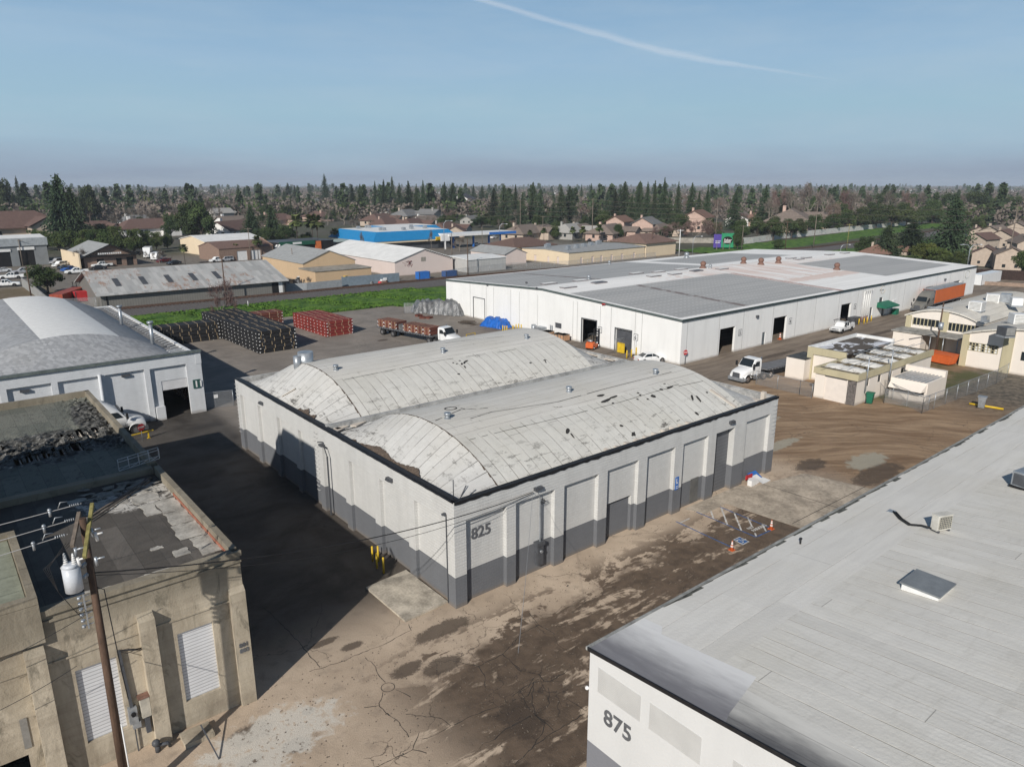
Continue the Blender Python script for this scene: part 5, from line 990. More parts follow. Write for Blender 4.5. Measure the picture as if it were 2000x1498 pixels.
def fence(name, pts, h, label, mesh=True, posts=2.6, mat_=None, cat="fence", rail=True, slat=None, pr=.035):
    o = empty(name, pts[0], 0, label, cat); pn = MB(); rl = MB()
    for a, b in zip(pts, pts[1:]):
        a = Vector(a); b = Vector(b); a.z = b.z = 0; L = (b-a).length; n = max(1, int(L/posts)); d = (b-a)/n
        pn.face([(a.x, a.y, .05), (b.x, b.y, .05), (b.x, b.y, h), (a.x, a.y, h)])
        if rail: rl.beam((a.x, a.y, h), (b.x, b.y, h), .045)
        for i in range(n+1):
            p = a+d*i; q = MB(); q.tube([(p.x, p.y, 0), (p.x, p.y, h+.06)], pr, 6); q.build("post", m['steel'] if mesh else (mat_ or m['steel']), o)
    pn.build("mesh_panel" if mesh else "board_panel", m['chain'] if mesh else mat_, o)
    if rail: rl.build("top_rail", m['steel'], o)
    return o
fence("chain_link_fence", [(1.25, 51.4, 0), (4.2, 50.6, 0)], 1.9, "chain link gate between warehouse 11 and the grey warehouse with a red notice"); 
b = MB(); q = G(421, 778, 1.2); b.box(2.2, 2.65, 50.95, 50.98, 1.2, 1.6); tag(b.build("notice_board", m['white']), "small red and white notice hanging on the chain link gate", "sign")
fence("chain_link_fence", [G(1476, 751), G(1561, 771), G(1585, 778)], 1.8, "chain link fence beside the flatbed truck and the small cream building")
fence("chain_link_fence", [G(1668, 745)+Vector((0, 0, 0)), G(1800, 808), G(1945, 750), G(1966, 737)], 1.9, "long chain link fence round the white annex running to the right edge")
fence("chain_link_fence", [G(1702, 755), G(1726, 787), G(1812, 802)], 1.7, "short chain link fence in front of the white annex")
def bin_(p, c, label, s=1.0):
    o = empty("wheelie_bin", p, .2, label, "bin"); b = MB(); b.grid([[(-.3*k*s, -.3*k*s, z), (.3*k*s, -.3*k*s, z), (.3*k*s, .3*k*s, z), (-.3*k*s, .3*k*s, z), (-.3*k*s, -.3*k*s, z)] for z, k in ((.08, .75), (1.0*s, 1))], smooth=False); b.face([(-.22*s, -.22*s, .08), (.22*s, -.22*s, .08), (.22*s, .22*s, .08), (-.22*s, .22*s, .08)]); b.build("bin_body", c, o, True)
    b = MB(); b.box(-.34*s, .34*s, -.34*s, .36*s, 1.0*s, 1.07*s); b.build("lid", c, o, True); b = MB(); b.tube([(-.28*s, .3*s, .1), (.28*s, .3*s, .1)], .09, 8); b.build("wheels", m['rubber'], o, True)
bin_(G(1698, 788), m['green'], "green wheelie bin at the corner of the small cream building", 1.25); bin_(G(1916, 797), m['steel'], "grey bin standing on the dirt lot beside a yellow pole", 1.3)
b = MB(); b.tube([G(1893, 788, .12), G(1960, 799, .12)], .12, 8); tag(b.build("fallen_pole", m['yellow']), "yellow pole lying on the dark dirt behind the grey bin", "pole")
# rubbish pile by the big slatted door
p = GY(1470, 945, -1.0); base = G(1462, 945)
for i, (dx, dy, w_, d_, tz, mt_, l) in enumerate(((0.1, -.3, .9, .4, .5, 'white', "white carton at the foot of the rubbish heap by the slatted door"), (.9, -.1, 1.6, .05, .35, 'white', "large white board leaning low on the rubbish heap"), (1.3, .25, 1.5, .05, .5, 'blue', "dark blue board lying behind the white board"), (.3, .2, .9, .1, .7, 'red', "crumpled red and white packaging on top of the rubbish heap"), (1.5, -.5, 1.2, .04, .1, 'white', "flat white sheet on the ground right of the rubbish heap"))):
    b = MB(); x, y = base.x+dx, base.y+dy
    if i in (0, 3): b.box(x-w_/2, x+w_/2, y-d_/2, y+d_/2, 0 if i == 0 else .35, tz)
    else: b.face([(x-w_/2, y-.35, .03+tz*.1), (x+w_/2, y-.3, .05), (x+w_/2, y+.45, tz), (x-w_/2, y+.3, tz+.12)]); b.face([(x-w_/2, y-.35, .0), (x+w_/2, y-.3, .02), (x+w_/2, y+.45, tz-.04), (x-w_/2, y+.3, tz+.08)])
    tag(b.build("discarded_board", m[mt_]), l, "rubbish")
# ---------------------------------------------------------------- small cream building, annex, box
B6 = empty("small_cream_building", (70, 9, 0), 0, "small cream building with olive fascia, cracked white roof and roller door", "building")
mb = MB(); wall(mb, (59.5, 9.8), (0, -1), 5.0, 3.0, [(1.25, 3.85, 0, 2.85, .08, (2, 2)), (3.95, 5.0, 0, 2.9, .03, (3, 3))]); wall(mb, (59.5, 4.8), (1, 0), 20.5, 3.0, [(2.5, 3.1, 1.9, 2.8, .08, (4, 4)), (5.3, 6.1, 1.9, 2.8, .08, (4, 4)), (8.3, 9.1, .1, 2.7, .08, (4, 4)), (11.5, 12.5, 1.6, 2.7, .08, (4, 4))]); wall(mb, (80, 4.8), (0, 1), 10, 3.0); wall(mb, (67, 14.8), (0, -1), 5.0, 3.4); wall(mb, (80, 14.8), (-1, 0), 13, 3.4)
m['stoneg'] = M("grey_stone_cladding", (.2, .18, .17), .9, .5, 6); mb.build("wall", [m['creamw'], m['creamw'], M("cream_roller_door", (.72, .66, .6), .5, .06), m['stoneg'], m['glass']], B6)
mb = MB(); mb.box(59.3, 59.62, 4.6, 10.0, 3.0, 3.75); mb.box(59.62, 80, 4.6, 4.9, 3.0, 3.75); mb.box(66.8, 67.1, 9.9, 15.0, 3.4, 4.3); mb.box(66.8, 67.1, 14.2, 15.0, 0, 3.4); mb.box(66.8, 67.1, 9.9, 10.1, 0, 3.4); mb.box(59.6, 66.8, 9.7, 10.0, 3.0, 3.75); mb.build("olive_fascia", m['olive'], B6)
mb = MB(); mb.box(66.9, 80, 14.75, 15.05, 3.5, 4.35); mb.box(79.8, 80.1, 9.8, 14.75, 3.4, 4.35); mb.build("white_parapet", m['white'], B6)
mb = MB(); mb.face([(67.1, 10, 3.95), (79.8, 10, 3.95), (79.8, 14.8, 3.95), (67.1, 14.8, 3.95)])
t = NT("patchy_bitumen_and_silver"); p_ = t.pos(); n1 = t.noise(p_, .35, 5, .6, 1.0); mrf = t.done(t.mix(t.ss(n1, .49, .52), (.1, .085, .07), (.6, .62, .66)), .8); mb.build("rear_roof", mrf, B6)
mb = MB()
for k in range(5):
    xa_ = 60.6+3.85*k; rows = []
    for i in range(9):
        f = i/8; rows.append([(xa_+3.5*f, y, 3.35+.42*math.sin(math.pi*f)+.05*math.sin(y*3+k)) for y in np.linspace(4.95, 9.7, 12)])
    mb.grid(rows)
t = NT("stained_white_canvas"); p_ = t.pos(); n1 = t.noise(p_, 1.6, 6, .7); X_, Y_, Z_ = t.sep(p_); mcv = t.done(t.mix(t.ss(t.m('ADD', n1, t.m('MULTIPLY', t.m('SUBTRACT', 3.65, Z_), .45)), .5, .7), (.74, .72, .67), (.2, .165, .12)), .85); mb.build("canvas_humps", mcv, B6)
mb = MB()
for k in range(6): mb.box(60.3+3.85*k, 60.55+3.85*k, 4.9, 9.7, 3.4, 3.66)
mb.face([(59.6, 4.9, 3.36), (80, 4.9, 3.36), (80, 9.8, 3.36), (59.6, 9.8, 3.36)]); mb.build("roof_trough", M("mossy_trough", (.16, .13, .085), .9, .4, 4), B6)
mb = MB(); mb.box(59.42, 59.5, 5.9, 8.6, 2.85, 3.0); mb.build("roller_housing", m['dgrey'], B6)
mb = MB()
for (x, y) in ((61.2, 4.5), (67.0, 4.4)): mb.tube([(x, y, 1.5), (x, y, 5.6)], .07, 8); mb.tube([(x, y, 5.5), (x+9, y+1.2, 4.9)], .03, 5); mb.tube([(x, y, 5.3), (x-3, y+4, 4.2)], .025, 5)
for k in range(9): mb.beam((66+k*1.3, 4.8, 4.2), (66.4+k*1.3, 8.8, 4.5), .04)
mb.beam((60, 6.2, 4.35), (80, 6.0, 4.5), .05); mb.beam((66, 8.6, 4.45), (80, 8.6, 4.5), .05); build_split(mb, "roof_mast", m['steel'], B6)
B7 = empty("white_annex", (70, 2, 0), 0, "boxy white annex with sloping hood and dark opening beside the cream building", "building")
mb = MB(); wall(mb, (66.4, 4.0), (0, -1), 4.2, 2.5, [(.2, 3.7, 0, .95, .05, (0, 0)), (.2, 3.9, .95, 1.55, .6, (1, 1))]); wall(mb, (66.4, -.2), (1, 0), 5.4, 2.5); wall(mb, (71.8, -.2), (0, 1), 4.2, 2.5); wall(mb, (71.8, 4), (-1, 0), 5.4, 2.5); mb.face([(66.4, -.2, 2.5), (71.8, -.2, 2.5), (71.8, 4.0, 2.5), (66.4, 4.0, 2.5)])
mb.build("wall", [m['creamw'], m['dark']], B7); mb = MB(); mb.face([(66.4, 3.9, 2.4), (66.4, -.1, 2.4), (65.4, .1, 1.5), (65.4, 3.8, 1.5)]); mb.face([(66.4, -.1, 2.4), (65.4, .1, 1.5), (66.4, -.1, 1.5)]); mb.face([(66.4, 3.9, 2.4), (65.4, 3.8, 1.5), (66.4, 3.9, 1.5)]); mb.build("sloping_hood", m['creamw'], B7)
mb = MB()
for k in range(9): mb.box(66.5, 71.2, .1+k*.42, .3+k*.42, 2.52, 2.58)
mb.build("roof_slats", m['steel'], B7); mb = MB(); mb.box(71.2, 71.8, -.2, 4.4, 2.5, 3.2); mb.build("rear_upstand", m['creamw'], B7)
B8 = empty("white_shed_box", G(1545, 735), 0, "plain white boxy shed with dark flat top beside the flatbed trailer", "shed")
mb = MB(); mb.box(65.3, 69.6, 14.4, 17.0, 0, 2.8); mb.build("wall", m['creamw'], B8); mb = MB(); mb.box(65.25, 69.65, 14.35, 17.05, 2.8, 2.86); mb.build("top_sheet", M("scuffed_dark_sheet", (.09, .095, .095), .7, .5, 2), B8); mb = MB(); mb.box(67.6, 67.75, 14.36, 14.4, .9, 1.5); mb.build("door_latch", m['dgrey'], B8)
# ---------------------------------------------------------------- cream workshops at the right edge
def bow(name, x0, x1, y0, y1, H, rise, label, bays, win, H2=None):
    o = empty(name, (x0, (y0+y1)/2, 0), 0, label, "workshop"); n = 16; zt = lambda y: H+rise*(1-((y-(y0+y1)/2)/((y1-y0)/2))**2)
    mb = MB(); wall(mb, (x0, y1), (0, -1), y1-y0, H, win); wall(mb, (x0, y0), (1, 0), x1-x0, H); wall(mb, (x1, y1), (-1, 0), x1-x0, H)
    ys_ = np.linspace(y0, y1, n+1)
    for a, b in zip(ys_, ys_[1:]): mb.face([(x0, a, H), (x0, b, H), (x0, b, zt(b)), (x0, a, zt(a))])
    mb.build("wall", [m['creamw'], m['glass']], o)
    mb = MB()
    for a, b in bays: mb.box(x0-.18, x0-.002, a, b, 0, min(zt(a), zt(b))-.05)
    build_split(mb, "pilaster", m['olive'], o)
    mb = MB(); mb.grid([[(x, y, zt(y)+.12) for y in np.linspace(y0-.25, y1+.25, n+1)] for x in (x0-.3, (x0+x1)/2, x1)]); mb.grid([[(x0-.3, y, zt(y)+z) for y in np.linspace(y0-.25, y1+.25, n+1)] for z in (.12, -.1)]); mb.build("bow_roof", m['memcream'], o)
    return o, zt
m['memcream'] = mat_membrane("cream_grey_roofing", (.60, .575, .52), axis='Y', stain=.35, w=1.1, line=.6)
w1, z1 = bow("cream_workshop", 90.4, 122, -15, 4.9, 4.6, 1.7, "large cream workshop with bowed grey roof and paned window at the right edge", [(4.1, 4.9), (-1.3, -.1), (-8, -7), (-15, -14)], [(.85, 4.45, 2.35, 3.5, .1, (1, 1)), (7.2, 8.6, 2.0, 3.2, .1, (1, 1))])
mb = MB()
for y in np.linspace(.45, 4.05, 10): mb.box(90.36, 90.5, y-.04, y+.04, 2.35, 3.5)
for z in (2.35, 2.75, 3.12, 3.47): mb.box(90.36, 90.5, .45, 4.05, z-.02, z+.03)
mb.build("window_frame", m['olive'], w1); mb = MB()
for k in range(9): 
    if k % 3 != 1: mb.box(90.48, 90.495, .5+k*.4, .84+k*.4, 2.4, 3.42 if k % 2 else 2.95)
mb.build("whitened_panes", m['white'], w1)
w2, z2 = bow("cream_workshop", 97.5, 128, 5.1, 15.6, 5.0, 1.3, "taller cream workshop behind with long strip windows and canopy", [(14.8, 15.6), (9.6, 10.5)], [(.9, 4.9, 3.6, 4.7, .1, (1, 1)), (6.1, 10.3, 3.4, 4.6, .1, (1, 1))])
mb = MB()
for y in np.linspace(5.4, 9.5, 9).tolist()+np.linspace(10.8, 14.6, 8).tolist(): mb.box(97.46, 97.62, y-.04, y+.04, 3.45, 4.68)
mb.build("window_frame", m['olive'], w2)
mb = MB(); mb.box(93.2, 97.4, 6.2, 15.9, 2.95, 3.12); mb.build("canopy_roof", M("canopy_felt", (.36, .35, .32), .9, .35), w2); mb = MB(); mb.box(93.4, 97.3, 11.5, 15.6, 0, 2.9); mb.build("lean_to_wall", m['creamw'], w2)
mb = MB()
for y in (6.5, 8.4, 10.2): mb.cyl(93.4, y, 0, 2.95, .07, 8)
build_split(mb, "canopy_post", m['steel'], w2)
for i, (px, py, zz, l) in enumerate(((1908, 600, 6.6, "ivory cooler unit nearer the left on the bowed workshop roof"), (1938, 585, 6.6, "ivory cooler unit in the middle of the bowed workshop roof"), (1988, 625, 6.3, "ivory cooler unit at the right edge of the bowed roof"), (1965, 648, 6.0, "dark open cooler unit on the nearer workshop roof"), (1925, 620, 6.3, "thin steel vent hood on the bowed roof"), (1965, 582, 6.8, "far grey unit on the workshop roof"), (1985, 590, 6.8, "white tank shaped unit on the workshop roof"))):
    g = G(px, py, zz); s = .9 if i < 3 else (.75 if i != 4 else .4); o = empty("rooftop_cooler", (g.x, g.y, zz-.7), R(20*i), l, "rooftop unit", "rooftop units on the cream workshops"); b = MB(); b.box(-s, s, -s, s, .25, .25+1.5*s); b.build("casing", m['dgrey'] if i == 3 else (m['white'] if i in (0, 1, 2, 6) else m['steel']), o, True); b = MB()
    for k in range(6): b.box(-s*.85, s*.85, -s-.03, -s-.005, .4+k*.22*s, .5+k*.22*s); b.box(-s-.03, -s-.005, -s*.85, s*.85, .4+k*.22*s, .5+k*.22*s)
    b.build("louvre", M("louvre_grey", (.4, .4, .38), .6) if i == 0 else bpy.data.materials["louvre_grey"], o, True); b = MB(); b.box(-s*1.05, s*1.05, -s*1.05, s*1.05, 0, .25); b.build("base_frame", m['steel'], o, True)
sk_ = G(1840, 716); o = empty("orange_skip", sk_, R(0), "orange steel skip with white stickers under the canopy edge", "skip"); b = MB(); b.grid([[(-1.9*k, -1.0*k, z), (1.9*k, -1.0*k, z), (1.9*k, 1.0*k, z), (-1.9*k, 1.0*k, z), (-1.9*k, -1.0*k, z)] for z, k in ((.2, .88), (1.5, 1.0))], smooth=False); b.face([(-1.7, -.9, .2), (1.7, -.9, .2), (1.7, .9, .2), (-1.7, .9, .2)]); b.build("skip_body", m['orange'], o, True); o.location.x += 2.0; o.location.y += 1.0; o.rotation_euler.z = R(80)
b = MB(); b.box(-.5, .1, -1.0, -.97, .8, 1.2); b.box(1.2, 1.4, -1.02, -.98, .8, 1.3); b.build("stickers", m['white'], o, True); b = MB(); b.box(-1.95, 1.95, -1.05, 1.05, 1.46, 1.54); b.build("rim", m['orange'], o, True)
# ---------------------------------------------------------------- banded plank bundles
def mat_bundle(name, c):
    t = NT(name); p = t.obj(); X, Y, Z = t.sep(p); a = t.m('FLOOR', t.m('DIVIDE', Y, .05)); b = t.m('FLOOR', t.m('DIVIDE', Z, .035)); v = t.white(t.comb(a, b, 0.0)); n = t.noise(p, 3, 3)
    return t.done(t.mix(1.0, t.mix(v, tuple(x*.45 for x in c), c), t.grey(t.m('ADD', .75, t.m('MULTIPLY', t.rand(), .45))), 'MULTIPLY'), .7, v, .01)
m['bunr'] = mat_bundle("red_stained_planks", (.26, .042, .034)); m['bunk'] = mat_bundle("black_stained_planks", (.026, .026, .028)); m['bunb'] = mat_bundle("brown_planks", (.19, .065, .045)); m['strap'] = M("tan_band", (.5, .38, .24), .6)
def bundle_proto(mat_, L, W, H):
    o = bpy.data.objects; mb = MB(); mb.box(-L/2, L/2, -W/2, W/2, .05, H-.01); r_ = mb.build("plank_bundle", mat_)
    s = MB()
    nb_ = 2 if L < 2 else (3 if L < 4 else int(L/1.25))
    for x in [L*(-.5+(q+.5)/nb_) for q in range(nb_)]: s.box(x-.035, x+.035, -W/2-.012, W/2+.012, .04, H+.004)
    s.build("bands", m['strap'], r_)
    s = MB()
    for x in (-L*.36, L*.36): s.box(x-.05, x+.05, -W/2-.03, W/2+.03, 0, .05)
    for (x, y) in ((-L/2-.006, 0), (-L*.48, -W/2-.008), (L*.46, -W/2-.008)): s.box(x-.006 if y == 0 else x, x+.006 if y == 0 else x+.16, y-.08, y+.004 if y else y+.08, .15, .28)
    s.build("end_tags", m['white'], r_); return r_
ordn = ["first", "second", "third", "fourth", "fifth", "sixth", "seventh", "eighth", "ninth", "tenth", "eleventh", "twelfth", "thirteenth", "fourteenth", "fifteenth", "sixteenth"]
numo = lambda i: (ordn+['seventeenth', 'eighteenth', 'nineteenth', 'twentieth'])[i]
def stack(mat_, org, ux, nx, ny, nz, L, W, H, what, group, hide=True, missing=()):
    """nx bundles along ux (bundle length L), ny across (width W), nz layers; the far, hidden inner ones are left out"""
    pr = bundle_proto(mat_, L, W, H); used = False; uy = (-ux[1], ux[0]); an = math.atan2(ux[1], ux[0])
    for k in range(nz):
        for j in range(ny):
            for i in range(nx):
                if (i, j, k) in missing: continue
                pass
                x = org[0]+ux[0]*(i+.5)*L*1.015+uy[0]*(j+.5)*W*1.02; y = org[1]+ux[1]*(i+.5)*L*1.015+uy[1]*(j+.5)*W*1.02
                o = pr if not used else copy_tree(pr); used = True
                for c_ in o.children: c_.location.x = rnd.uniform(-.32, .32) if c_.name.startswith('bands') else 0
                o.location = (x+rnd.uniform(-.06, .06), y+rnd.uniform(-.03, .03), k*H); o.rotation_euler.z = an+rnd.uniform(-.008, .008)
                tag(o, ("%s bundle, %s row, %s layer up, %s" % (what[0], numo(max(i, j)), ordn[k], what[1])), "bundle", group)
# long black stack: front row of bundles at y~75 going back to y~99
stack(m['bunk'], (16.4, 74.9), (1, .03), 1, 17, 6, 6.1, 1.4, .56, ("black", "in the big black stack"), "black plank bundles of the big stack")
stack(m['bunk'], (6.2, 90.0), (1, .0), 1, 2, 5, 9.6, 1.5, .6, ("black", "in the left black stack"), "black plank bundles of the left stack")
stack(m['bunr'], (29.8, 80.0), (1, .03), 1, 10, 5, 5.0, 1.22, .52, ("red", "in the near red stack"), "red plank bundles of the near stack")
stack(m['bunb'], (22.3, 94.6), (1, .03), 1, 2, 5, 6.2, 1.5, .54, ("brown red", "in the rear red stack"), "brown red plank bundles of the rear stack")
stack(m['bunr'], (1.8, 92.0), (1, 0), 1, 2, 5, 3.6, 1.5, .55, ("dull red", "in the corner stack by the grass"), "dull red bundles in the corner")
stack(m['bunb'], (2.0, 56.5), (0, 1), 5, 1, 3, 3.2, 1.4, .5, ("shaded brown", "beside warehouse 11"), "shaded bundles beside warehouse 11", hide=False)
stack(m['bunr'], (30.6, 47.5), (1, .18), 3, 1, 1, 3.2, 1.2, .9, ("low red", "just beyond the grey warehouse ridge"), "low red bundles", hide=False)
# ---------------------------------------------------------------- tarpaulin covered heaps, crates, racks
def tarp(name, c, lx, ly, h, rz, mat_, label, seed=1):
    r_ = random.Random(seed); n = 34; mm = 20; rows = []
    for i in range(n+1):
        u = -1+2*i/n; row = []
        for j in range(mm+1):
            v = -1+2*j/mm; e = max(abs(u), abs(v)); f = 1 if e < .72 else max(0, 1-((e-.72)/.28)**1.3)
            z = h*f*(1+.09*math.sin(u*7+v*3)+.07*math.sin(u*17))+.04; k = 1+.05*math.sin(u*23+v*5)*(1-f)+.06*math.sin(v*19)*(1-f)
            x = u*lx/2*(.88+.12*(1-f))*k; y = v*ly/2*(.88+.12*(1-f))*k
            row.append((c.x+x*math.cos(rz)-y*math.sin(rz), c.y+x*math.sin(rz)+y*math.cos(rz), max(.01, z+r_.uniform(-.03, .03)*h)))
        rows.append(row)
    mb = MB(); mb.grid(rows); return tag(mb.build(name, mat_), label, "tarpaulin")
tarp("covered_heap", G(836, 608), 6.5, 4.6, 2.1, R(-20), m['foilg'], "grey tarpaulin heap farther left beside the railway grass", 1)
tarp("covered_heap", G(876, 613), 7.5, 4.2, 2.5, R(-60), m['foilg'], "larger wrinkled grey tarpaulin heap against the long white wall", 2)
tarp("covered_heap", G(968, 638), 5.2, 3.0, 1.5, R(-80), m['foilb'], "bright blue tarpaulin heap beside the long white wall", 3)
b = MB(); q = G(948, 637)
for k in range(6): b.beam((q.x-1+rnd.uniform(-1, 1), q.y+2+k*.2, .1+.08*k), (q.x-2+rnd.uniform(-1, 1), q.y+5, .1+.08*k), .12)
tag(b.build("pallet_scraps", m['bark']), "dark scrap timber lying left of the blue tarpaulin", "scrap wood")
for i, (px, py) in enumerate(((818, 618), (838, 622), (826, 622))):
    g = G(px, py); o = empty("pallet", g, R(20*i), "loose brown pallet, %s one before the grey tarpaulins" % ("leftmost", "rightmost", "middle")[i], "pallet", "loose pallets before the grey tarpaulins"); b = MB()
    for k in range(6): b.box(-.6, .6, -.5+k*.19, -.38+k*.19, .32, .36)
    b.build("deck_boards", m['bunb'], o, True); b = MB()
    for x in (-.55, 0, .5): b.box(x, x+.1, -.5, .55, 0, .32)
    b.build("stringers", m['bunb'], o, True)
m['crate'] = M("fresh_timber_crate", (.5, .29, .17), .8, .2, 3)
for i, (y, w_, h_, l) in enumerate(((56.1, 1.5, 1.15, "leftmost pinkish timber crate beneath the small wall window"), (53.7, 1.4, 1.1, "tan timber crate second from the left by the first dock door"), (52.3, 1.3, 1.2, "tallest timber crate nearest the first dock door"), (54.9, .9, .7, "small tilted timber crate in the middle of the crate row"))):
    o = empty("timber_crate", (bx0-1.6, y, 0), 0, l, "crate", "timber crates by the long white wall"); b = MB(); b.box(-.7, .7, -w_/2, w_/2, .12, h_); b.build("crate_body", m['crate'], o, True); b = MB()
    for z in (.14, h_-.1): b.box(-.74, .74, -w_/2-.03, w_/2+.03, z, z+.1)
    for yy in (-w_/2, 0, w_/2-.1): b.box(-.73, -.70, yy, yy+.1, .12, h_)
    b.build("battens", m['woodg'], o, True)
b = MB()
for k in range(7): b.tube([(bx0-1.8-.12*k, 58.6, .5+.1*(k % 2)), (bx0-1.6-.12*k, 63.0, .5+.1*(k % 2))], .09, 6)
for y in (59.2, 62.4): b.box(bx0-2.6, bx0-1.4, y-.1, y+.1, 0, .45)
tag(b.build("pipe_rack", m['rustv']), "rack of rusty brown pipes along the long white wall", "pipe rack")
b = MB(); b.box(bx0-1.3, bx0-.1, 58.2, 59.8, .4, 1.3); b.cyl(bx0-.9, 60.6, .2, 1.5, .4); b.beam((bx0-.3, 57, .2), (bx0-.3, 57, 1.9), .08); b.beam((bx0-.3, 56.6, .2), (bx0-.3, 56.6, 1.9), .08); tag(b.build("compressor", m['steel']), "grey machinery cluster between pipe rack and small wall window", "machinery")
for i, (px, py) in enumerate(((982, 650), (986, 651), (990, 651), (1002, 650), (1008, 648), (1013, 647), (1018, 648))):
    g = G(px, py); b = MB(); b.cyl(0, 0, 0, 1.3, .1, 8); o = b.build("bollard", m['yellow']); o.location = g; tag(o, "%s bollard from the left in the yellow cluster behind the roof ridge" % ordn[i], "bollard", "yellow bollards by the long white wall")
for i, (px, py) in enumerate(((1224, 700), (1233, 698), (1242, 694))):
    g = G(px, py); b = MB(); b.cyl(0, 0, 0, 1.2, .1, 8); o = b.build("bollard", m['yellow']); o.location = g; tag(o, "%s yellow bollard from the left beside dark dock door" % ordn[i], "bollard", "yellow bollards by the dark dock door")
for i, (px, py) in enumerate(((1677, 634), (1687, 633), (1693, 631), (1701, 628))):
    g = G(px, py); b = MB(); b.cyl(0, 0, 0, 1.1, .1, 8); o = b.build("bollard", m['yellow']); o.location = g; tag(o, "%s yellow bollard from the left below the wall vent pipes" % ordn[i], "bollard", "yellow bollards by the vent pipes")
g = G(1212, 690); b = MB(); b.box(g.x-.1, g.x+.1, g.y-.7, g.y+.7, .1, 1.6); tag(b.build("gate_box", m['yellow']), "yellow metal cabinet beside the caged fence at the dark dock door", "cabinet")
fence("wire_cage_fence", [G(1200, 690), G(1240, 683), (bx0-.1, 38.2, 0)], 2.2, "dark wire cage fence before the dark dock door")
fence("wire_cage_fence", [G(790, 612), G(808, 612)], 2.0, "short grey mesh gate left of the grey tarpaulin heaps")
b = MB(); a = G(911, 664); c = G(928, 660); b.beam((a.x, a.y, .9), (c.x, c.y, .9), .08); b.beam((a.x, a.y, 0), (a.x, a.y, .9), .08); b.beam((c.x, c.y, 0), (c.x, c.y, .9), .08); tag(b.build("guard_rail", m['yellow']), "small yellow rail behind the grey warehouse roof near the loaded truck", "guard rail")
b = MB(); g = G(1668, 633); b.box(g.x-1.2, g.x+1.2, g.y-.5, g.y+.7, 0, 1.3); tag(b.build("electric_cabinet", m['dgrey']), "dark green grey cabinet left of the yellow bollards under the pipes", "cabinet")
b = MB(); g = G(1740, 600); b.box(126.2, 127.6, by0-.12, by0-.01, 1.8, 2.7); tag(b.build("notice_board", m['white']), "blank white notice board right of the green awning", "sign")
b = MB(); b.box(125.6, 126.8, by0-1.2, by0-.3, 0, 1.1); tag(b.build("green_hopper", m['green']), "small green hopper on the ground right of the green awning", "hopper")
# ---------------------------------------------------------------- vehicles
def wheel(parent, x, y, r, w_=.22, rim=.6, rimmat=None, dual=False):
    s = 1 if y > 0 else -1; b = MB(); b.tube([(x, y-s*w_*(2.1 if dual else 1), r), (x, y, r)], r, 18); o = b.build("wheel", m['rubber'], parent, True)
    b = MB(); b.tube([(x, y-.01*s, r), (x, y+s*.012, r)], r*rim, 14); b.tube([(x, y, r), (x, y+s*.05, r)], r*.2, 8); b.build("rim", rimmat or m['chrome'], o, True); return o
def shell(mb, secs, mt=0, cap=True, smooth=False):
    """loft through sections; each section = (x, [(y,z)...]) for the +y side, mirrored"""
    rows = [[(x, y, z) for y, z in h]+[(x, -y, z) for y, z in reversed(h)] for x, h in secs]
    for r_ in rows: r_.append(r_[0])
    mb.grid(rows, mt, smooth)
    if cap: mb.face(rows[0][:-1][::-1], mt); mb.face(rows[-1][:-1], mt)
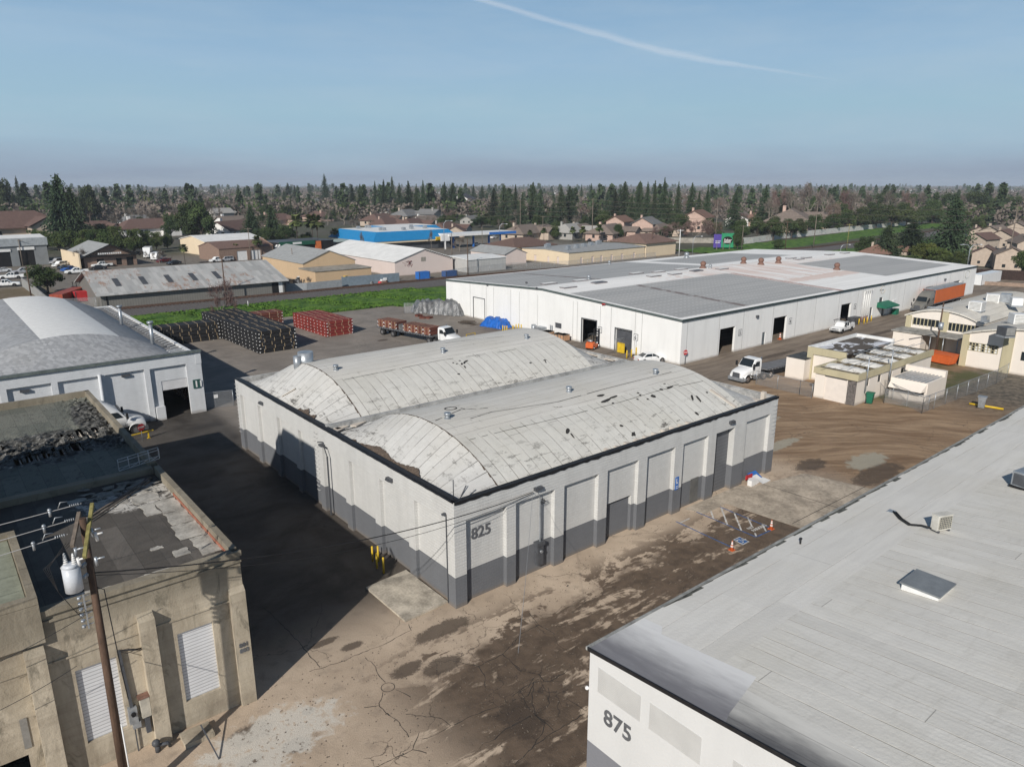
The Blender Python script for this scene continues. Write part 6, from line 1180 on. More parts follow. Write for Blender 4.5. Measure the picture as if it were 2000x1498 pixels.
def car(kind, body, label, cat, group=None, loc=(0, 0, 0), rz=0, name=None):
    o = empty(name or kind, loc, rz, label, cat, group); B = MB(); W = MB(); wb = 1.42; r = .33; hw = .88
    if kind == 'sedan':
        shell(B, [(-2.35, [(.70, .35), (.74, .62), (.68, .86)]), (-2.1, [(.84, .26), (.87, .62), (.80, .93)]), (-1.0, [(.86, .2), (.9, .62), (.84, .93)]), (.9, [(.86, .2), (.9, .62), (.83, .9)]), (1.9, [(.84, .24), (.87, .58), (.78, .76)]), (2.3, [(.72, .32), (.75, .52), (.62, .66)])])
        shell(B, [(-1.75, [(.76, .88), (.7, .93)]), (-.95, [(.78, .9), (.56, 1.36)]), (.15, [(.78, .9), (.57, 1.38)]), (1.05, [(.76, .88), (.68, .9)])])
        W.face([(-1.68, .66, .975), (-1.0, .545, 1.34), (-1.0, -.545, 1.34), (-1.68, -.66, .975)]); W.face([(.98, .66, .95), (.22, .555, 1.355), (.22, -.555, 1.355), (.98, -.66, .95)])
        for s in (1, -1): W.face([(-1.45, s*.775, .97), (-.92, s*.60, 1.31), (-.12, s*.60, 1.33), (-.12, s*.775, .97)]); W.face([(-.06, s*.775, .97), (-.06, s*.605, 1.33), (.15, s*.605, 1.32), (.82, s*.765, .95)])
    elif kind == 'suv':
        shell(B, [(-2.35, [(.80, .4), (.86, .7), (.84, 1.0)]), (-1.9, [(.9, .3), (.93, .7), (.88, 1.02)]), (1.2, [(.9, .3), (.93, .7), (.87, 1.02)]), (2.15, [(.88, .34), (.9, .7), (.8, .98)]), (2.4, [(.76, .42), (.78, .66), (.68, .84)])])
        shell(B, [(-2.25, [(.84, 1.0), (.66, 1.62)]), (-1.9, [(.86, 1.0), (.7, 1.72)]), (.5, [(.86, 1.0), (.7, 1.74)]), (1.3, [(.84, 1.0), (.76, 1.03)])])
        W.face([(1.22, .74, 1.08), (.55, .67, 1.68), (.55, -.67, 1.68), (1.22, -.74, 1.08)]); W.face([(-2.27, .76, 1.1), (-2.2, .66, 1.58), (-2.2, -.66, 1.58), (-2.27, -.76, 1.1)])
        for s in (1, -1):
            for a, b_ in ((-2.0, -1.1), (-1.02, -.1), (-.02, .5)): W.face([(a, s*.865, 1.08), (a, s*.73, 1.62), (b_, s*.73, 1.64), (b_+(.45 if b_ > .4 else 0), s*.865, 1.08)])
        wb = 1.45; r = .38
    else:
        shell(B, [(.35, [(.92, .45), (.95, .8), (.9, 1.08)]), (1.4, [(.93, .42), (.95, .8), (.88, 1.1)]), (2.55, [(.9, .45), (.92, .8), (.8, 1.02)]), (2.85, [(.84, .5), (.86, .75), (.76, .92)])])
        shell(B, [(-1.05, [(.93, .45), (.95, .8), (.9, 1.1)]), (.36, [(.93, .45), (.95, .8), (.9, 1.1)])])
        shell(B, [(-1.0, [(.88, 1.08), (.72, 1.78)]), (.25, [(.88, 1.08), (.72, 1.8)]), (1.15, [(.86, 1.08), (.78, 1.12)])])
        for s in (1, -1): B.box(-3.1, -1.1, s*.95-(.1 if s > 0 else 0), s*.95+(.1 if s < 0 else 0), .5, 1.12)
        B.box(-3.1, -1.1, -.85, .85, .62, .7); B.box(-3.14, -3.05, -.92, .92, .5, 1.1)
        W.face([(1.08, .76, 1.17), (.3, .69, 1.74), (.3, -.69, 1.74), (1.08, -.76, 1.17)]); W.face([(-1.02, .72, 1.2), (-1.02, .66, 1.7), (-1.02, -.66, 1.7), (-1.02, -.72, 1.2)])
        for s in (1, -1): W.face([(-.9, s*.868, 1.14), (-.9, s*.745, 1.7), (-.3, s*.745, 1.72), (-.3, s*.868, 1.14)]); W.face([(-.2, s*.868, 1.14), (-.2, s*.745, 1.72), (.25, s*.745, 1.72), (.95, s*.855, 1.14)])
        wb = 1.78; r = .4
    B.build("body", body, o, True); W.build("windows", m['glass'], o, True)
    ar = MB(); dl = MB()
    for sx in (1, -1):
        for sy in (1, -1):
            y_ = sy*(.875 if kind == 'sedan' else .94); x_ = sx*wb-(0 if kind != 'pickup_truck' else .12); ar.face([(x_+r*1.2*math.cos(a), y_+sy*.012, r+r*1.2*math.sin(a)) for a in np.linspace(-.4, 3.54, 14)]); dl.box(x_*.0+sx*.42-.01, x_*.0+sx*.42+.01, y_-.01, y_+.02, .35, .9)
    ar.build('wheel_arches', m['rubber'], o, True); dl.build('door_seams', m['dgrey'], o, True)
    for sx in (1, -1):
        for sy in (1, -1): wheel(o, sx*wb-(0 if kind != 'pickup_truck' else .12), sy*(hw+.02 if kind == 'sedan' else .93), r)
    fx = {'sedan': 2.3, 'suv': 2.4, 'pickup_truck': 2.85}[kind]; z = {'sedan': .6, 'suv': .74, 'pickup_truck': .84}[kind]
    for s in (1, -1):
        b = MB(); b.box(fx-.12, fx+.015, s*.6-.14, s*.6+.14, z-.08, z+.08); b.build("headlight", m['chrome'], o, True)
        b = MB(); bx = {'sedan': -2.36, 'suv': -2.36, 'pickup_truck': -3.15}[kind]; b.box(bx, bx+.06, s*.66-.12, s*.66+.12, z-.06, z+.12); b.build("tail_light", m['red'], o, True)
        b = MB(); b.box(.55, .75, s*1.0-.07, s*1.0+.07, z+.25, z+.38); b.build("mirror", m['rubber'], o, True)
    b = MB(); b.box(fx-.1, fx+.03, -.4, .4, z-.1, z+.06); b.build("grille", m['rubber'], o, True); b = MB(); b.box(fx-.1, fx+.06, -.78, .78, z-.38, z-.2); b.build("bumper", m['dgrey'] if kind == 'pickup_truck' else body, o, True)
    return o
def heading(a, b): d = b-a; return math.atan2(d.y, d.x)
car('sedan', m['wglossy'], "white sedan parked beside the near corner of the long white warehouse", "car", loc=(58.2, 34.0, 0), rz=R(-20), name="parked_sedan")
pk = car('pickup_truck', m['wglossy'], "white pickup with black ladder rack parked on the long driveway", "pickup", loc=(101.0, 27.4, 0), rz=R(183), name="pickup_truck")
b = MB()
for s in (1, -1):
    b.tube([(-3.0, s*.95, 2.1), (1.4, s*.95, 2.1)], .04, 6)
    for x in (-2.9, -1.2, .9): b.tube([(x, s*.95, 1.0 if x < 0 else 1.6), (x, s*.95, 2.1)], .035, 6)
for x in (-2.9, -1.2, .9): b.tube([(x, -.95, 2.1), (x, .95, 2.1)], .035, 6)
b.build("ladder_rack", m['black'], pk, True); b = MB(); b.box(-3.0, -1.2, .5, .96, 1.1, 1.4); b.box(-3.0, -1.2, -.96, -.5, 1.1, 1.4); b.build("tool_box", m['wglossy'], pk, True)
def tractor(body, label, loc, rz, sleeper=False, name="semi_tractor"):
    """conventional cab; front axle near x=+2.7, rear tandem at x=-2"""
    o = empty(name, loc, rz, label, "semi truck"); B = MB(); x1 = .2; top = 2.75 if not sleeper else 3.75; xb = -.75 if not sleeper else -2.3
    hood = [(x1+.7, [(1.0, 1.0), (1.12, 1.4), (1.05, 1.8), (.75, 1.93)]), (x1+1.6, [(1.0, .95), (1.13, 1.3), (1.0, 1.62), (.7, 1.75)]), (x1+2.3, [(1.0, .8), (1.12, 1.1), (.92, 1.42), (.62, 1.54)]), (x1+2.52, [(.97, .65), (1.0, .95), (.74, 1.27), (.52, 1.37)])]
    shell(B, hood, smooth=True); nose = (x1+.8, [(1.1, .95), (1.13, 1.9), (1.1, 1.93), (.9, 1.96)]); brow = (x1+.2, [(1.1, .95), (1.15, 1.95), (1.04, 2.72), (.85, 2.82)])
    if sleeper: shell(B, [(xb, [(1.12, .95), (1.2, 1.95), (1.15, 3.45), (.85, 3.88)]), (-1.2, [(1.12, .95), (1.2, 1.95), (1.13, 3.4), (.82, 3.82)]), (-.4, [(1.12, .95), (1.17, 1.95), (1.08, 3.1), (.8, 3.45)]), brow, nose], smooth=True)
    else: shell(B, [(xb, [(1.1, .95), (1.15, 1.95), (1.1, 2.8), (.9, 2.95)]), (x1-.1, [(1.1, .95), (1.15, 1.95), (1.08, 2.8), (.88, 2.93)]), brow, nose])
    B.build("cab", body, o, True); zt = 2.8
    W = MB(); W.face([(x1+.845, 1.0, 1.99), (x1+.27, .9, 2.8), (x1+.27, -.9, 2.8), (x1+.845, -1.0, 1.99)]); W.build("windscreen", m['glass'], o, True)
    for s in (1, -1): W = MB(); W.face([(x1-.6, s*1.165, 1.98), (x1-.6, s*1.125, 2.62), (x1+.05, s*1.115, 2.62), (x1+.55, s*1.15, 2.0)]); W.build("side_window", m['glass'], o, True)
    if sleeper:
        for s in (1, -1): W = MB(); W.face([(xb+.3, s*1.21, 2.1), (xb+.3, s*1.2, 2.5), (xb+.8, s*1.2, 2.5), (xb+.8, s*1.21, 2.1)]); W.build("sleeper_window", m['glass'], o, True)
    F = MB(); F.box(-3.3, 2.4, -.45, .45, .62, .9); F.box(-2.6, -1.4, -.6, .6, .9, 1.1); F.build("chassis", m['rubber'], o, True)
    b = MB(); b.box(x1+.22, x1+.42, -.9, .9, zt+.03, zt+.07); b.build("sun_visor", m['dgrey'], o, True)
    b = MB(); b.tube([(xb-.12, .95, .9), (xb-.12, .95, top+.35)], .075, 8); b.build("exhaust_stack", m['chrome'], o, True)
    b = MB(); b.box(-2.7, -1.7, -.45, .45, 1.1, 1.2); b.box(-3.35, -3.3, -1.15, -.7, .3, .95); b.box(-3.35, -3.3, .7, 1.15, .3, .95); b.build("coupling_plate", m['dgrey'], o, True)
    for s in (1, -1): b = MB(); b.box(-.2, .55, s*1.12-.08, s*1.12+.08, .42, .48); b.box(-.2, .55, s*1.12-.08, s*1.12+.08, .72, .78); b.build("step", m['steel'], o, True); b = MB(); b.box(x1-.52, x1-.5, s*1.155-.01, s*1.155+.012, 1.0, 2.5); b.box(x1+.62, x1+.64, s*1.1-.02, s*1.1+.05, 1.0, 1.9); b.build("door_seam", m['dgrey'], o, True)
    b = MB(); b.face([(x1+2.57, -.58, .72), (x1+2.57, .58, .72), (x1+2.55, .54, 1.34), (x1+2.55, -.54, 1.34)]); b.build("grille", m['dgrey'], o, True); b = MB(); b.box(x1+2.25, x1+2.68, -1.16, 1.16, .32, .72); b.box(x1+1.95, x1+2.25, -1.2, -1.0, .34, .72); b.box(x1+1.95, x1+2.25, 1.0, 1.2, .34, .72); b.build("bumper", m['steel'] if not sleeper else m['dgrey'], o, True)
    for s in (1, -1):
        b = MB(); b.face([(x1+2.3, s*1.13, .95), (x1+2.56, s*.85, .9), (x1+2.54, s*.74, 1.15), (x1+2.3, s*1.0, 1.28)]); b.build("headlight", m['chrome'], o, True)
        b = MB(); b.box(x1+.75, x1+.95, s*1.38-.1, s*1.38+.1, 1.85, 2.45); b.tube([(x1+.8, s*1.05, 2.1), (x1+.85, s*1.38, 2.1)], .025, 5); b.build("mirror", m['rubber'], o, True)
        b = MB(); b.tube([(-.7, s*.85, .75), (.6, s*.85, .75)], .3, 12); b.build("fuel_tank", m['chrome'], o, True)
        b = MB(); b.grid([[(x1+1.55+.66*math.cos(a), s*y, .5+.66*math.sin(a)) for a in np.linspace(.1, 3.0, 10)] for y in (.95, 1.19)]); b.build("fender", body, o, True)
        wheel(o, x1+1.55, s*1.15, .5, .28); wheel(o, -1.5, s*1.15, .5, .28, dual=True); wheel(o, -2.85, s*1.15, .5, .28, dual=True)
    return o
def trailer(label, loc, rz, L=14.5, deck=1.35, name="flatbed_trailer", axles=(-5.2, -6.5), mat_=None):
    o = empty(name, loc, rz, label, "trailer"); b = MB(); b.box(-L/2, L/2, -1.27, 1.27, deck-.14, deck); b.build("deck", mat_ or m['woodg'], o, True); b = MB()
    for y in (-.75, -.25, .25, .75): b.box(-L/2, L/2, y-.02, y+.02, deck, deck+.012)
    b.build("deck_grooves", m['dgrey'], o, True)
    b = MB(); b.box(-L/2, L/2, -.55, -.4, deck-.6, deck-.14); b.box(-L/2, L/2, .4, .55, deck-.6, deck-.14)
    for s in (1, -1): b.box(-L/2, L/2, s*1.28-.03, s*1.28+.03, deck-.2, deck+.02)
    b.build("frame_rails", m['dgrey'], o, True); b = MB()
    for k in range(int(L/.6)): 
        for s in (1, -1): b.box(-L/2+.3+k*.6, -L/2+.42+k*.6, s*1.3-.03, s*1.3+.03, deck-.16, deck-.06)
    b.build("stake_pockets", m['steel'], o, True)
    for x in axles:
        for s in (1, -1): wheel(o, x, s*1.2, .5, .28, dual=True)
    return o
# loaded flatbed and its tractor behind the grey warehouse roof
pa, pb = G(757, 652), G(845, 670); hd = heading(Vector((40.0, 77.0, 0)), Vector((44.0, 62.5, 0))); hd = heading(pa, G(862, 672)); dirv = Vector((math.cos(hd), math.sin(hd), 0))
rear = pa; tc_ = rear+dirv*5.2; tc_.z = 0
tractor(m['wglossy'], "white day cab truck hauling red plank bundles behind the grey warehouse", rear+dirv*14.2, hd); trailer("flatbed trailer loaded with brown red plank bundles", rear+dirv*5.6, hd, L=13.6, axles=(-5.6, -2.9), mat_=m['foilg'])
pr_ = bundle_proto(m['bunb'], 1.55, 2.3, .62); used = False
for i in range(8):
    if i == 3: continue
    for k in range(2):
        o = pr_ if not used else copy_tree(pr_); used = True; q = rear+dirv*(-.3+1.6*i); o.location = (q.x, q.y, 1.36+.62*k); o.rotation_euler.z = hd
        tag(o, "brown red bundle on the flatbed, %s from the rear, %s layer" % (ordn[i], ("lower", "upper")[k]), "bundle", "plank bundles on the flatbed")
b = MB(); q = rear+dirv*4.4; b.box(q.x-.8, q.x+.8, q.y-.9, q.y+.9, 1.36, 2.2); tag(b.build("wrapped_pallet", m['foilg']), "grey wrapped load between the two groups of red bundles on the flatbed", "load")
# white tractor with empty flatbed near the white shed box
p1 = G(1449, 738); p2 = G(1530, 708); hd = heading(G(1584, 690), G(1496, 722)); hd = R(180)+R(-5); dv = Vector((math.cos(hd), math.sin(hd), 0)); tp = Vector((60.6, 19.3, 0))
tractor(m['wglossy'], "white day cab truck with grey grille coupled to the empty flatbed", tp, hd); trailer("empty dark flatbed trailer with lashing rails beside the white shed box", tp-dv*8.6, hd, L=13.4, mat_=M("dark_trailer_deck", (.2, .2, .205), .6, .2), axles=(-4.6, -5.9))
# white sleeper tractor at dock 11
hd = heading(Vector((-9, 47.3, 0)), Vector((-3, 46.2, 0))); dv = Vector((math.cos(hd), math.sin(hd), 0)); fr = GX(1, 1, 0)
wpt = G(272, 850); tractor(m['wglossy'], "white sleeper tractor parked below warehouse 11, half hidden by the torn roof", Vector((-8.65, 48.15, 0)), R(-2), True)
# grey sleeper tractor with orange box trailer by the far docks
hd = R(181); dv = Vector((math.cos(hd), math.sin(hd), 0)); q = G(1793, 611); tp = Vector((q.x+3.2, q.y+.6, 0)); tractor(M("pewter_truck_paint", (.17, .165, .15), .35, .1), "dark grey sleeper tractor coupled to the orange box trailer", tp, hd, True)
o = trailer("long orange box trailer with grey top by the far dock doors", tp-dv*10.6, hd, L=16.0, name="box_trailer"); b = MB(); b.box(-8, 8, -1.28, 1.28, 1.36, 4.05); b.build("box_sides", m['orslat'], o, True); b = MB(); b.box(-8.02, 8.02, -1.3, 1.3, 4.05, 4.1); b.build("box_roof", m['steel'], o, True); b = MB(); b.box(8.0, 8.04, -1.2, 1.2, 1.4, 4.0); b.build("nose_panel", m['dgrey'], o, True)
# second trailer parked tight to the wall beside it
b = MB(); 
# forklift
fp = G(1162, 682); fk = empty("forklift", (fp.x+.2, fp.y+.6, 0), R(20), "red and black forklift in front of the first dock door", "forklift")
b = MB(); shell(b, [(-1.5, [(.6, .3), (.62, .9), (.5, 1.15)]), (-.9, [(.65, .25), (.66, 1.0), (.6, 1.25)]), (-.3, [(.65, .25), (.65, .7), (.6, .8)]), (.9, [(.6, .3), (.6, .6), (.5, .66)])]); b.build("body", m['red'] if False else m['orange'], fk, True)
b = MB()
for x in (-.9, .55):
    for s in (1, -1): b.tube([(x, s*.55, .9), (x+.1*(1 if x < 0 else -1), s*.5, 2.3)], .04, 6)
b.box(-.9, .5, -.55, .55, 2.28, 2.36); b.build("overhead_guard", m['black'], fk, True)
b = MB()
for s in (1, -1): b.box(1.0, 1.15, s*.4-.06, s*.4+.06, .1, 2.9)
for z in (.4, 1.4, 2.4, 2.85): b.box(1.0, 1.12, -.4, .4, z, z+.1)
b.build("mast", m['black'], fk, True)
for s in (1, -1): b = MB(); b.box(1.15, 2.3, s*.3-.06, s*.3+.06, .1, .15); b.box(1.15, 1.22, s*.3-.06, s*.3+.06, .1, .8); b.build("fork", m['dgrey'], fk, True)
b = MB(); b.box(-.5, .0, -.25, .25, .8, .95); b.box(-.6, -.48, -.25, .25, .9, 1.4); b.build("seat", m['rubber'], fk, True)
b = MB(); b.tube([(-1.2, -.35, 1.4), (-1.2, .35, 1.4)], .17, 12); b.build("gas_bottle", m['steel'], fk, True)
for x, r in ((.65, .35), (-1.0, .28)):
    for s in (1, -1): wheel(fk, x, s*.66, r)
# ---------------------------------------------------------------- parked vehicles in the background lots
paint = [m['wglossy'], M("silver_vehicle_paint", (.36, .37, .39), .3, .05, spec=.5), M("black_vehicle_paint", (.02, .02, .022), .25, .05, spec=.5), M("blue_vehicle_paint", (.03, .12, .42), .3, .05, spec=.5), M("maroon_vehicle_paint", (.16, .02, .02), .3, .05, spec=.5)]
protos = {}
def park(kind, px, py, hdg, pi, label, group=None, z=0, off=None):
    g = G(px, py, z); nm = {'sedan': 'parked_sedan', 'suv': 'parked_suv', 'pickup_truck': 'pickup_truck'}[kind]
    if kind not in protos: protos[kind] = car(kind, paint[0], "", "car", name=nm); o = protos[kind]
    else: o = copy_tree(protos[kind])
    for c in o.children:
        if c.name.startswith("body") or c.name.startswith("bumper"): c.material_slots[0].link = 'OBJECT'; c.material_slots[0].material = paint[pi]
    o.location = (g.x, g.y, z); o.rotation_euler = (0, 0, hdg); o["label"] = label; o["category"] = {'sedan': 'car', 'suv': 'car', 'pickup_truck': 'pickup'}[kind]
    if group: o["group"] = group
LT = "vehicles parked in the left lot"
park('pickup_truck', 21, 545, R(170), 0, "white pickup nearest the left edge, side-on above the second white pickup", LT); park('pickup_truck', 14, 560, R(-10), 0, "old white pickup lowest at the left edge beside brush", LT); park('pickup_truck', 149, 535, R(178), 0, "white pickup side-on just left of the rusty roofed shed", LT)
park('pickup_truck', 198, 522, R(185), 0, "white pickup before the peaked shop front, behind a bare tree", LT); park('suv', 112, 515, R(215), 1, "silver car farthest back in the slanted row of cars", LT); park('suv', 118, 521, R(215), 0, "white sport utility car in the middle of the slanted row", LT); park('sedan', 128, 526, R(215), 2, "dark car in the slanted row left of the blue car", LT); park('sedan', 135, 529, R(212), 3, "bright blue car in the slanted row of cars", LT)
park('sedan', 192, 527, R(180), 2, "black car in front of the white pickup at the shop", LT); park('sedan', 5, 532, R(190), 0, "white car cut off by the left frame edge", LT); park('pickup_truck', 45, 535, R(185), 1, "silver pickup bed behind the grey pole at left", LT); park('suv', 50, 512, R(-80), 0, "white van backed into the right workshop bay", LT); park('suv', 16, 515, R(-80), 1, "grey van inside the left workshop bay", LT); park('sedan', 80, 509, R(180), 4, "maroon car beside the grey workshop corner", LT)
CT = "vehicles parked beyond the sheds"
park('suv', 424, 512, R(190), 0, "white sport utility car parked under the palms by the brown brick unit", CT); park('suv', 442, 511, R(185), 1, "grey car with windows at the palms right of the white car", CT); park('sedan', 340, 517, R(200), 2, "dark car before the brown brick garage unit", CT); park('sedan', 320, 512, R(200), 4, "maroon car among bare trees before the brick unit", CT); park('sedan', 965, 466, R(20), 0, "white car on the road right of the filling station", CT)
park('sedan', 870, 483, R(30), 2, "dark car in the lot before the blue roofed store", CT); park('suv', 848, 478, R(30), 2, "black car close to the blue roofed store", CT); park('sedan', 930, 480, R(60), 0, "white car under the filling station canopy", CT); park('suv', 897, 463, R(20), 0, "white van behind the filling station", CT); park('suv', 1984, 490, R(170), 0, "white sport utility car on the slope before the beige townhouses", CT); park('sedan', 1945, 492, R(170), 2, "dark car below the beige townhouses", CT); park('sedan', 1260, 462, R(30), 1, "silver car behind the right hip roof", CT)
def motorhome(px, py, rz, label, L=7.5, H=3.0):
    g = G(px, py); o = empty("motorhome", g, rz, label, "motorhome"); b = MB(); shell(b, [(-L/2, [(1.15, .5), (1.2, H)]), (L/2-1.2, [(1.15, .5), (1.2, H)]), (L/2-.3, [(1.1, .5), (1.05, 2.2)]), (L/2, [(.9, .5), (.8, 1.2)])]); b.build("body", m['wglossy'], o, True); b = MB()
    for x in (-L/4, L/8): b.box(x-.5, x+.5, -1.22, -1.19, 1.5, 2.1); b.box(x-.5, x+.5, 1.19, 1.22, 1.5, 2.1)
    b.build("windows", m['glass'], o, True)
    for x in (-L/4, L/3):
        for s in (1, -1): wheel(o, x, s*1.1, .4)
motorhome(262, 494, R(200), "white motorhome left of the brown brick garage unit"); motorhome(290, 503, R(250), "white truck body parked beside the motorhome", 8, 3.6); motorhome(306, 508, R(240), "white trailer nearest the brown brick unit", 6, 2.6)
# small forklift and red containers beside the shed
g = G(148, 577); b = MB(); b.box(g.x-.7, g.x+.7, g.y-.5, g.y+.5, .3, 1.0)
for s in (-.35, .35): b.box(g.x+s-.06, g.x+s+.06, g.y-.6, g.y-.5, .2, 3.2)
b.box(g.x-.6, g.x+.6, g.y-.45, g.y+.45, 2.0, 2.1); tag(b.build("forklift", m['black']), "black forklift standing between the red container and the shed", "forklift")
def container(px, py, L, W_, H, rz, mat_, label, z=0):
    g = G(px, py); o = empty("storage_container", g, rz, label, "container"); b = MB(); b.box(-L/2, L/2, -W_/2, W_/2, .1, H); b.build("container_body", mat_, o, True); b = MB()
    for x in (-L/2+.1, L/2-.25):
        for s in (1, -1): b.box(x, x+.15, s*W_/2-.04, s*W_/2+.04, .05, H+.02)
    b.build("corner_posts", m['dgrey'], o, True); return o
container(135, 588, 12, 2.6, 2.3, R(60), mat_slats("red_ribbed_steel", (.33, .07, .04), .4, .7, 3), "long red container with faded top behind the left fence"); container(163, 588, 3.5, 2.2, 2.2, R(5), m['red'], "small red and white container beside the shed end"); container(666, 551, 6, 2.4, 2.4, R(30), m['red'], "red container end among the scrap yard"); container(674, 553, 3, 2.4, 2.0, R(30), m['yellow'], "yellow container against the tan building"); container(1925, 553, 14, 2.4, 2.7, R(0), m['wglossy'], "long white trailer box beyond the far warehouse corner")
container(826, 545, 3.6, 1.8, 2.0, R(0), m['blue'], "bright blue bin against the pinkish gable wall"); container(878, 540, 4.2, 1.8, 1.6, R(5), M("blue_grey_skip", (.05, .1, .24), .6), "blue grey bin at the right end of the pinkish gable")
# ---------------------------------------------------------------- railway and grass
def strip(name, pts, w0, w1, z, mat_, kind="structure"):
    mb = MB(); pr = None
    for i, p in enumerate(pts):
        a = Vector(pts[max(0, i-1)]); b = Vector(pts[min(len(pts)-1, i+1)]); d = (b-a).normalized(); s = Vector((-d.y, d.x, 0)); c = Vector(p)
        cur = (c+s*w0+Vector((0, 0, z)), c+s*w1+Vector((0, 0, z)))
        if pr: mb.face([pr[0], cur[0], cur[1], pr[1]])
        pr = cur
    return struct(name, mb, mat_)
RL = [(-90, 134.5, 0), (10, 130.9, 0), (42, 129.9, 0), (88, 129.8, 0), (150, 126, 0), (260, 117.5, 0), (342, 123, 0), (492, 142, 0), (800, 190, 0)]
mb = MB(); pr = None
for i, p in enumerate(RL):
    a = Vector(RL[max(0, i-1)]); b = Vector(RL[min(len(RL)-1, i+1)]); d = (b-a).normalized(); s = Vector((-d.y, d.x, 0)); c = Vector(p)
    cur = [c+s*u+Vector((0, 0, z)) for u, z in ((-8.5, -.02), (-2.2, .42), (2.0, .42), (3.6, -.02))]
    if pr:
        for k in range(3): mb.face([pr[k], cur[k], cur[k+1], pr[k+1]])
    pr = cur
struct("railway_ballast", mb, m['ballast'])
mb = MB(); tb = MB()
for a, b in zip(RL, RL[1:]):
    a = Vector(a); b = Vector(b); d = (b-a).normalized(); s = Vector((-d.y, d.x, 0)); u = Vector((0, 0, .62))
    for k in (-.75, .75): mb.beam(a+s*k+u, b+s*k+u, .1, .18)
    n = int((b-a).length/.75)
    for k in range(n): c = a.lerp(b, k/n); tb.beam(c-s*1.25+Vector((0, 0, .47)), c+s*1.25+Vector((0, 0, .47)), .28, .12)
rw = mb.build("railway_track", m['rail']); rw["kind"] = "structure"; tb.build("rail_ties", m['tie'], rw)
t = NT("spring_grass"); p_ = t.pos(); n1 = t.noise(p_, .35, 5, .65); n2 = t.noise(p_, 2.5, 4); X_, Y_, Z_ = t.sep(p_)
gc = t.mix(t.ss(n1, .35, .65), (.034, .09, .013), (.088, .17, .022)); gc = t.mix(t.m('MULTIPLY', t.ss(n2, .55, .7), .6), gc, (.14, .175, .04)); m['grass'] = t.done(gc, .9, n2, .2)
def verge(name, poly_fn, x0, x1, dx):
    rows = []; n = int((x1-x0)/dx)
    for i in range(n+1):
        x = x0+(x1-x0)*i/n; ya, yb = poly_fn(x); k = max(6, int((yb-ya)/1.1)); rows.append([(x, ya+(yb-ya)*j/16, (0.0 if j in (0, 16) else .3+.35*math.sin(x*.31+j*1.3)*math.sin(x*.17-j)+rnd.uniform(-.12, .16))*(1 if abs(j-8) < 7 else .6)) for j in range(17)])
    mb = MB(); mb.grid(rows); return struct(name, mb, m['grass'])
fn1 = lambda x: (107-.02*x-4.5*min(1, max(0, (x-10)/30))+(-2.5 if x > 55 else 0), 122.3-.03*(x+20)); verge("grass_verge", fn1, -80, 190, 1.0)
fn2 = lambda x: (97 if x < 220 else 92, 108.5); verge("grass_verge", fn2, 190, 420, 2.5)
fn3 = lambda x: (126 if x < 260 else 126+(x-260)*.11, 148 if x < 300 else 150+(x-300)*.13); verge("grass_bank", fn3, 205, 560, 3)
# grass tufts: one object of stuff
def tufts(n, region, name, s=(.25, .55)):
    V = np.zeros((n*4, 3)); r_ = np.random.default_rng(3); x, y = region(r_, n); a = r_.uniform(0, 6.28, n); w_ = r_.uniform(*s, n); h = w_*r_.uniform(.7, 1.5, n)
    dx, dy = np.cos(a)*w_, np.sin(a)*w_
    for k, (sx, z) in enumerate(((-1, 0), (1, 0), (.8, 1), (-.8, 1))): V[k::4, 0] = x+dx*sx; V[k::4, 1] = y+dy*sx; V[k::4, 2] = .15+h*z
    me = bpy.data.meshes.new(name); me.vertices.add(n*4); me.vertices.foreach_set("co", V.ravel()); me.loops.add(n*4); me.loops.foreach_set("vertex_index", np.arange(n*4)); me.polygons.add(n); me.polygons.foreach_set("loop_start", np.arange(0, n*4, 4)); me.polygons.foreach_set("loop_total", np.full(n, 4)); me.update(); me.materials.append(m['grass'])
    o = bpy.data.objects.new(name, me); COL.objects.link(o); tag(o, "long green grass and weeds on the bank beside the railway", "grass", kind="stuff")
def reg1(r_, n): x = r_.uniform(-30, 72, n); f = r_.uniform(0, 1, n); ya = 107-.02*x-4.5*np.clip((x-10)/30, 0, 1)-2.5*(x > 55); return x, ya+(121.5-ya)*f
tufts(30000, reg1, "tall_grass", (.09, .26))
b = MB()
for x in (26, 40, 52): b.tube([(x, 108, 0), (x, 108, 1.4)], .06, 6)
tag(b.build("marker_posts", m['white']), "short white marker posts in the green railway verge", "post") if False else None
g = G(485, 600); b = MB(); b.tube([g, g+Vector((0, 0, 1.3))], .07, 6); tag(b.build("marker_post", m['white']), "single short white post in the green railway verge", "post")
# loose stones and crumbs of asphalt over the yard: one object of stuff
def stones(n):
    r_ = np.random.default_rng(8); x = np.concatenate([r_.uniform(-16, 40, n), r_.uniform(34, 62, n//2)]); y = np.concatenate([r_.uniform(-14, 1, n), r_.uniform(-10, 16, n//2)])
    k = (x > -13)*((y < -.5) | (x > 35) | (x < -.5)); x = x[k]; y = y[k]; N = len(x); s = r_.uniform(.015, .05, N)**1.0; b = MB()
    V = np.zeros((N*5, 3)); a = r_.uniform(0, 6.28, N)
    for j in range(4): V[j::5, 0] = x+s*np.cos(a+j*1.57)*r_.uniform(.7, 1.3, N); V[j::5, 1] = y+s*np.sin(a+j*1.57)*r_.uniform(.7, 1.3, N); V[j::5, 2] = .002
    V[4::5, 0] = x; V[4::5, 1] = y; V[4::5, 2] = s*.8; F = []
    for i in range(N):
        for j in range(4): F.append((i*5+j, i*5+(j+1) % 4, i*5+4))
    me = bpy.data.meshes.new("loose_stones"); me.from_pydata(V.tolist(), [], F); me.materials.append(M("mixed_stones", (.2, .165, .13), .9, .5, 9)); o = bpy.data.objects.new("loose_stones", me); COL.objects.link(o); tag(o, "loose stones and asphalt crumbs scattered over the yard", "gravel", kind="stuff")
stones(5000)
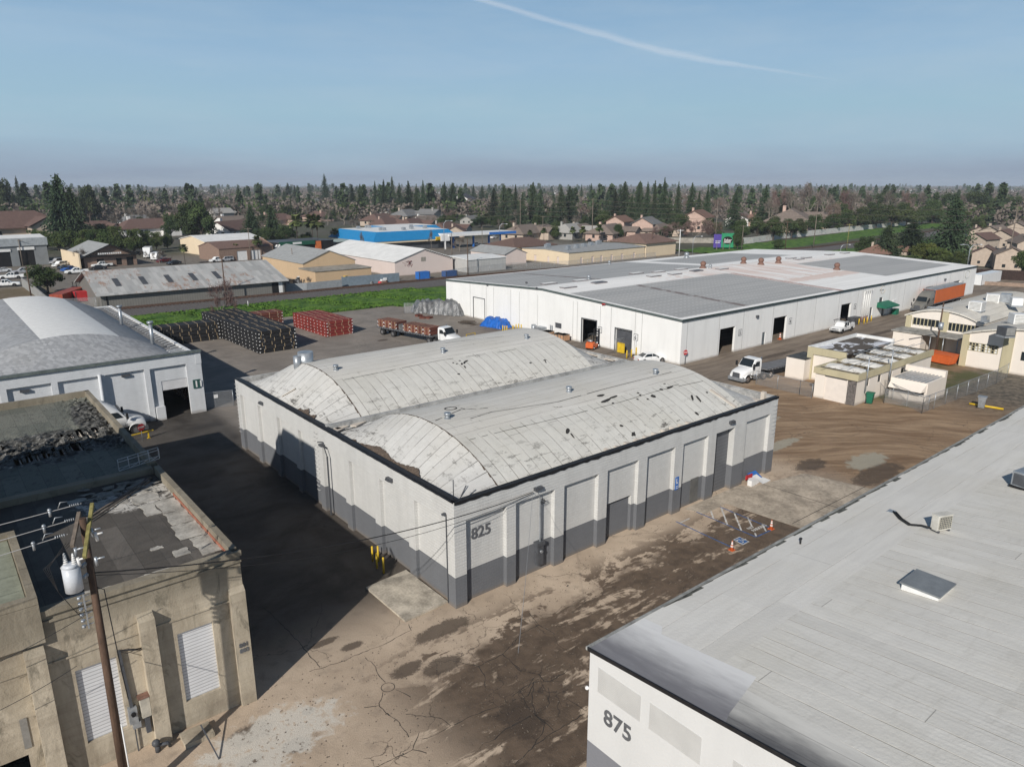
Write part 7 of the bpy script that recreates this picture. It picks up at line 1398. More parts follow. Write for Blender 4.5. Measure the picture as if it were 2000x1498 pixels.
# ---------------------------------------------------------------- gabled background buildings
def rot(p, c, a): x, y = p[0]-c[0], p[1]-c[1]; return (c[0]+x*math.cos(a)-y*math.sin(a), c[1]+x*math.sin(a)+y*math.cos(a))
def shed(name, label, cat, x0, x1, y0, y1, H, rise, axis, wallm, roofm, a=0.0, ov=.4, hip=0.0, holes=(), flat=False, mono=False, group=None):
    """rectangular building; ridge along axis 'x' or 'y'; local frame rotated by a about its corner"""
    o = empty(name, (x0, y0, 0), a, label, cat, group); w_, d_ = x1-x0, y1-y0; mb = MB(); wm = wallm if isinstance(wallm, list) else [wallm, m['dgrey']]
    sh = [h for h in holes if h[0] == 'S']; ww = [h for h in holes if h[0] == 'W']
    wall(mb, (0, 0), (1, 0), w_, H, [h[1:5]+(.15, (1, 1)) for h in sh]); wall(mb, (0, d_), (0, -1), d_, H, [h[1:5]+(.15, (1, 1)) for h in ww]); wall(mb, (w_, 0), (0, 1), d_, H); wall(mb, (w_, d_), (-1, 0), w_, H)
    if not flat and not hip:
        if axis == 'x':
            for x in (0, w_): mb.face([(x, 0, H), (x, d_/2, H+rise), (x, d_, H)], 0)
        else:
            for y in (0, d_): mb.face([(0, y, H), (w_/2, y, H+rise), (w_, y, H)], 0)
    mb.build("wall", wm, o, True); r_ = MB(); e = ov; k = rise*e/((d_ if axis == 'x' else w_)/2) if rise else 0; th = .18
    def slab_(pts):
        up = [(p[0], p[1], p[2]+th) for p in pts]; r_.face(up); r_.face(pts[::-1])
        for i in range(len(pts)): j = (i+1) % len(pts); r_.face([pts[i], pts[j], up[j], up[i]])
    if flat: slab_([(-e, -e, H), (w_+e, -e, H), (w_+e, d_+e, H), (-e, d_+e, H)])
    elif axis == 'x':
        hx = hip
        slab_([(-e, -e, H-k), (w_+e, -e, H-k), (w_+e-hx, d_/2, H+rise), (-e+hx, d_/2, H+rise)]); slab_([(-e+hx, d_/2, H+rise), (w_+e-hx, d_/2, H+rise), (w_+e, d_+e, H-k), (-e, d_+e, H-k)])
        if hip: slab_([(-e, -e, H-k), (-e+hx, d_/2, H+rise), (-e, d_+e, H-k)]); slab_([(w_+e, -e, H-k), (w_+e, d_+e, H-k), (w_+e-hx, d_/2, H+rise)])
    else:
        hx = hip
        slab_([(-e, -e, H-k), (w_/2, -e+hx, H+rise), (w_/2, d_+e-hx, H+rise), (-e, d_+e, H-k)]); slab_([(w_+e, -e, H-k), (w_+e, d_+e, H-k), (w_/2, d_+e-hx, H+rise), (w_/2, -e+hx, H+rise)])
        if hip: slab_([(-e, -e, H-k), (w_+e, -e, H-k), (w_/2, -e+hx, H+rise)]); slab_([(-e, d_+e, H-k), (w_/2, d_+e-hx, H+rise), (w_+e, d_+e, H-k)])
    r_.build("roof", roofm, o, True); return o
def extra(o, name, mat_, fn): b = MB(); fn(b); return b.build(name, mat_, o, True)
m['tan'] = mat_wallpaint("tan_stucco", (.52, .38, .24), block=False, dirt=.2); m['pinkw'] = mat_wallpaint("pinkish_stucco", (.62, .53, .49), block=False, dirt=.12); m['peach'] = mat_wallpaint("peach_stucco", (.68, .56, .40), block=False, dirt=.15)
m['gravelroof'] = M("grey_gravel_roof", (.33, .34, .34), .9, .15, 1); m['whiteroof'] = M("bright_white_roof", (.76, .76, .74), .6, .1, .4); m['brownroof'] = M("brown_shingle_roof", (.17, .11, .09), .9, .2, 2, rv=.4); m['brownbrick'] = M("brown_brick", (.26, .18, .14), .9, .2, 2)
m['greyshop'] = M("grey_metal_cladding", (.22, .235, .245), .6, .12, .5); m['houses'] = M("pale_house_wall", (.5, .46, .4), .9, .15, 1, rv=.4)
s = shed("corrugated_shed", "long grey ribbed shed with rust streaked metal roof beside the railway", "shed", 6.4, 44.3, 133, 159, 3.35, 3.4, 'x', m['corrg'], m['rusty'], R(-1.2), .9)
for k, (px, py) in enumerate(((192, 547), (242, 543), (289, 539), (336, 536), (378, 533))): 
    x = 3.6+k*5.1; extra(s, "dark_skylight", m['dgrey'], lambda b: b.face([(x, 3.2, 3.35+.25*3.2+.26), (x+1.1, 3.2, 3.35+.25*3.2+.26), (x+1.1, 7.6, 3.35+.262*7.6+.24), (x, 7.6, 3.35+.262*7.6+.24)]))
extra(s, "corner_panel", m['white'], lambda b: b.box(36.6, 37.5, -.06, -.01, 0, 3.2)); extra(s, "dark_bay", m['dark'], lambda b: b.box(35.0, 36.6, -.05, -.01, 0, 3.1)); extra(s, "corner_downpipe", m['dark'], lambda b: b.box(.9, 1.15, -.1, -.01, 0, 3.1))
s = shed("tan_workshop", "tan stucco workshop with grey gable roof and flat roofed front wing", "workshop", 57.0, 72.0, 150, 178, 4.8, 2.9, 'y', m['tan'], m['gravelroof'], 0, .25)
extra(s, "front_wing", m['tan'], lambda b: b.box(-1.2, 14.5, -9.8, -.1, 0, 3.6)); extra(s, "wing_roof", m['cement'], lambda b: b.box(-1.4, 14.7, -10, -.1, 3.6, 3.8))
s = shed("white_roof_warehouse", "pinkish warehouse with large bright white gable roof", "warehouse", 81.5, 101.0, 145, 190, 4.0, 3.0, 'y', m['pinkw'], m['whiteroof'], 0, .3)
extra(s, "graffiti", M("dark_red_spray_paint", (.2, .07, .06), .8), lambda b: [b.beam((2.4+rnd.uniform(0, 3.3), -.02, rnd.uniform(2.2, 4.2)), (2.8+rnd.uniform(0, 3.3), -.02, rnd.uniform(2.2, 4.2)), .14, .02) for _ in range(14)] and None)
extra(s, "wall_hatch", m['cement'], lambda b: b.box(8.6, 10.2, -.04, -.005, 3.6, 4.8)); extra(s, "rafter_tails", m['dark'], lambda b: [b.box(9.9+k*.8, 10.15+k*.8, -.45, -.3, 6.75-k*.25, 6.95-k*.25) for k in range(12)] and None)
s = shed("ribbed_store", "long pale ribbed metal store right of the white roofed warehouse", "store", 102.2, 116.2, 139, 153, 3.6, .4, 'x', m['corrw'], m['whiteroof'], 0, .2)
s = shed("small_pink_house", "small pinkish gabled outbuilding left of the cream row building", "outbuilding", 123, 132, 148, 166, 3.4, 1.7, 'y', m['pinkw'], m['gravelroof'], 0, .3, holes=(('W', 12, 12.8, 1.2, 2.4),))
s = shed("cream_row_building", "cream row building with flat grey roof and six rooftop coolers", "building", 139, 176, 135.5, 158, 3.8, .5, 'x', [m['peach'], m['pinkw']], m['gravelroof'], R(1.0), .25, holes=tuple(('S', x, x+1.1, 0, 2.1) for x in (5.2, 10.4, 14.6, 19.6, 24.8, 31))+(('W', 6, 7.3, 0, 2.1), ('W', 12.5, 13.5, 0, 2.1), ('W', 17, 18, 0, 2.3)))
for i, (x, y) in enumerate(((4.5, 5), (10.5, 7), (16, 9), (21.5, 11), (3.5, 14), (7, 17), (27, 13), (30, 15))): extra(s, "rooftop_cooler", m['steel'], lambda b: (b.box(x-.7, x+.7, y-.6, y+.6, 4.5, 5.5), b.box(x-.9, x+.9, y-.8, y+.8, 4.2, 4.5)))
shed("hip_roof_block", "square cream block with brown hip roof at the left end of the row building", "building", 136, 154, 158.5, 174, 4.4, 2.2, 'x', m['peach'], m['brownroof'], 0, .8, 6); shed("hip_roof_block", "square cream block with brown hip roof at the right end of the row building", "building", 176.5, 194, 136, 152, 5.0, 2.4, 'x', m['peach'], m['brownroof'], R(3), .8, 6)
s = shed("metal_workshop", "grey metal workshop with two open bays at the far left", "workshop", -14, 12.5, 243, 262, 8.2, .8, 'x', [m['greyshop'], m['dark']], m['whiteroof'], R(3), .3, holes=(('S', 12.6, 16.4, 0, 5.0), ('S', 18.6, 22.8, 0, 5.2)))
extra(s, "roll_doors", m['white'], lambda b: (b.box(12.4, 16.6, -.2, -.05, 4.6, 5.4), b.box(18.4, 23.0, -.2, -.05, 4.9, 5.8))); extra(s, "fascia_band", M("pale_metal_fascia", (.36, .39, .41), .6), lambda b: b.box(-.3, 26.8, -.45, -.31, 6.2, 8.6))
s = shed("peaked_shop", "beige brick shop with wide grey gable and sign lettering at left", "shop", 19, 34, 224, 246, 3.4, 3.3, 'y', [m['brownbrick'], m['dark']], m['gravelroof'], R(4), 1.0, holes=(('S', 3.5, 5.5, .3, 2.5), ('S', 9, 10.6, .3, 2.4), ('S', 12, 14, 0, 2.6)))
extra(s, "yellow_side_wall", m['peach'], lambda b: b.box(-1.6, -1.2, -1, 20, 0, 4.6)); extra(s, "sign_band", m['white'], lambda b: [b.box(3.8+k*.62, 4.2+k*.62, -1.15, -1.05, 3.9, 4.4) for k in range(11)] and None); extra(s, "gable_trim", m['dark'], lambda b: (b.beam((-1, -1.05, 3.1), (7.5, -1.05, 6.75), .1, .4), b.beam((7.5, -1.05, 6.75), (16, -1.05, 3.1), .1, .4), b.box(0, 15, -1.02, -.1, 3.2, 3.6)))
s = shed("cream_garage", "cream walled garage with white roof behind the brown brick unit", "garage", 60, 82, 240, 262, 5.0, 1.6, 'x', m['peach'], m['whiteroof'], R(6), .3)
s = shed("brick_garage", "brown brick garage unit with two white shutters and parapet ends", "garage", 57, 76, 216, 232, 4.2, 1.8, 'x', [m['brownbrick'], m['white']], m['brownroof'], R(6), .2, holes=(('S', 6.0, 9.6, 0, 3.2), ('S', 11, 14.4, 0, 3.2)))
extra(s, "gable_parapet", m['brownbrick'], lambda b: b.face([(19.1, -.2, 0), (19.1, 16.2, 0), (19.1, 16.2, 4.6), (19.1, 8, 6.8), (19.1, -.2, 4.6)]))
s = shed("green_canopy_shop", "dark shopfront with green fascia and orange wall panel behind the shed", "shop", 80, 102, 222, 236, 4.6, 0, 'x', [m['dark'], m['dark']], m['dgrey'], R(6), .2, flat=True); extra(s, "green_fascia", M("dark_green_fascia", (.015, .1, .06), .6), lambda b: b.box(-.2, 14, -.5, -.2, 3.6, 5.0)); extra(s, "orange_wall", M("orange_wall_paint", (.62, .17, .05), .7), lambda b: b.box(14.2, 16.6, -.3, -.02, 1.0, 4.6)); extra(s, "white_lettering", m['white'], lambda b: b.box(5, 8.5, -.56, -.51, 4.0, 4.7)); extra(s, "white_ornament", m['white'], lambda b: [b.ball((-2+k*.5, -1, 3.4+.5*(k % 2)), .42) for k in range(4)] and None)
s = shed("green_eave_shop", "low dark shop with pale green eave left of the tan workshop", "shop", 101, 124, 226, 238, 3.6, 0, 'x', [m['dgrey'], m['dark']], M("pale_green_metal", (.4, .47, .43), .6), R(6), .6, flat=True)
# blue roofed store: mansard
bs = empty("blue_roof_store", G(735, 472), 0, "wide store with bright blue mansard roof, white top and yellow sign", "store")
def mans(b, x0, x1, y0, y1, z0, z1, ins): 
    o_ = [(x0, y0, z0), (x1, y0, z0), (x1, y1, z0), (x0, y1, z0)]; i_ = [(x0+ins, y0+ins, z1), (x1-ins, y0+ins, z1), (x1-ins, y1-ins, z1), (x0+ins, y1-ins, z1)]
    for k in range(4): b.face([o_[k], o_[(k+1) % 4], i_[(k+1) % 4], i_[k]])
    return i_
b = MB(); i1 = mans(b, 113, 153, 214, 252, 3.8, 7.2, 3.6); i2 = mans(b, 140, 172, 252.2, 276, 3.8, 6.6, 3.4); b.build("blue_mansard", m['slate'], bs)
b = MB(); b.face(i1); b.face(i2); b.build("white_top", m['whiteroof'], bs); b = MB(); b.box(114.5, 151.5, 215.5, 251, 0, 3.7); b.box(141.5, 170, 252.3, 275, 0, 3.7); b.build("wall", m['dgrey'], bs); b = MB(); b.box(113.2, 152.8, 214.2, 252, 3.1, 3.78); b.build("cream_fascia", m['peach'], bs); b = MB(); b.box(141, 144, 213.6, 214.2, 3.2, 4.6); b.build("yellow_sign", m['yellow'], bs)
b = MB()
for k in range(9): x, y = 120+rnd.uniform(0, 26), 220+rnd.uniform(0, 26); b.box(x, x+1.3, y, y+1.2, 7.2, 8.3)
b.build("roof_units", m['steel'], bs)
fs = empty("filling_station", G(930, 470), 0, "filling station canopy with blue and white fascia on the corner", "filling station"); g = G(898, 460, 4.8); b = MB(); b.box(g.x-8, g.x+26, g.y-4, g.y+6, 4.8, 5.7); b.build("canopy", m['white'], fs); b = MB(); b.box(g.x+12, g.x+26.2, g.y-4.2, g.y-4, 4.75, 5.75); b.build("blue_fascia", m['blue'], fs); b = MB(); [b.box(g.x+x, g.x+x+.6, g.y-1, g.y-.4, 0, 4.8) for x in (-4, 6, 14, 20)]; b.build("columns", m['blue'], fs)
g = G(870, 487); b = MB(); b.box(g.x-.2, g.x+.2, g.y-.2, g.y+.2, 0, 4); b.box(g.x-2, g.x+2, g.y-.3, g.y+.3, 3.2, 5.6); tag(b.build("roadside_sign", m['white']), "small white and teal sign board before the blue roofed store", "sign")
# billboard
bb = empty("billboard", G(1412, 489), 0, "purple and green billboard with white logo beyond the long warehouse", "billboard"); g = G(1412, 489); zb, zt_ = topz(g, 1412, 488), topz(g, 1412, 467)
exv = _r.copy(); exv.z = 0; exv.normalize(); Wb = (G(1424, 489)-G(1400, 489)).length*1.0; nb = Vector((exv.y, -exv.x, 0)); zb = max(zb, 1.0); zt_ = zb+5.1
def bq(b, u0, u1, z0, z1, d): b.face([g+exv*u0+nb*d+Vector((0, 0, z0)), g+exv*u1+nb*d+Vector((0, 0, z0)), g+exv*u1+nb*d+Vector((0, 0, z1)), g+exv*u0+nb*d+Vector((0, 0, z1))])
hwb = 3.9; b = MB(); bq(b, -hwb, -.9, zb, zt_, .1); b.build("purple_panel", M("violet_print", (.09, .06, .3), .6), bb); b = MB(); bq(b, -.9, hwb, zb, zt_+.4, .1); b.build("green_panel", M("emerald_print", (.03, .27, .13), .6), bb)
b = MB(); b.face([g+exv*(1.5+1.9*math.cos(a))+nb*.14+Vector((0, 0, (zb+zt_)/2+.2+1.5*math.sin(a))) for a in np.linspace(0, 6.1, 20)]); b.build("dark_oval", m['dark'], bb)
an_ = math.atan2(exv.y, exv.x); q = g+exv*.1+nb*.18; text("logo_word", "Syber", 1.3, m['white'], bb, (q.x, q.y, (zb+zt_)/2-.1), (R(90), 0, an_), .02, .01); b = MB(); bq(b, .1, 2.7, (zb+zt_)/2-.65, (zb+zt_)/2-.35, .18); bq(b, -3.2, -1.2, (zb+zt_)/2-.2, (zb+zt_)/2, .14); bq(b, -3.2, -1.5, (zb+zt_)/2-.8, (zb+zt_)/2-.6, .14); b.build("fine_print", m['white'], bb)
b = MB(); [b.beam(g+exv*u, g+exv*u+Vector((0, 0, zb+3)), .3) for u in (-2.5, 0, 2.5)]; b.build("posts", m['woodg'], bb)
# fences and walls further off
def bwall(name, pts, h, mat_, label, th=.25, cat="wall"):
    mb = MB()
    for a, b_ in zip(pts, pts[1:]): mb.beam((a[0], a[1], h/2), (b_[0], b_[1], h/2), th, h)
    return tag(mb.build(name, mat_), label, cat)
t = NT("graffiti_wall_paint"); p_ = t.pos(); n1 = t.noise(p_, .35, 3, .5); n2 = t.noise(p_, 1.6, 3, .7, 2.0); gcol = t.mix(t.ss(n2, .56, .62), (.55, .55, .52), t.mix(t.ss(n1, .4, .6), (.12, .12, .14), (.35, .2, .16))); m['graf'] = t.done(gcol, .8)
bwall("graffiti_wall", [G(1440, 478), G(1470, 475), G(1532, 466), G(1600, 459), G(1700, 448), G(1810, 437), G(1905, 428)], 2.6, m['graf'], "long pale graffiti covered wall above the green railway bank"); bwall("garden_wall", [G(1240, 473), G(1330, 475), G(1400, 475)], 2.2, m['cement'], "low cream wall beneath the bare trees left of the billboard")
bwall("board_fence", [G(1906, 545), G(1930, 545), G(2010, 549)], 2.6, M("dark_board_fence", (.055, .035, .03), .9, .4, 3), "dark brown board fence behind the far warehouse corner", cat="fence"); bwall("retaining_wall", [G(1910, 556), G(2020, 562)], .9, M("tan_concrete", (.3, .22, .17), .9, .2), "low tan retaining wall along the road at right")
bwall("metal_fence", [G(560, 571), G(600, 569), G(668, 562)], 2.0, M("pale_grey_sheet_fence", (.3, .32, .335), .7, .15), "pale grey sheet metal fence along the track before the scrap yard", cat="fence"); bwall("blue_grey_fence", [G(668, 560), G(720, 556), G(780, 551)], 2.4, M("blue_grey_sheet_fence", (.17, .215, .255), .7, .15), "blue grey sheet fence below the pinkish warehouse", cat="fence"); bwall("board_fence", [G(45, 560), G(70, 578), G(101, 606)], 2.2, M("weathered_grey_boards", (.3, .3, .29), .85, .2), "pale grey board fence running toward the shed at left", cat="fence")
fence("chain_link_fence", [G(100, 606), G(132, 609), G(190, 606)], 2.6, "tall chain link fence at the left end of the rusty shed", posts=3); fence("chain_link_fence", [G(885, 540), G(1000, 527), G(1110, 523), G(1280, 505)], 2.0, "chain link fence in front of the cream row building", posts=4)
# scrap yard oddments
for i in range(26):
    g = G(rnd.choice([rnd.uniform(556, 606), rnd.uniform(690, 775)]), rnd.uniform(545, 556)); s_ = rnd.uniform(.5, 1.6); b = MB(); b.grid([[(s_*k*math.cos(a+i), s_*.7*k*math.sin(a+i), z) for a in np.linspace(0, 6.28, 7)] for z, k in ((0, 1), (rnd.uniform(.4, 1.3), rnd.uniform(.5, 1.0)))], smooth=False); o = b.build("scrap_item", rnd.choice([m['white'], m['rustv'], m['dgrey'], m['red'], m['steel'], m['foilg']])); o.location = (g.x, g.y, 0); b = MB(); b.box(-s_*.4, s_*.4, -s_*.3, s_*.3, .3, rnd.uniform(.6, 1.5)); b.build("scrap_piece", rnd.choice([m['dark'], m['white'], m['rustv']]), o, True)
    tag(o, "%s piece of junk from the left in the scrap yard along the track" % (ordn[i] if i < 16 else ["seventeenth", "eighteenth", "nineteenth", "twentieth", "twenty-first", "twenty-second", "twenty-third", "twenty-fourth", "twenty-fifth", "twenty-sixth"][i-16]), "scrap", "junk in the scrap yard")
for k, o in enumerate(sorted([o for o in bpy.data.objects if o.name.startswith("scrap_item")], key=lambda o: PX(o.location)[0])): o["label"] = "%s piece of junk from the left in the scrap yard along the track" % (ordn+["seventeenth", "eighteenth", "nineteenth", "twentieth", "twenty-first", "twenty-second", "twenty-third", "twenty-fourth", "twenty-fifth", "twenty-sixth"])[k]
# ---------------------------------------------------------------- trees
NPR = np.random.default_rng(11)
LEAF = {'conifer': mat_leaf("conifer_needles", (.018, .034, .016), (.045, .068, .027), .9), 'broad': mat_leaf("evergreen_leaves", (.024, .042, .012), (.065, .09, .026)), 'hedge': mat_leaf("bright_evergreen_leaves", (.03, .055, .012), (.085, .115, .03), .35),
        'bare': mat_leaf("bare_twigs", (.095, .078, .065), (.18, .15, .125), .45), 'pink': mat_leaf("reddish_bare_twigs", (.12, .072, .06), (.2, .14, .12), .3), 'palm': mat_leaf("palm_fronds", (.045, .07, .02), (.12, .14, .045), .3), 'olive': mat_leaf("yellow_green_leaves", (.055, .075, .012), (.13, .15, .035), .3), 'dead': M("dead_palm_skirt", (.2, .14, .08), .95, .3, 3)}
def quads_mesh(name, C, S, mat_, A=None, aspect=.6, up=0.0, verts0=None):
    """many small leaf cards with random orientation; C centres, S sizes"""
    n = len(C); d = NPR.normal(size=(n, 3)); d /= np.linalg.norm(d, axis=1)[:, None]
    if A is not None: d = A+d*.35; d /= np.linalg.norm(d, axis=1)[:, None]
    e = np.cross(d, NPR.normal(size=(n, 3))); e /= np.linalg.norm(e, axis=1)[:, None]+1e-9
    if up: e[:, 2] *= up
    u = d*S[:, None]; v = e*S[:, None]*aspect; V = np.empty((n*4, 3)); V[0::4] = C-u*.5-v*.35; V[1::4] = C-u*.3+v*.5; V[2::4] = C+u*.5+v*.3; V[3::4] = C+u*.35-v*.5
    return V
def np_mesh(name, parts):
    """parts: list of (verts, faces(list of quads ndarray), material)"""
    me = bpy.data.meshes.new(name); VV = []; FF = []; MM = []; off = 0
    for V, F, k in parts: VV.append(V); FF.append(F+off); MM.append(np.full(len(F), k)); off += len(V)
    V = np.concatenate(VV); F = np.concatenate(FF); Mi = np.concatenate(MM); n = len(F)
    me.vertices.add(len(V)); me.vertices.foreach_set("co", V.ravel()); me.loops.add(n*4); me.loops.foreach_set("vertex_index", F.ravel()); me.polygons.add(n); me.polygons.foreach_set("loop_start", np.arange(0, n*4, 4)); me.polygons.foreach_set("loop_total", np.full(n, 4)); me.polygons.foreach_set("material_index", Mi); me.update(); return me
def leaves(C, S, **k): V = quads_mesh("", C, S, None, **k); return V, np.arange(len(V)).reshape(-1, 4)
def limb(pts, rs, n=5):
    V = []; F = []; pts = [np.array(p, float) for p in pts]
    for i, p in enumerate(pts):
        d = pts[min(i+1, len(pts)-1)]-pts[max(i-1, 0)]; d /= np.linalg.norm(d)+1e-9; a = np.cross(d, [0.3, .2, 1] if abs(d[2]) < .9 else [1, 0, 0]); a /= np.linalg.norm(a); b = np.cross(d, a)
        for k in range(n): t = 2*math.pi*k/n; V.append(p+(a*math.cos(t)+b*math.sin(t))*rs[i])
    for i in range(len(pts)-1):
        for k in range(n): F.append((i*n+k, i*n+(k+1) % n, (i+1)*n+(k+1) % n, (i+1)*n+k))
    return np.array(V), np.array(F)
def join(parts):
    VV = []; FF = []; off = 0
    for V, F in parts: VV.append(V); FF.append(F+off); off += len(V)
    return np.concatenate(VV), np.concatenate(FF)
# unit trees: height 1 (z 0..1), crown radius about .5 unless noted; returns (trunk, crown) geometry
def unit_conifer(seed, q=1.0, slim=.5, pw=.72):
    r_ = np.random.default_rng(seed); C = []; S = []; A = []
    lay = int(30*q)
    for i in range(lay):
        h = .07+.93*(i/lay)**.9; rad = slim*(1-h)**pw*(.75+.4*r_.random())+.012; nb = int((5+13*(1-h))*(1.4 if pw < .7 else 1))
        for b in range(nb):
            a = r_.uniform(0, 6.28); rr = rad*r_.uniform(.55, 1.12); k = max(2, int(7*rr/slim)+2)
            for j in range(k):
                f = (j+.6)/k; C.append((math.cos(a)*rr*f, math.sin(a)*rr*f, h-.05*f*f*(1 if r_.random() < .8 else -.4)+r_.uniform(-.008, .008))); S.append((.034+.03*(1-f))*(1.1-.4*h)*1.35); A.append((math.cos(a+r_.uniform(-.5, .5)), math.sin(a+r_.uniform(-.5, .5)), -.35))
    C.append((0, 0, .985)); S.append(.05); A.append((0, 0, 1))
    return [limb([(0, 0, 0), (0, 0, .5), (0, 0, .97)], [.02, .012, .003])], leaves(np.array(C), np.array(S), A=np.array(A), aspect=.55)
def unit_broad(seed, q=1.0, low=.12, rx=.5, lobes=26):
    r_ = np.random.default_rng(seed); C = []; S = []; cz = (1+low)/2; hz = (1-low)/2; limbs = [limb([(0, 0, 0), (.01, 0, low+.12), (.02, .01, .6)], [.035, .028, .012])]
    for i in range(lobes):
        a = r_.uniform(0, 6.28); cu = r_.uniform(-.85, 1); f = r_.uniform(.35, .86); s = math.sqrt(max(0, 1-cu*cu)); p = np.array([math.cos(a)*s*rx*f, math.sin(a)*s*rx*f, cz+cu*hz*f*1.02]); lr = r_.uniform(.10, .2)
        limbs.append(limb([(.01, 0, low+.1), tuple(p*[.55, .55, 1]-np.array([0, 0, .06])), tuple(p)], [.014, .009, .003], 4)); n = int(130*q*(lr/.15)**1.6); d = r_.normal(size=(n, 3)); d /= np.linalg.norm(d, axis=1)[:, None]; rad = lr*r_.uniform(.45, 1.08, n)[:, None]; c = p+d*rad*np.array([1, 1, .78]); C.append(c); S.append(r_.uniform(.028, .062, n)/q**.35)
    C = np.concatenate(C); ok = C[:, 2] > low*.4; return limbs, leaves(C[ok], np.concatenate(S)[ok], aspect=.8)
def unit_bare(seed, q=1.0, rx=.42, dens=1.0):
    r_ = np.random.default_rng(seed); L = []; C = []; S = []; A = []
    def grow(p, d, ln, rd, lv):
        e = p+d*ln; mid = (p+e)/2+r_.normal(size=3)*ln*.06; L.append(limb([p, mid, e], [rd, rd*.8, rd*.55], 4 if lv else 5))
        if lv >= 3:
            n = int(16*q*dens); t = r_.random(n)[:, None]; c = p+(e-p)*t+r_.normal(size=(n, 3))*.03; a = d+r_.normal(size=(n, 3))*.6; a /= np.linalg.norm(a, axis=1)[:, None]; C.append(c+a*.03); A.append(a); S.append(r_.uniform(.05, .1, n)); return
        for k in range(3 if lv else 5):
            nd = d+r_.normal(size=3)*(.55 if lv else .62); nd[2] = max(nd[2], -.1)+.18; nd /= np.linalg.norm(nd); grow(e if lv else p+d*ln*r_.uniform(.55, 1), nd, ln*r_.uniform(.6, .85), rd*.55, lv+1)
    grow(np.zeros(3), np.array([0, 0, 1.0]), .3, .024, 0)
    Lv, Lf = join(L); C = np.concatenate(C); z = max(Lv[:, 2].max(), C[:, 2].max()); s = 1/z; rr = np.percentile(np.hypot(C[:, 0], C[:, 1]), 95); k = rx/rr
    Vq, Fq = leaves(C, np.concatenate(S), A=np.concatenate(A), aspect=.09); 
    for V in (Lv, Vq): V[:, :2] *= k; V[:, 2] *= s
    return [(Lv, Lf)], (Vq, Fq)
def unit_palm(seed, fan=True):
    r_ = np.random.default_rng(seed); V = []; F = []; n = 80 if fan else 38
    for i in range(n):
        a = r_.uniform(0, 6.28); el = r_.uniform(-.75, 1.2); d = np.array([math.cos(a)*math.cos(el), math.sin(a)*math.cos(el), math.sin(el)]); ln = r_.uniform(.2, .31) if fan else r_.uniform(.24, .34); s = np.array([-math.sin(a), math.cos(a), 0]); base = np.array([0, 0, .84 if fan else .72])
        p0 = base+d*ln*.15; p1 = base+d*ln*.7+np.array([0, 0, -.01]); p2 = base+d*ln+np.array([0, 0, -.05-.05*(not fan)]); w_ = .07 if fan else .022
        k = len(V); V += [p0-s*.004, p0+s*.004, p1+s*w_, p1-s*w_, p2+s*w_*.7, p2-s*w_*.7]; F += [(k, k+1, k+2, k+3), (k+3, k+2, k+4, k+5)]
    return [limb([(0, 0, 0), (.005, 0, .45), (0, 0, .86 if fan else .72)], [.018, .014, .013], 6)], (np.array(V), np.array(F))
def split_tree(nm, unit, leafm, barkm, skirt=False):
    limbs, (V, F) = unit; Lv, Lf = join(limbs); me1 = np_mesh(nm+"_crown", [(V, F, 0)]); me1.materials.append(leafm); me2 = np_mesh(nm+"_trunk", [(Lv, Lf, 0)]); me2.materials.append(barkm)
    me3 = None
    if skirt: b = limb([(0, 0, .6), (0, 0, .7), (0, 0, .83)], [.02, .045, .035], 9); me3 = np_mesh(nm+"_skirt", [(b[0], b[1], 0)]); me3.materials.append(LEAF['dead'])
    return me1, me2, me3
def single_tree(nm, unit, leafm, barkm):
    limbs, (V, F) = unit; Lv, Lf = join(limbs); me = np_mesh(nm, [(V, F, 0), (Lv, Lf, 1)]); me.materials.append(leafm); me.materials.append(barkm); return me
BK, BL = m['bark'], m['barkl']
NEAR = {'cedar': [split_tree("cedar", unit_conifer(31, 1.7, .5, .45), LEAF['conifer'], BK)], 'conifer': [split_tree("conifer", unit_conifer(s, 1.5, .5), LEAF['conifer'], BK) for s in (1, 2)]+[split_tree("conifer", unit_conifer(33, 1.3, .5, .95), LEAF['conifer'], BK), split_tree("conifer", unit_conifer(34, 1.5, .5, .58), LEAF['conifer'], BK)], 'broad': [split_tree("broad", unit_broad(s, 1.6), LEAF['broad'], BK) for s in (3, 4)], 'hedge': [split_tree("hedge", unit_broad(s, 1.6, .0, .5, 30), LEAF['hedge'], BK) for s in (5, 6)],
        'bare': [split_tree("bare", unit_bare(s, 1.6), LEAF['bare'], BL) for s in (7, 8)], 'pink': [split_tree("pink", unit_bare(s, 2.2, .45), LEAF['pink'], BL) for s in (9,)], 'palm': [split_tree("palm", unit_palm(s), LEAF['palm'], BK, True) for s in (10, 11)], 'date': [split_tree("date", unit_palm(s, False), LEAF['palm'], BK) for s in (12,)], 'olive': [split_tree("olive", unit_broad(s, 1.6, .0), LEAF['olive'], BK) for s in (13,)]}
FAR = {'conifer': [single_tree("far_conifer", unit_conifer(s, .8, .5), LEAF['conifer'], BK) for s in (21, 22, 23)], 'broad': [single_tree("far_broad", unit_broad(s, .6, .05), LEAF['broad'], BK) for s in (24, 25, 26)], 'bare': [single_tree("far_bare", unit_bare(s, .8), LEAF['bare'], BL) for s in (27, 28, 29)]}
WORDS = {'cedar': ('conifer', 'conifer_tree', 'broad dark conifer'), 'conifer': ('conifer', 'conifer_tree', 'dark conifer'), 'broad': ('evergreen', 'evergreen_tree', 'bushy evergreen tree'), 'hedge': ('evergreen', 'evergreen_tree', 'dense bright evergreen'), 'bare': ('bare tree', 'bare_tree', 'leafless grey brown tree'), 'pink': ('bare tree', 'bare_tree', 'leafless reddish tree'), 'palm': ('palm', 'palm_tree', 'fan palm'), 'date': ('palm', 'palm_tree', 'arching palm'), 'olive': ('evergreen', 'evergreen_tree', 'yellow green tree')}
PLACED = []
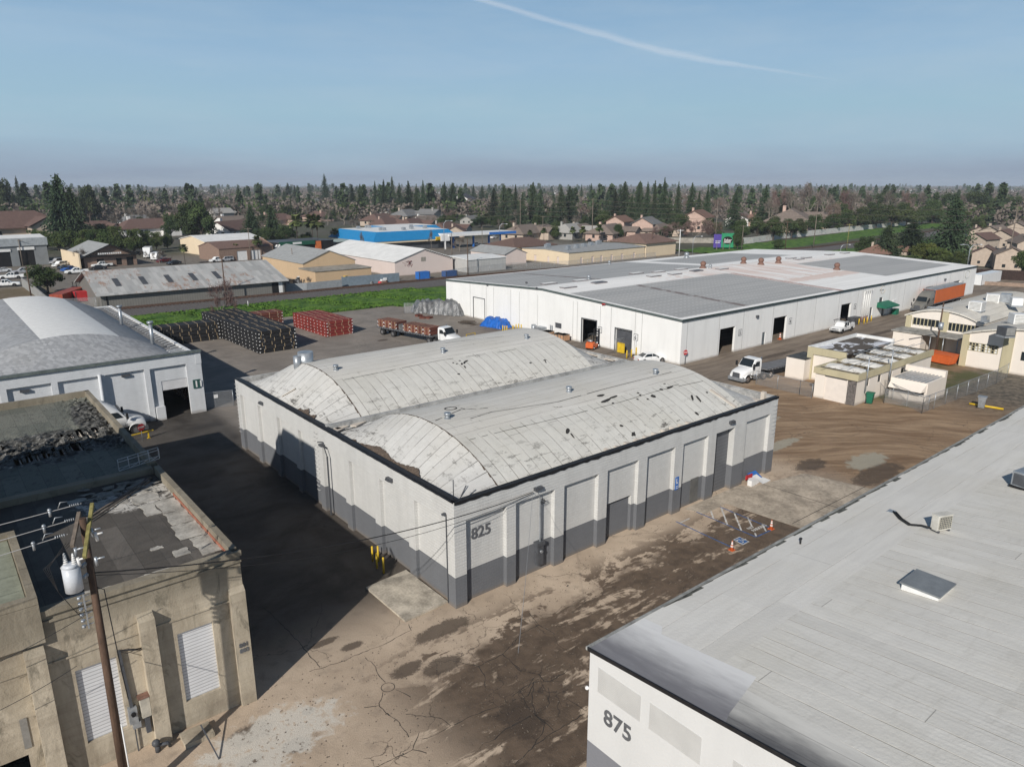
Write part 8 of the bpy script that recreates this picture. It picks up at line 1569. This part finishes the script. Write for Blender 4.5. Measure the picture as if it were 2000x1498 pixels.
def tree(kind, px, pb, pt, wpx, label=None, z=0.0, near=True, region=None):
    """kind at photo column px, foot row pb, top row pt, crown width wpx pixels"""
    g = G(px, pb, 0); h = topz(g, px, pt); _, _, dz = PX(g); wd = wpx*dz/CF; cat, nm, _w = WORDS[kind]; sc_ = (wd, wd, h) if kind not in ('palm', 'date') else (h, h, h); rz_t = rnd.uniform(0, 6.28)
    if near:
        me1, me2, me3 = rnd.choice(NEAR[kind]); o = empty(nm, g, rz_t); o.scale = sc_
        for nme, me in (("crown", me1), ("trunk", me2), ("skirt", me3)):
            if me: c = bpy.data.objects.new(nme, me); COL.objects.link(c); c.parent = o
    else: o = bpy.data.objects.new(nm, rnd.choice(FAR[kind])); COL.objects.link(o); o.location = g; o.rotation_euler.z = rz_t; o.scale = sc_
    o["category"] = cat; PLACED.append((o, kind, px, pb, pt, wpx, label, region))
    return o
T = tree
# left foreground and lot
T('broad', 94, 573, 512, 66, "dark ragged evergreen beside the fence, left of the rusty shed"); T('pink', 436, 640, 545, 62, "leafless reddish tree in the grass behind the black bundles"); T('bare', 155, 522, 482, 42, "small pruned bare tree at the corner of the peaked shop"); T('bare', 312, 515, 487, 32, "low dark bare tree before the brown brick garage"); T('bare', 602, 566, 540, 24, "thin leafless sapling behind the grey sheet fence"); T('bare', 284, 505, 487, 20, "small bare tree beside the white trailer")
# big left conifers and evergreens
T('cedar', 130, 478, 340, 78, "tallest dark conifer at left, rising well above the horizon"); T('cedar', 152, 478, 366, 64, "second tall conifer merging with the tallest one at left"); T('conifer', 44, 425, 344, 26, "pointed conifer on the horizon near the left edge"); T('broad', 18, 432, 352, 44, "flat topped dark cedar at the left edge"); T('broad', 178, 440, 366, 50, "rounded dark tree right of the tallest left conifer")
for x, b_, t_, w_ in ((70, 488, 447, 34), (92, 490, 450, 36), (115, 490, 448, 34), (140, 492, 445, 40), (165, 494, 448, 38), (188, 495, 447, 38), (210, 496, 442, 42), (236, 497, 440, 42), (262, 497, 446, 40), (286, 495, 450, 36), (306, 488, 452, 30), (328, 486, 453, 24), (205, 472, 436, 40), (185, 470, 440, 30)): T('hedge', x, b_, t_, w_)
T('broad', 370, 475, 398, 56, "large dark evergreen left of the two behind the brick garage"); T('broad', 396, 475, 388, 62, "largest dark evergreen right behind the brick garage"); T('broad', 335, 468, 418, 36); T('broad', 90, 430, 398, 50); T('broad', 60, 445, 400, 40); T('broad', 8, 445, 405, 30)
T('date', 172, 432, 382, 30, "short orange tinted date palm right of the tallest conifer"); T('date', 290, 425, 366, 30, "tall shaggy palm standing above the bare trees at left"); T('conifer', 249, 425, 390, 6, "narrow cypress spire left of the tall palm"); 
for k in range(8): T('conifer', 213+4.6*k, 427-.3*k, 408, 5, "%s narrow cypress from the left in the short cypress row" % ordn[k])
T('conifer', 331, 415, 378, 12, "narrow dark column tree right of the shaggy palm")
# middle left behind the shed
T('cedar', 494, 470, 404, 48, "dark conifer above the shed left of the fan palms"); T('cedar', 535, 474, 400, 46, "olive dark conifer directly left of the fan palms"); T('broad', 560, 478, 440, 44); T('broad', 525, 482, 445, 40); T('broad', 505, 480, 448, 30); T('hedge', 470, 462, 448, 26); T('broad', 598, 482, 452, 30)
for x, b_, t_, l in ((582, 484, 421, "left one of the tall fan palms behind the tan workshop"), (612, 487, 420, "tallest fan palm in the pair behind the tan workshop"), (622, 487, 424, "rightmost tall fan palm leaning by the tan workshop"), (505, 507, 463, "short fan palm left of the tan workshop"), (362, 517, 478, "fan palm in front of the brown brick garage"), (437, 507, 476, "left fan palm beside the green shopfront"), (462, 508, 478, "right fan palm beside the green shopfront"), (655, 482, 447, "small palm left of the blue roof")): T('palm', x, b_, t_, 20, l)
for x, b_, t_, w_ in ((672, 440, 404, 34), (640, 440, 408, 24), (418, 440, 385, 40), (455, 425, 395, 34), (300, 455, 410, 60), (262, 445, 405, 46), (225, 452, 418, 40), (195, 430, 400, 26), (350, 425, 398, 34), (600, 432, 402, 34), (576, 425, 396, 28), (708, 500, 452, 14), (787, 482, 447, 18), (843, 488, 448, 14), (897, 492, 460, 30), (820, 460, 436, 40), (690, 452, 428, 30)): T('bare', x, b_, t_, w_)
# conifer belt behind the blue roof
for x, b_, t_, w_ in ((637, 405, 340, 24), (505, 395, 360, 24), (565, 400, 358, 30), (578, 402, 362, 24), (467, 395, 364, 24), (480, 398, 366, 20), (690, 420, 362, 30), (706, 424, 360, 32), (735, 420, 354, 24), (752, 424, 351, 28), (768, 410, 345, 16), (782, 424, 358, 26), (800, 428, 354, 36), (815, 430, 360, 22), (828, 428, 352, 26), (844, 426, 358, 28), (870, 425, 356, 32), (885, 425, 363, 26), (925, 402, 360, 20), (942, 405, 362, 22), (965, 430, 366, 34), (985, 433, 362, 32), (1007, 435, 360, 26), (1020, 440, 376, 28), (1041, 438, 356, 26), (1055, 440, 375, 30), (1095, 442, 366, 30), (1112, 440, 364, 34), (1135, 408, 360, 12), (1154, 410, 359, 20), (1185, 428, 372, 26), (1200, 440, 368, 32), (1218, 440, 355, 36), (1247, 442, 354, 26), (1262, 442, 355, 24), (1276, 444, 352, 26), (1294, 446, 347, 34), (1321, 446, 355, 26), (1347, 448, 357, 34), (1362, 446, 372, 26), (1378, 448, 362, 26), (1432, 450, 370, 40), (1490, 446, 364, 42), (1232, 448, 380, 30), (1305, 450, 385, 34), (1160, 448, 398, 30), (1222, 450, 415, 24), (1080, 445, 395, 34)): T('conifer', x, b_, t_, w_*1.35, near=True)
for x, b_, t_, w_ in ((1180, 454, 410, 44), (1050, 452, 420, 30), (1330, 462, 420, 40), (1300, 468, 440, 34), (1478, 468, 422, 46), (1510, 470, 420, 46), (1445, 470, 430, 38), (1545, 466, 425, 36), (1560, 463, 425, 34), (1590, 458, 420, 40), (1620, 455, 415, 40), (1650, 452, 410, 40), (1680, 450, 405, 40), (1710, 448, 400, 44), (1740, 446, 398, 44), (1770, 444, 402, 44), (1800, 440, 400, 40), (1440, 490, 448, 24), (1083, 468, 442, 30), (1207, 470, 438, 24), (1065, 467, 445, 26), (940, 445, 422, 50), (975, 448, 420, 40), (905, 437, 420, 30), (1520, 488, 468, 26), (1400, 470, 440, 28)): T('broad', x, b_, t_, w_)
for x, b_, t_, w_ in ((1325, 470, 432, 56), (1360, 474, 428, 66), (1395, 474, 432, 56), (1290, 470, 442, 40), (1345, 425, 395, 22), (1400, 425, 385, 30), (1150, 430, 402, 40), (1000, 452, 430, 30), (1450, 450, 415, 30), (1010, 470, 440, 26), (870, 432, 410, 40), (1330, 420, 380, 26)): T('pink', x, b_, t_, w_)
for x, b_, t_, w_, l in ((1035, 473, 450, 12, 0), (1062, 474, 446, 16, 0), (1118, 474, 445, 12, 0), (1138, 474, 444, 14, 0), (1170, 474, 440, 16, 0)): T('palm', x, b_, t_, w_)
# right hand side
T('cedar', 1775, 505, 432, 96, "broad dark conifer left of the pair behind the far warehouse end"); T('cedar', 1853, 500, 386, 92, "tallest dark conifer behind the far warehouse end"); T('cedar', 1728, 508, 440, 70, "smaller dark conifer above the brown roof at the warehouse end"); T('broad', 1690, 505, 462, 46, "rounded dark tree at the left of the conifers by the bank"); T('olive', 1800, 515, 468, 50, "yellow green bushy tree below the broad dark conifer"); T('olive', 1830, 518, 478, 46, "second yellow green tree below the tallest right conifer"); T('hedge', 1770, 520, 498, 60, "dark green hedge directly above the warehouse roof edge"); T('hedge', 1840, 523, 495, 60, "long hedge mass right of the yellow green trees"); T('hedge', 1870, 525, 490, 36, "rightmost hedge tree by the double street lamp"); T('broad', 1926, 495, 481, 14, "small round clipped tree before the beige townhouses"); T('broad', 1995, 545, 478, 44, "dark tree cut by the right frame edge"); T('broad', 1905, 455, 425, 40)
for k, (x, b_, t_, w_) in enumerate(((1515, 440, 368, 44), (1545, 440, 362, 50), (1575, 445, 356, 60), (1605, 440, 364, 50), (1640, 440, 370, 46), (1670, 440, 366, 50), (1700, 438, 372, 46), (1730, 435, 370, 46), (1760, 432, 372, 40), (1790, 430, 374, 40), (1500, 450, 385, 40), (1560, 450, 390, 44), (1620, 450, 395, 44), (1830, 428, 378, 40), (1870, 425, 380, 40), (1910, 420, 382, 40), (1950, 420, 384, 40), (1985, 420, 386, 40))): T('bare' if k % 4 else 'pink', x, b_, t_, w_)
for x, b_, t_, w_ in ((1530, 438, 382, 40), (1590, 436, 380, 46), (1650, 432, 380, 44), (1720, 428, 378, 44), (1780, 424, 380, 46), (1850, 430, 378, 50), (1900, 425, 376, 60), (1940, 430, 384, 50), (1980, 425, 388, 40), (1870, 440, 400, 40), (1640, 445, 398, 40), (1700, 440, 392, 40), (1760, 440, 396, 40), (1820, 438, 392, 44)): T('broad', x, b_, t_, w_)
# ---------------------------------------------------------------- houses
roofs = [M("grey_brown_tile_roof", (.21, .17, .145), .9, .2, 2), M("brown_tile_roof", (.15, .095, .08), .9, .2, 2), M("grey_shingle_roof", (.2, .2, .2), .9, .2, 2), M("reddish_tile_roof", (.21, .125, .095), .9, .2, 2), M("pale_shingle_roof", (.36, .35, .33), .9, .15, 2), M("dark_slate_roof", (.07, .07, .08), .9, .2, 2)]
walls = [M("beige_house_wall", (.46, .38, .31), .9, .12, 1), M("white_house_wall", (.72, .71, .69), .8, .1, 1), M("pink_house_wall", (.5, .36, .3), .9, .12, 1), M("grey_house_wall", (.34, .33, .31), .9, .12, 1)]
HP = {}
def house_proto(k):
    L, D, H, rise, hip = ((17, 10, 3.0, 2.6, 4.5), (14, 9, 2.9, 2.4, 0), (20, 11, 3.0, 2.8, 5), (12, 9, 5.6, 2.4, 0))[k]; o = shed("house", "", "house", -L/2, L/2, -D/2, D/2, H, rise, 'x', m['houses'], m['brownroof'], 0, .7, hip)
    for c in o.children: 
        for v in c.data.vertices: v.co.x -= L/2; v.co.y -= D/2
    if k in (0, 2):   # side wing with its own gable
        r_ = MB(); r_.face([(L*.1, -D/2-4.5, H+.1), (L*.27, -D/2-4.5, H+1.9), (L*.27, 0, H+1.9), (L*.1, 0, H+.1)]); r_.face([(L*.27, -D/2-4.5, H+1.9), (L*.44, -D/2-4.5, H+.1), (L*.44, 0, H+.1), (L*.27, 0, H+1.9)]); r_.build("roof_wing", m['brownroof'], o, True); w_ = MB(); w_.box(L*.13, L*.41, -D/2-4, -D/2+.1, 0, H+.1); w_.face([(L*.13, -D/2-4.01, H), (L*.27, -D/2-4.01, H+1.6), (L*.41, -D/2-4.01, H)]); w_.build("wing_wall", m['houses'], o, True)
    b = MB(); b.box(-L*.3, -L*.3+1.0, D*.1, D*.1+.8, 2, H+rise+1.0); b.build("chimney", m['houses'], o, True)
    for x in (-L*.35, -L*.12, L*.3 if k in (1, 3) else -L*.2): b = MB(); b.box(x-.6, x+.6, -D/2-.04, -D/2+.02, 1.1, 2.2); b.build("window", m['glass'], o, True)
    for y in (-D*.2, D*.2): b = MB(); b.box(-L/2-.04, -L/2+.02, y-.5, y+.5, 1.1, 2.2); b.build("window", m['glass'], o, True)
    return o
HL = []
def house(px, pb, k, rz, ri, wi, label=None, s=1.0):
    g = G(px, pb, 0)
    if k not in HP: HP[k] = house_proto(k); o = HP[k]
    else: o = copy_tree(HP[k])
    for c in o.children:
        if c.name.startswith(("roof",)): c.material_slots[0].link = 'OBJECT'; c.material_slots[0].material = roofs[ri]
        elif c.name.startswith(("wall", "wing", "chimney")): c.material_slots[0].link = 'OBJECT'; c.material_slots[0].material = walls[wi]
    o.location = g; o.rotation_euler = (0, 0, rz); o.scale = (s, s, s); o["category"] = "house"; o["group"] = "houses of the suburb beyond the tracks"; HL.append((o, px, pb, label, ri, wi)); return o
hs_ = [(15, 470, 2, .1, 1, 0, "large dark brown roofed building at the left edge", 2.2), (65, 468, 1, .1, 1, 0, "brown gabled building beside the large one at the left edge", 1.7), (185, 462, 0, .2, 1, 0, "brown hipped roof above the bright evergreens at left", 1.3), (290, 460, 2, .1, 1, 1, "long low brown roof behind the bright evergreens", 1.4), (85, 440, 1, .3, 2, 1, "grey roofed white house left of the tallest conifer", 1.1),
       (455, 465, 1, .6, 1, 1, "white gabled house front peeking behind the dark shop", 1.5), (470, 447, 1, 1.0, 4, 1, "pale roofed house right of the big dark evergreens", 1), (390, 430, 0, .3, 2, 3, None, 1), (562, 412, 0, .3, 3, 2, "orange tile roofed house far behind the fan palms", 1.2), (610, 404, 2, .4, 2, 3, None, 1.2), (662, 415, 0, .5, 2, 3, None, 1.2), (540, 440, 2, .3, 1, 2, None, 1.2),
       (905, 412, 3, .7, 5, 1, "large bright white two storey house below the conifers", 2.0), (742, 440, 2, .5, 1, 0, "brown roofed house with pink chimney behind the blue roof", 1.2), (757, 448, 0, .4, 1, 2, None, 1.1), (795, 432, 0, .5, 2, 0, "grey pointed roof house with white chimneys", 1.4), (805, 450, 2, .5, 1, 0, None, 1.1), (835, 428, 1, .5, 2, 0, "beige gabled house left of the bright white house", 1.4), (870, 460, 2, .5, 1, 3, None, 1.1), (890, 462, 1, .9, 1, 0, None, 1), (920, 438, 1, .5, 2, 3, None, 1),
       (1025, 468, 2, .3, 0, 0, "long brown tiled house left of the thin tall pole", 1.15), (1060, 462, 0, .3, 0, 0, None, 1.0), (1115, 465, 2, .35, 4, 3, "pale grey roofed house behind the small palms", 1.15), (1135, 463, 0, .35, 0, 0, None, 1.1), (1190, 468, 2, .35, 0, 2, "wide brown pink tiled house behind the row building", 1.2), (1210, 455, 3, .35, 3, 2, None, 1.1), (1262, 462, 3, .4, 2, 2, "round topped greyish house with white roof dots", 1.15), (1285, 462, 2, .4, 0, 0, None, 1.1), (1362, 452, 3, .4, 3, 2, "brick red house with pale chimney among conifers", 1.4), (1445, 440, 1, .4, 0, 1, "pinkish roofed white house among the right conifers", 1.5), (1475, 440, 2, .4, 3, 2, None, 1.3), (1545, 450, 2, .4, 0, 2, "pinkish brown hipped house left of the bare trees", 2.0),
       (1715, 506, 0, .2, 3, 0, "brown roofed cabin just beyond the far warehouse roof", .9)]
for x, y, k, rz, ri, wi, l, s in hs_: house(x, y, k, rz, ri, wi, l, s)
for i, (x, y, s) in enumerate(((1915, 490, .85), (1940, 476, .95), (1958, 484, .9), (1985, 468, 1.0), (1922, 518, .75), (1968, 526, .85), (1905, 473, .85), (2000, 503, .95))): house(x, y, 3, R(-8)+.1*i, (1, 0)[i % 2], 0, "beige townhouse, %s of the group at the right edge" % (ordn[i]+" from front"), s)
used_h = [(o.location.x, o.location.y) for o, *_ in HL]; cnt = 0
for j, (y0, y1, n) in enumerate(((396, 402, 26), (402, 410, 26), (410, 422, 26), (422, 440, 22), (440, 462, 14))):
    for i in range(n):
        x = (i+rnd.random())*2000/n; y = rnd.uniform(y0, y1); g = G(x, y)
        if x > 1480 or (880 < x < 1480 and y > 418) or (x > 560 and y > 445) or (x < 440 and y > 452): continue
        if min(math.hypot(g.x-a, g.y-b) for a, b in used_h) < 24: continue
        used_h.append((g.x, g.y)); house(x, y, rnd.randrange(4), rnd.choice((.3, .3+1.57))+rnd.uniform(-.1, .1), rnd.choice((0, 0, 2, 2, 4, 1)), rnd.choice((0, 1, 1, 2, 3)), None, 1.15)
# ---------------------------------------------------------------- filler trees through the suburb
k_t = {'conifer': 0, 'broad': 0, 'bare': 0}
def fill(n, x0, x1, yb0, yb1, kinds, hrange):
    for i in range(n):
        x = rnd.uniform(x0, x1); y = rnd.uniform(yb0, yb1); g = G(x, y); kd = rnd.choice(kinds); h = rnd.uniform(*hrange)*(1.5 if kd == 'conifer' else 1)
        if k_t[kd] > 175: kd = 'bare' if k_t['bare'] < 240 else kd
        if min([math.hypot(g.x-a, g.y-b) for a, b in used_h]) < 8: continue
        _, yt, dz = PX((g.x, g.y, h)); w_ = h*(.42 if kd == 'conifer' else .95)*CF/dz; tree(kd, x, y, yt, w_, None, near=False); k_t[kd] += 1
fill(110, 0, 620, 408, 440, ['bare', 'bare', 'bare', 'broad', 'conifer'], (8, 14)); fill(80, 0, 1500, 395, 412, ['bare', 'bare', 'broad', 'bare', 'conifer'], (9, 14)); fill(44, 600, 1500, 408, 440, ['bare', 'broad', 'bare', 'conifer'], (7, 12)); fill(40, 0, 560, 440, 458, ['bare', 'bare', 'broad'], (5, 9)); fill(24, 700, 1500, 440, 462, ['bare', 'broad'], (5, 8)); fill(60, 0, 2000, 384, 396, ['bare', 'broad', 'bare'], (8, 14)); fill(40, 1480, 2000, 392, 420, ['bare', 'broad', 'bare'], (12, 18))
# far woodland: one mass to the horizon
def woodland():
    r_ = np.random.default_rng(5); V = []; F = []; Mi = []; n = 8500; rot_ = YAW
    d = 540*np.exp(r_.random(n)*2.6); a = rot_+r_.uniform(-.72, .72, n); X = CP.x+np.cos(a)*d; Y = CP.y+np.sin(a)*d; kind = r_.choice(3, n, p=[.08, .2, .72]); Vv = []; Ff = []; Mm = []; off = 0
    for i in range(n):
        sc_ = 1+d[i]/4500; k = kind[i]; h = r_.uniform(10, 24) if k == 0 else r_.uniform(5.5, 13); w_ = (h*.2 if k == 0 else h*.55)*sc_; q = 70 if d[i] < 1500 else 22
        u = r_.normal(size=(q, 3)); u /= np.linalg.norm(u, axis=1)[:, None]
        if k == 0: z = r_.random(q)**.8; rr = w_*(1-z)**.8; C = np.stack([X[i]+u[:, 0]*rr, Y[i]+u[:, 1]*rr, 1+z*h], 1)
        else: C = np.stack([X[i]+u[:, 0]*w_, Y[i]+u[:, 1]*w_, h*.55+u[:, 2]*h*.45], 1)
        S = np.full(q, h*(.2 if q > 30 else .4)); V_ = quads_mesh("", C, S, None, aspect=.7); Vv.append(V_); Mm.append(np.full(q, (0, 1, 2)[k]))
    V = np.concatenate(Vv); Fq = np.arange(len(V)).reshape(-1, 4); Mi = np.concatenate(Mm); me = np_mesh("distant_woodland", [(V, Fq, 0)]); me.polygons.foreach_set("material_index", Mi); [me.materials.append(LEAF[k]) for k in ('conifer', 'broad', 'bare')]
    o = bpy.data.objects.new("distant_woodland", me); COL.objects.link(o); tag(o, "hazy mass of far suburban trees running to the flat horizon", "woodland", kind="stuff")
woodland()
b = MB(); r_ = random.Random(4)
for i in range(420):
    x = r_.uniform(0, 2000); y = r_.uniform(373, 394) if x < 1500 else r_.uniform(372, 382); g = G(x, y); s = r_.uniform(5, 11); b.box(g.x-s, g.x+s, g.y-4, g.y+4, 0, 4.5, 0, 1); 
tag(b.build("distant_rooftops", [walls[1], roofs[4]]), "scattered pale specks of far house roofs among the woodland", "rooftops", kind="stuff")
# ---------------------------------------------------------------- labels that single out each repeated thing
NUM = ordn+["seventeenth", "eighteenth", "nineteenth", "twentieth"]
def numword(i):
    if i < 20: return NUM[i]
    tens = ["", "", "twenty", "thirty", "forty", "fifty", "sixty", "seventy", "eighty", "ninety"]; n_ = i+1; u = n_ % 10
    return tens[n_//10]+("-"+NUM[u-1] if u else "th").replace("-th", "th") if u else {20: "twentieth", 30: "thirtieth", 40: "fortieth", 50: "fiftieth", 60: "sixtieth", 70: "seventieth", 80: "eightieth", 90: "ninetieth"}.get(n_, "last")
AREAS = [(0, 260, "warehouse 11"), (260, 520, "the rusty roofed shed"), (520, 700, "the tan workshop"), (700, 880, "the blue roofed store"), (880, 1040, "the filling station"), (1040, 1300, "the cream row building"), (1300, 1500, "the billboard"), (1500, 1700, "the green railway bank"), (1700, 2300, "the far warehouse corner")]
def area(px):
    for a, b_, n_ in AREAS:
        if px < b_: return n_
    return AREAS[-1][2]
bins = {}
for rec in PLACED:
    o, kind, px, pb, pt, wpx, label, region = rec; o["group"] = {'conifer': "conifers of the suburb", 'bare tree': "leafless trees of the suburb", 'palm': "palms of the suburb", 'evergreen': "evergreen trees of the suburb"}[o["category"]]
    if label: o["label"] = label
    else: row = "far" if pb < 412 else ("middle" if pb < 445 else "near"); bins.setdefault((WORDS[kind][2], row, area(px)), []).append((px, o))
for (w_, row, ar), L in bins.items():
    for i, (px, o) in enumerate(sorted(L, key=lambda q: q[0])): o["label"] = "%s, %s from left in %s row beyond %s" % (w_, numword(i), row, ar)
bins = {}
for o, px, pb, label, ri, wi in HL:
    if label: o["label"] = label
    else: row = "far" if pb < 405 else ("middle" if pb < 425 else "near"); bins.setdefault((("brown", "dark brown", "grey", "red", "pale", "slate")[ri], row, area(px)), []).append((px, o))
for (w_, row, ar), L in bins.items():
    for i, (px, o) in enumerate(sorted(L, key=lambda q: q[0])): o["label"] = "%s roofed house, %s from left in %s row beyond %s" % (w_, numword(i), row, ar)
# ---------------------------------------------------------------- contrail (a real ribbon of thin ice cloud high above) and haze
t = NT("thin_ice_cloud"); uvn = t.n("ShaderNodeUVMap"); uvn.uv_map = "along"; U_, V_, _z = t.sep(uvn.outputs[0]); n1 = t.noise(t.comb(t.m('MULTIPLY', U_, 9), t.m('MULTIPLY', V_, 1.6), 0.0), 1.3, 6, .65, .4)
e = t.m('ABSOLUTE', t.m('SUBTRACT', t.m('MULTIPLY', V_, 2.0), 1.0)); t.set(t.b.inputs["Alpha"], t.m('MULTIPLY', t.m('MULTIPLY', t.ss(t.m('ADD', e, t.m('MULTIPLY', t.m('SUBTRACT', n1, .5), 1.2)), .05, .95, 1.0, 0.0), .24), t.ss(U_, .55, 1.0, 1.0, 0.0))); m['trail'] = t.done((.9, .9, .9), 1.0); tl = t.n('ShaderNodeBsdfTranslucent'); tl.inputs[0].default_value = (.98, .98, .98, 1); tb_ = t.n('ShaderNodeBsdfTransparent'); ms = t.n('ShaderNodeMixShader'); al = t.b.inputs['Alpha'].links[0].from_socket; t.L(al, ms.inputs[0]); t.L(tb_.outputs[0], ms.inputs[1]); t.L(tl.outputs[0], ms.inputs[2]); t.L(ms.outputs[0], t.t.nodes['Material Output'].inputs['Surface'])
sec = [(850, -38, -24), (930, -12, 6), (1050, 24, 42), (1180, 57, 80), (1290, 88, 112), (1400, 112, 130), (1500, 130, 143), (1600, 148, 157), (1700, 161, 167)]
me = bpy.data.meshes.new("contrail"); vs = []; 
for x, a, b_ in sec: vs += [tuple(G(x, a, 2500)), tuple(G(x, b_, 2500))]
me.from_pydata(vs, [], [(2*i, 2*i+1, 2*i+3, 2*i+2) for i in range(len(sec)-1)]); uv = me.uv_layers.new(name="along"); nS = len(sec)-1
for k in range(nS):
    for j, (uu, vv) in enumerate(((k/nS, 0), (k/nS, 1), ((k+1)/nS, 1), ((k+1)/nS, 0))): uv.data[k*4+j].uv = (uu, vv)
me.materials.append(m['trail']); o = bpy.data.objects.new("contrail", me); COL.objects.link(o); tag(o, "long faint white contrail slanting down across the blue sky", "cloud", kind="stuff")
HAZE = 0.00013
mb = MB(); mb.box(-2500, 8500, -2500, 8500, -1.5, 62); hm = bpy.data.materials.new("pale_haze"); hm.use_nodes = True; hn = hm.node_tree; hn.nodes.clear(); ho = hn.nodes.new("ShaderNodeOutputMaterial"); pv = hn.nodes.new("ShaderNodeVolumePrincipled"); pv.inputs["Density"].default_value = HAZE; pv.inputs["Color"].default_value = (.80, .88, 1.0, 1); pv.inputs["Anisotropy"].default_value = .0; hn.links.new(pv.outputs[0], ho.inputs["Volume"])
hz = mb.build("haze", hm); hz["kind"] = "stuff"; hz["label"] = "thin bluish winter haze over the flat suburb"
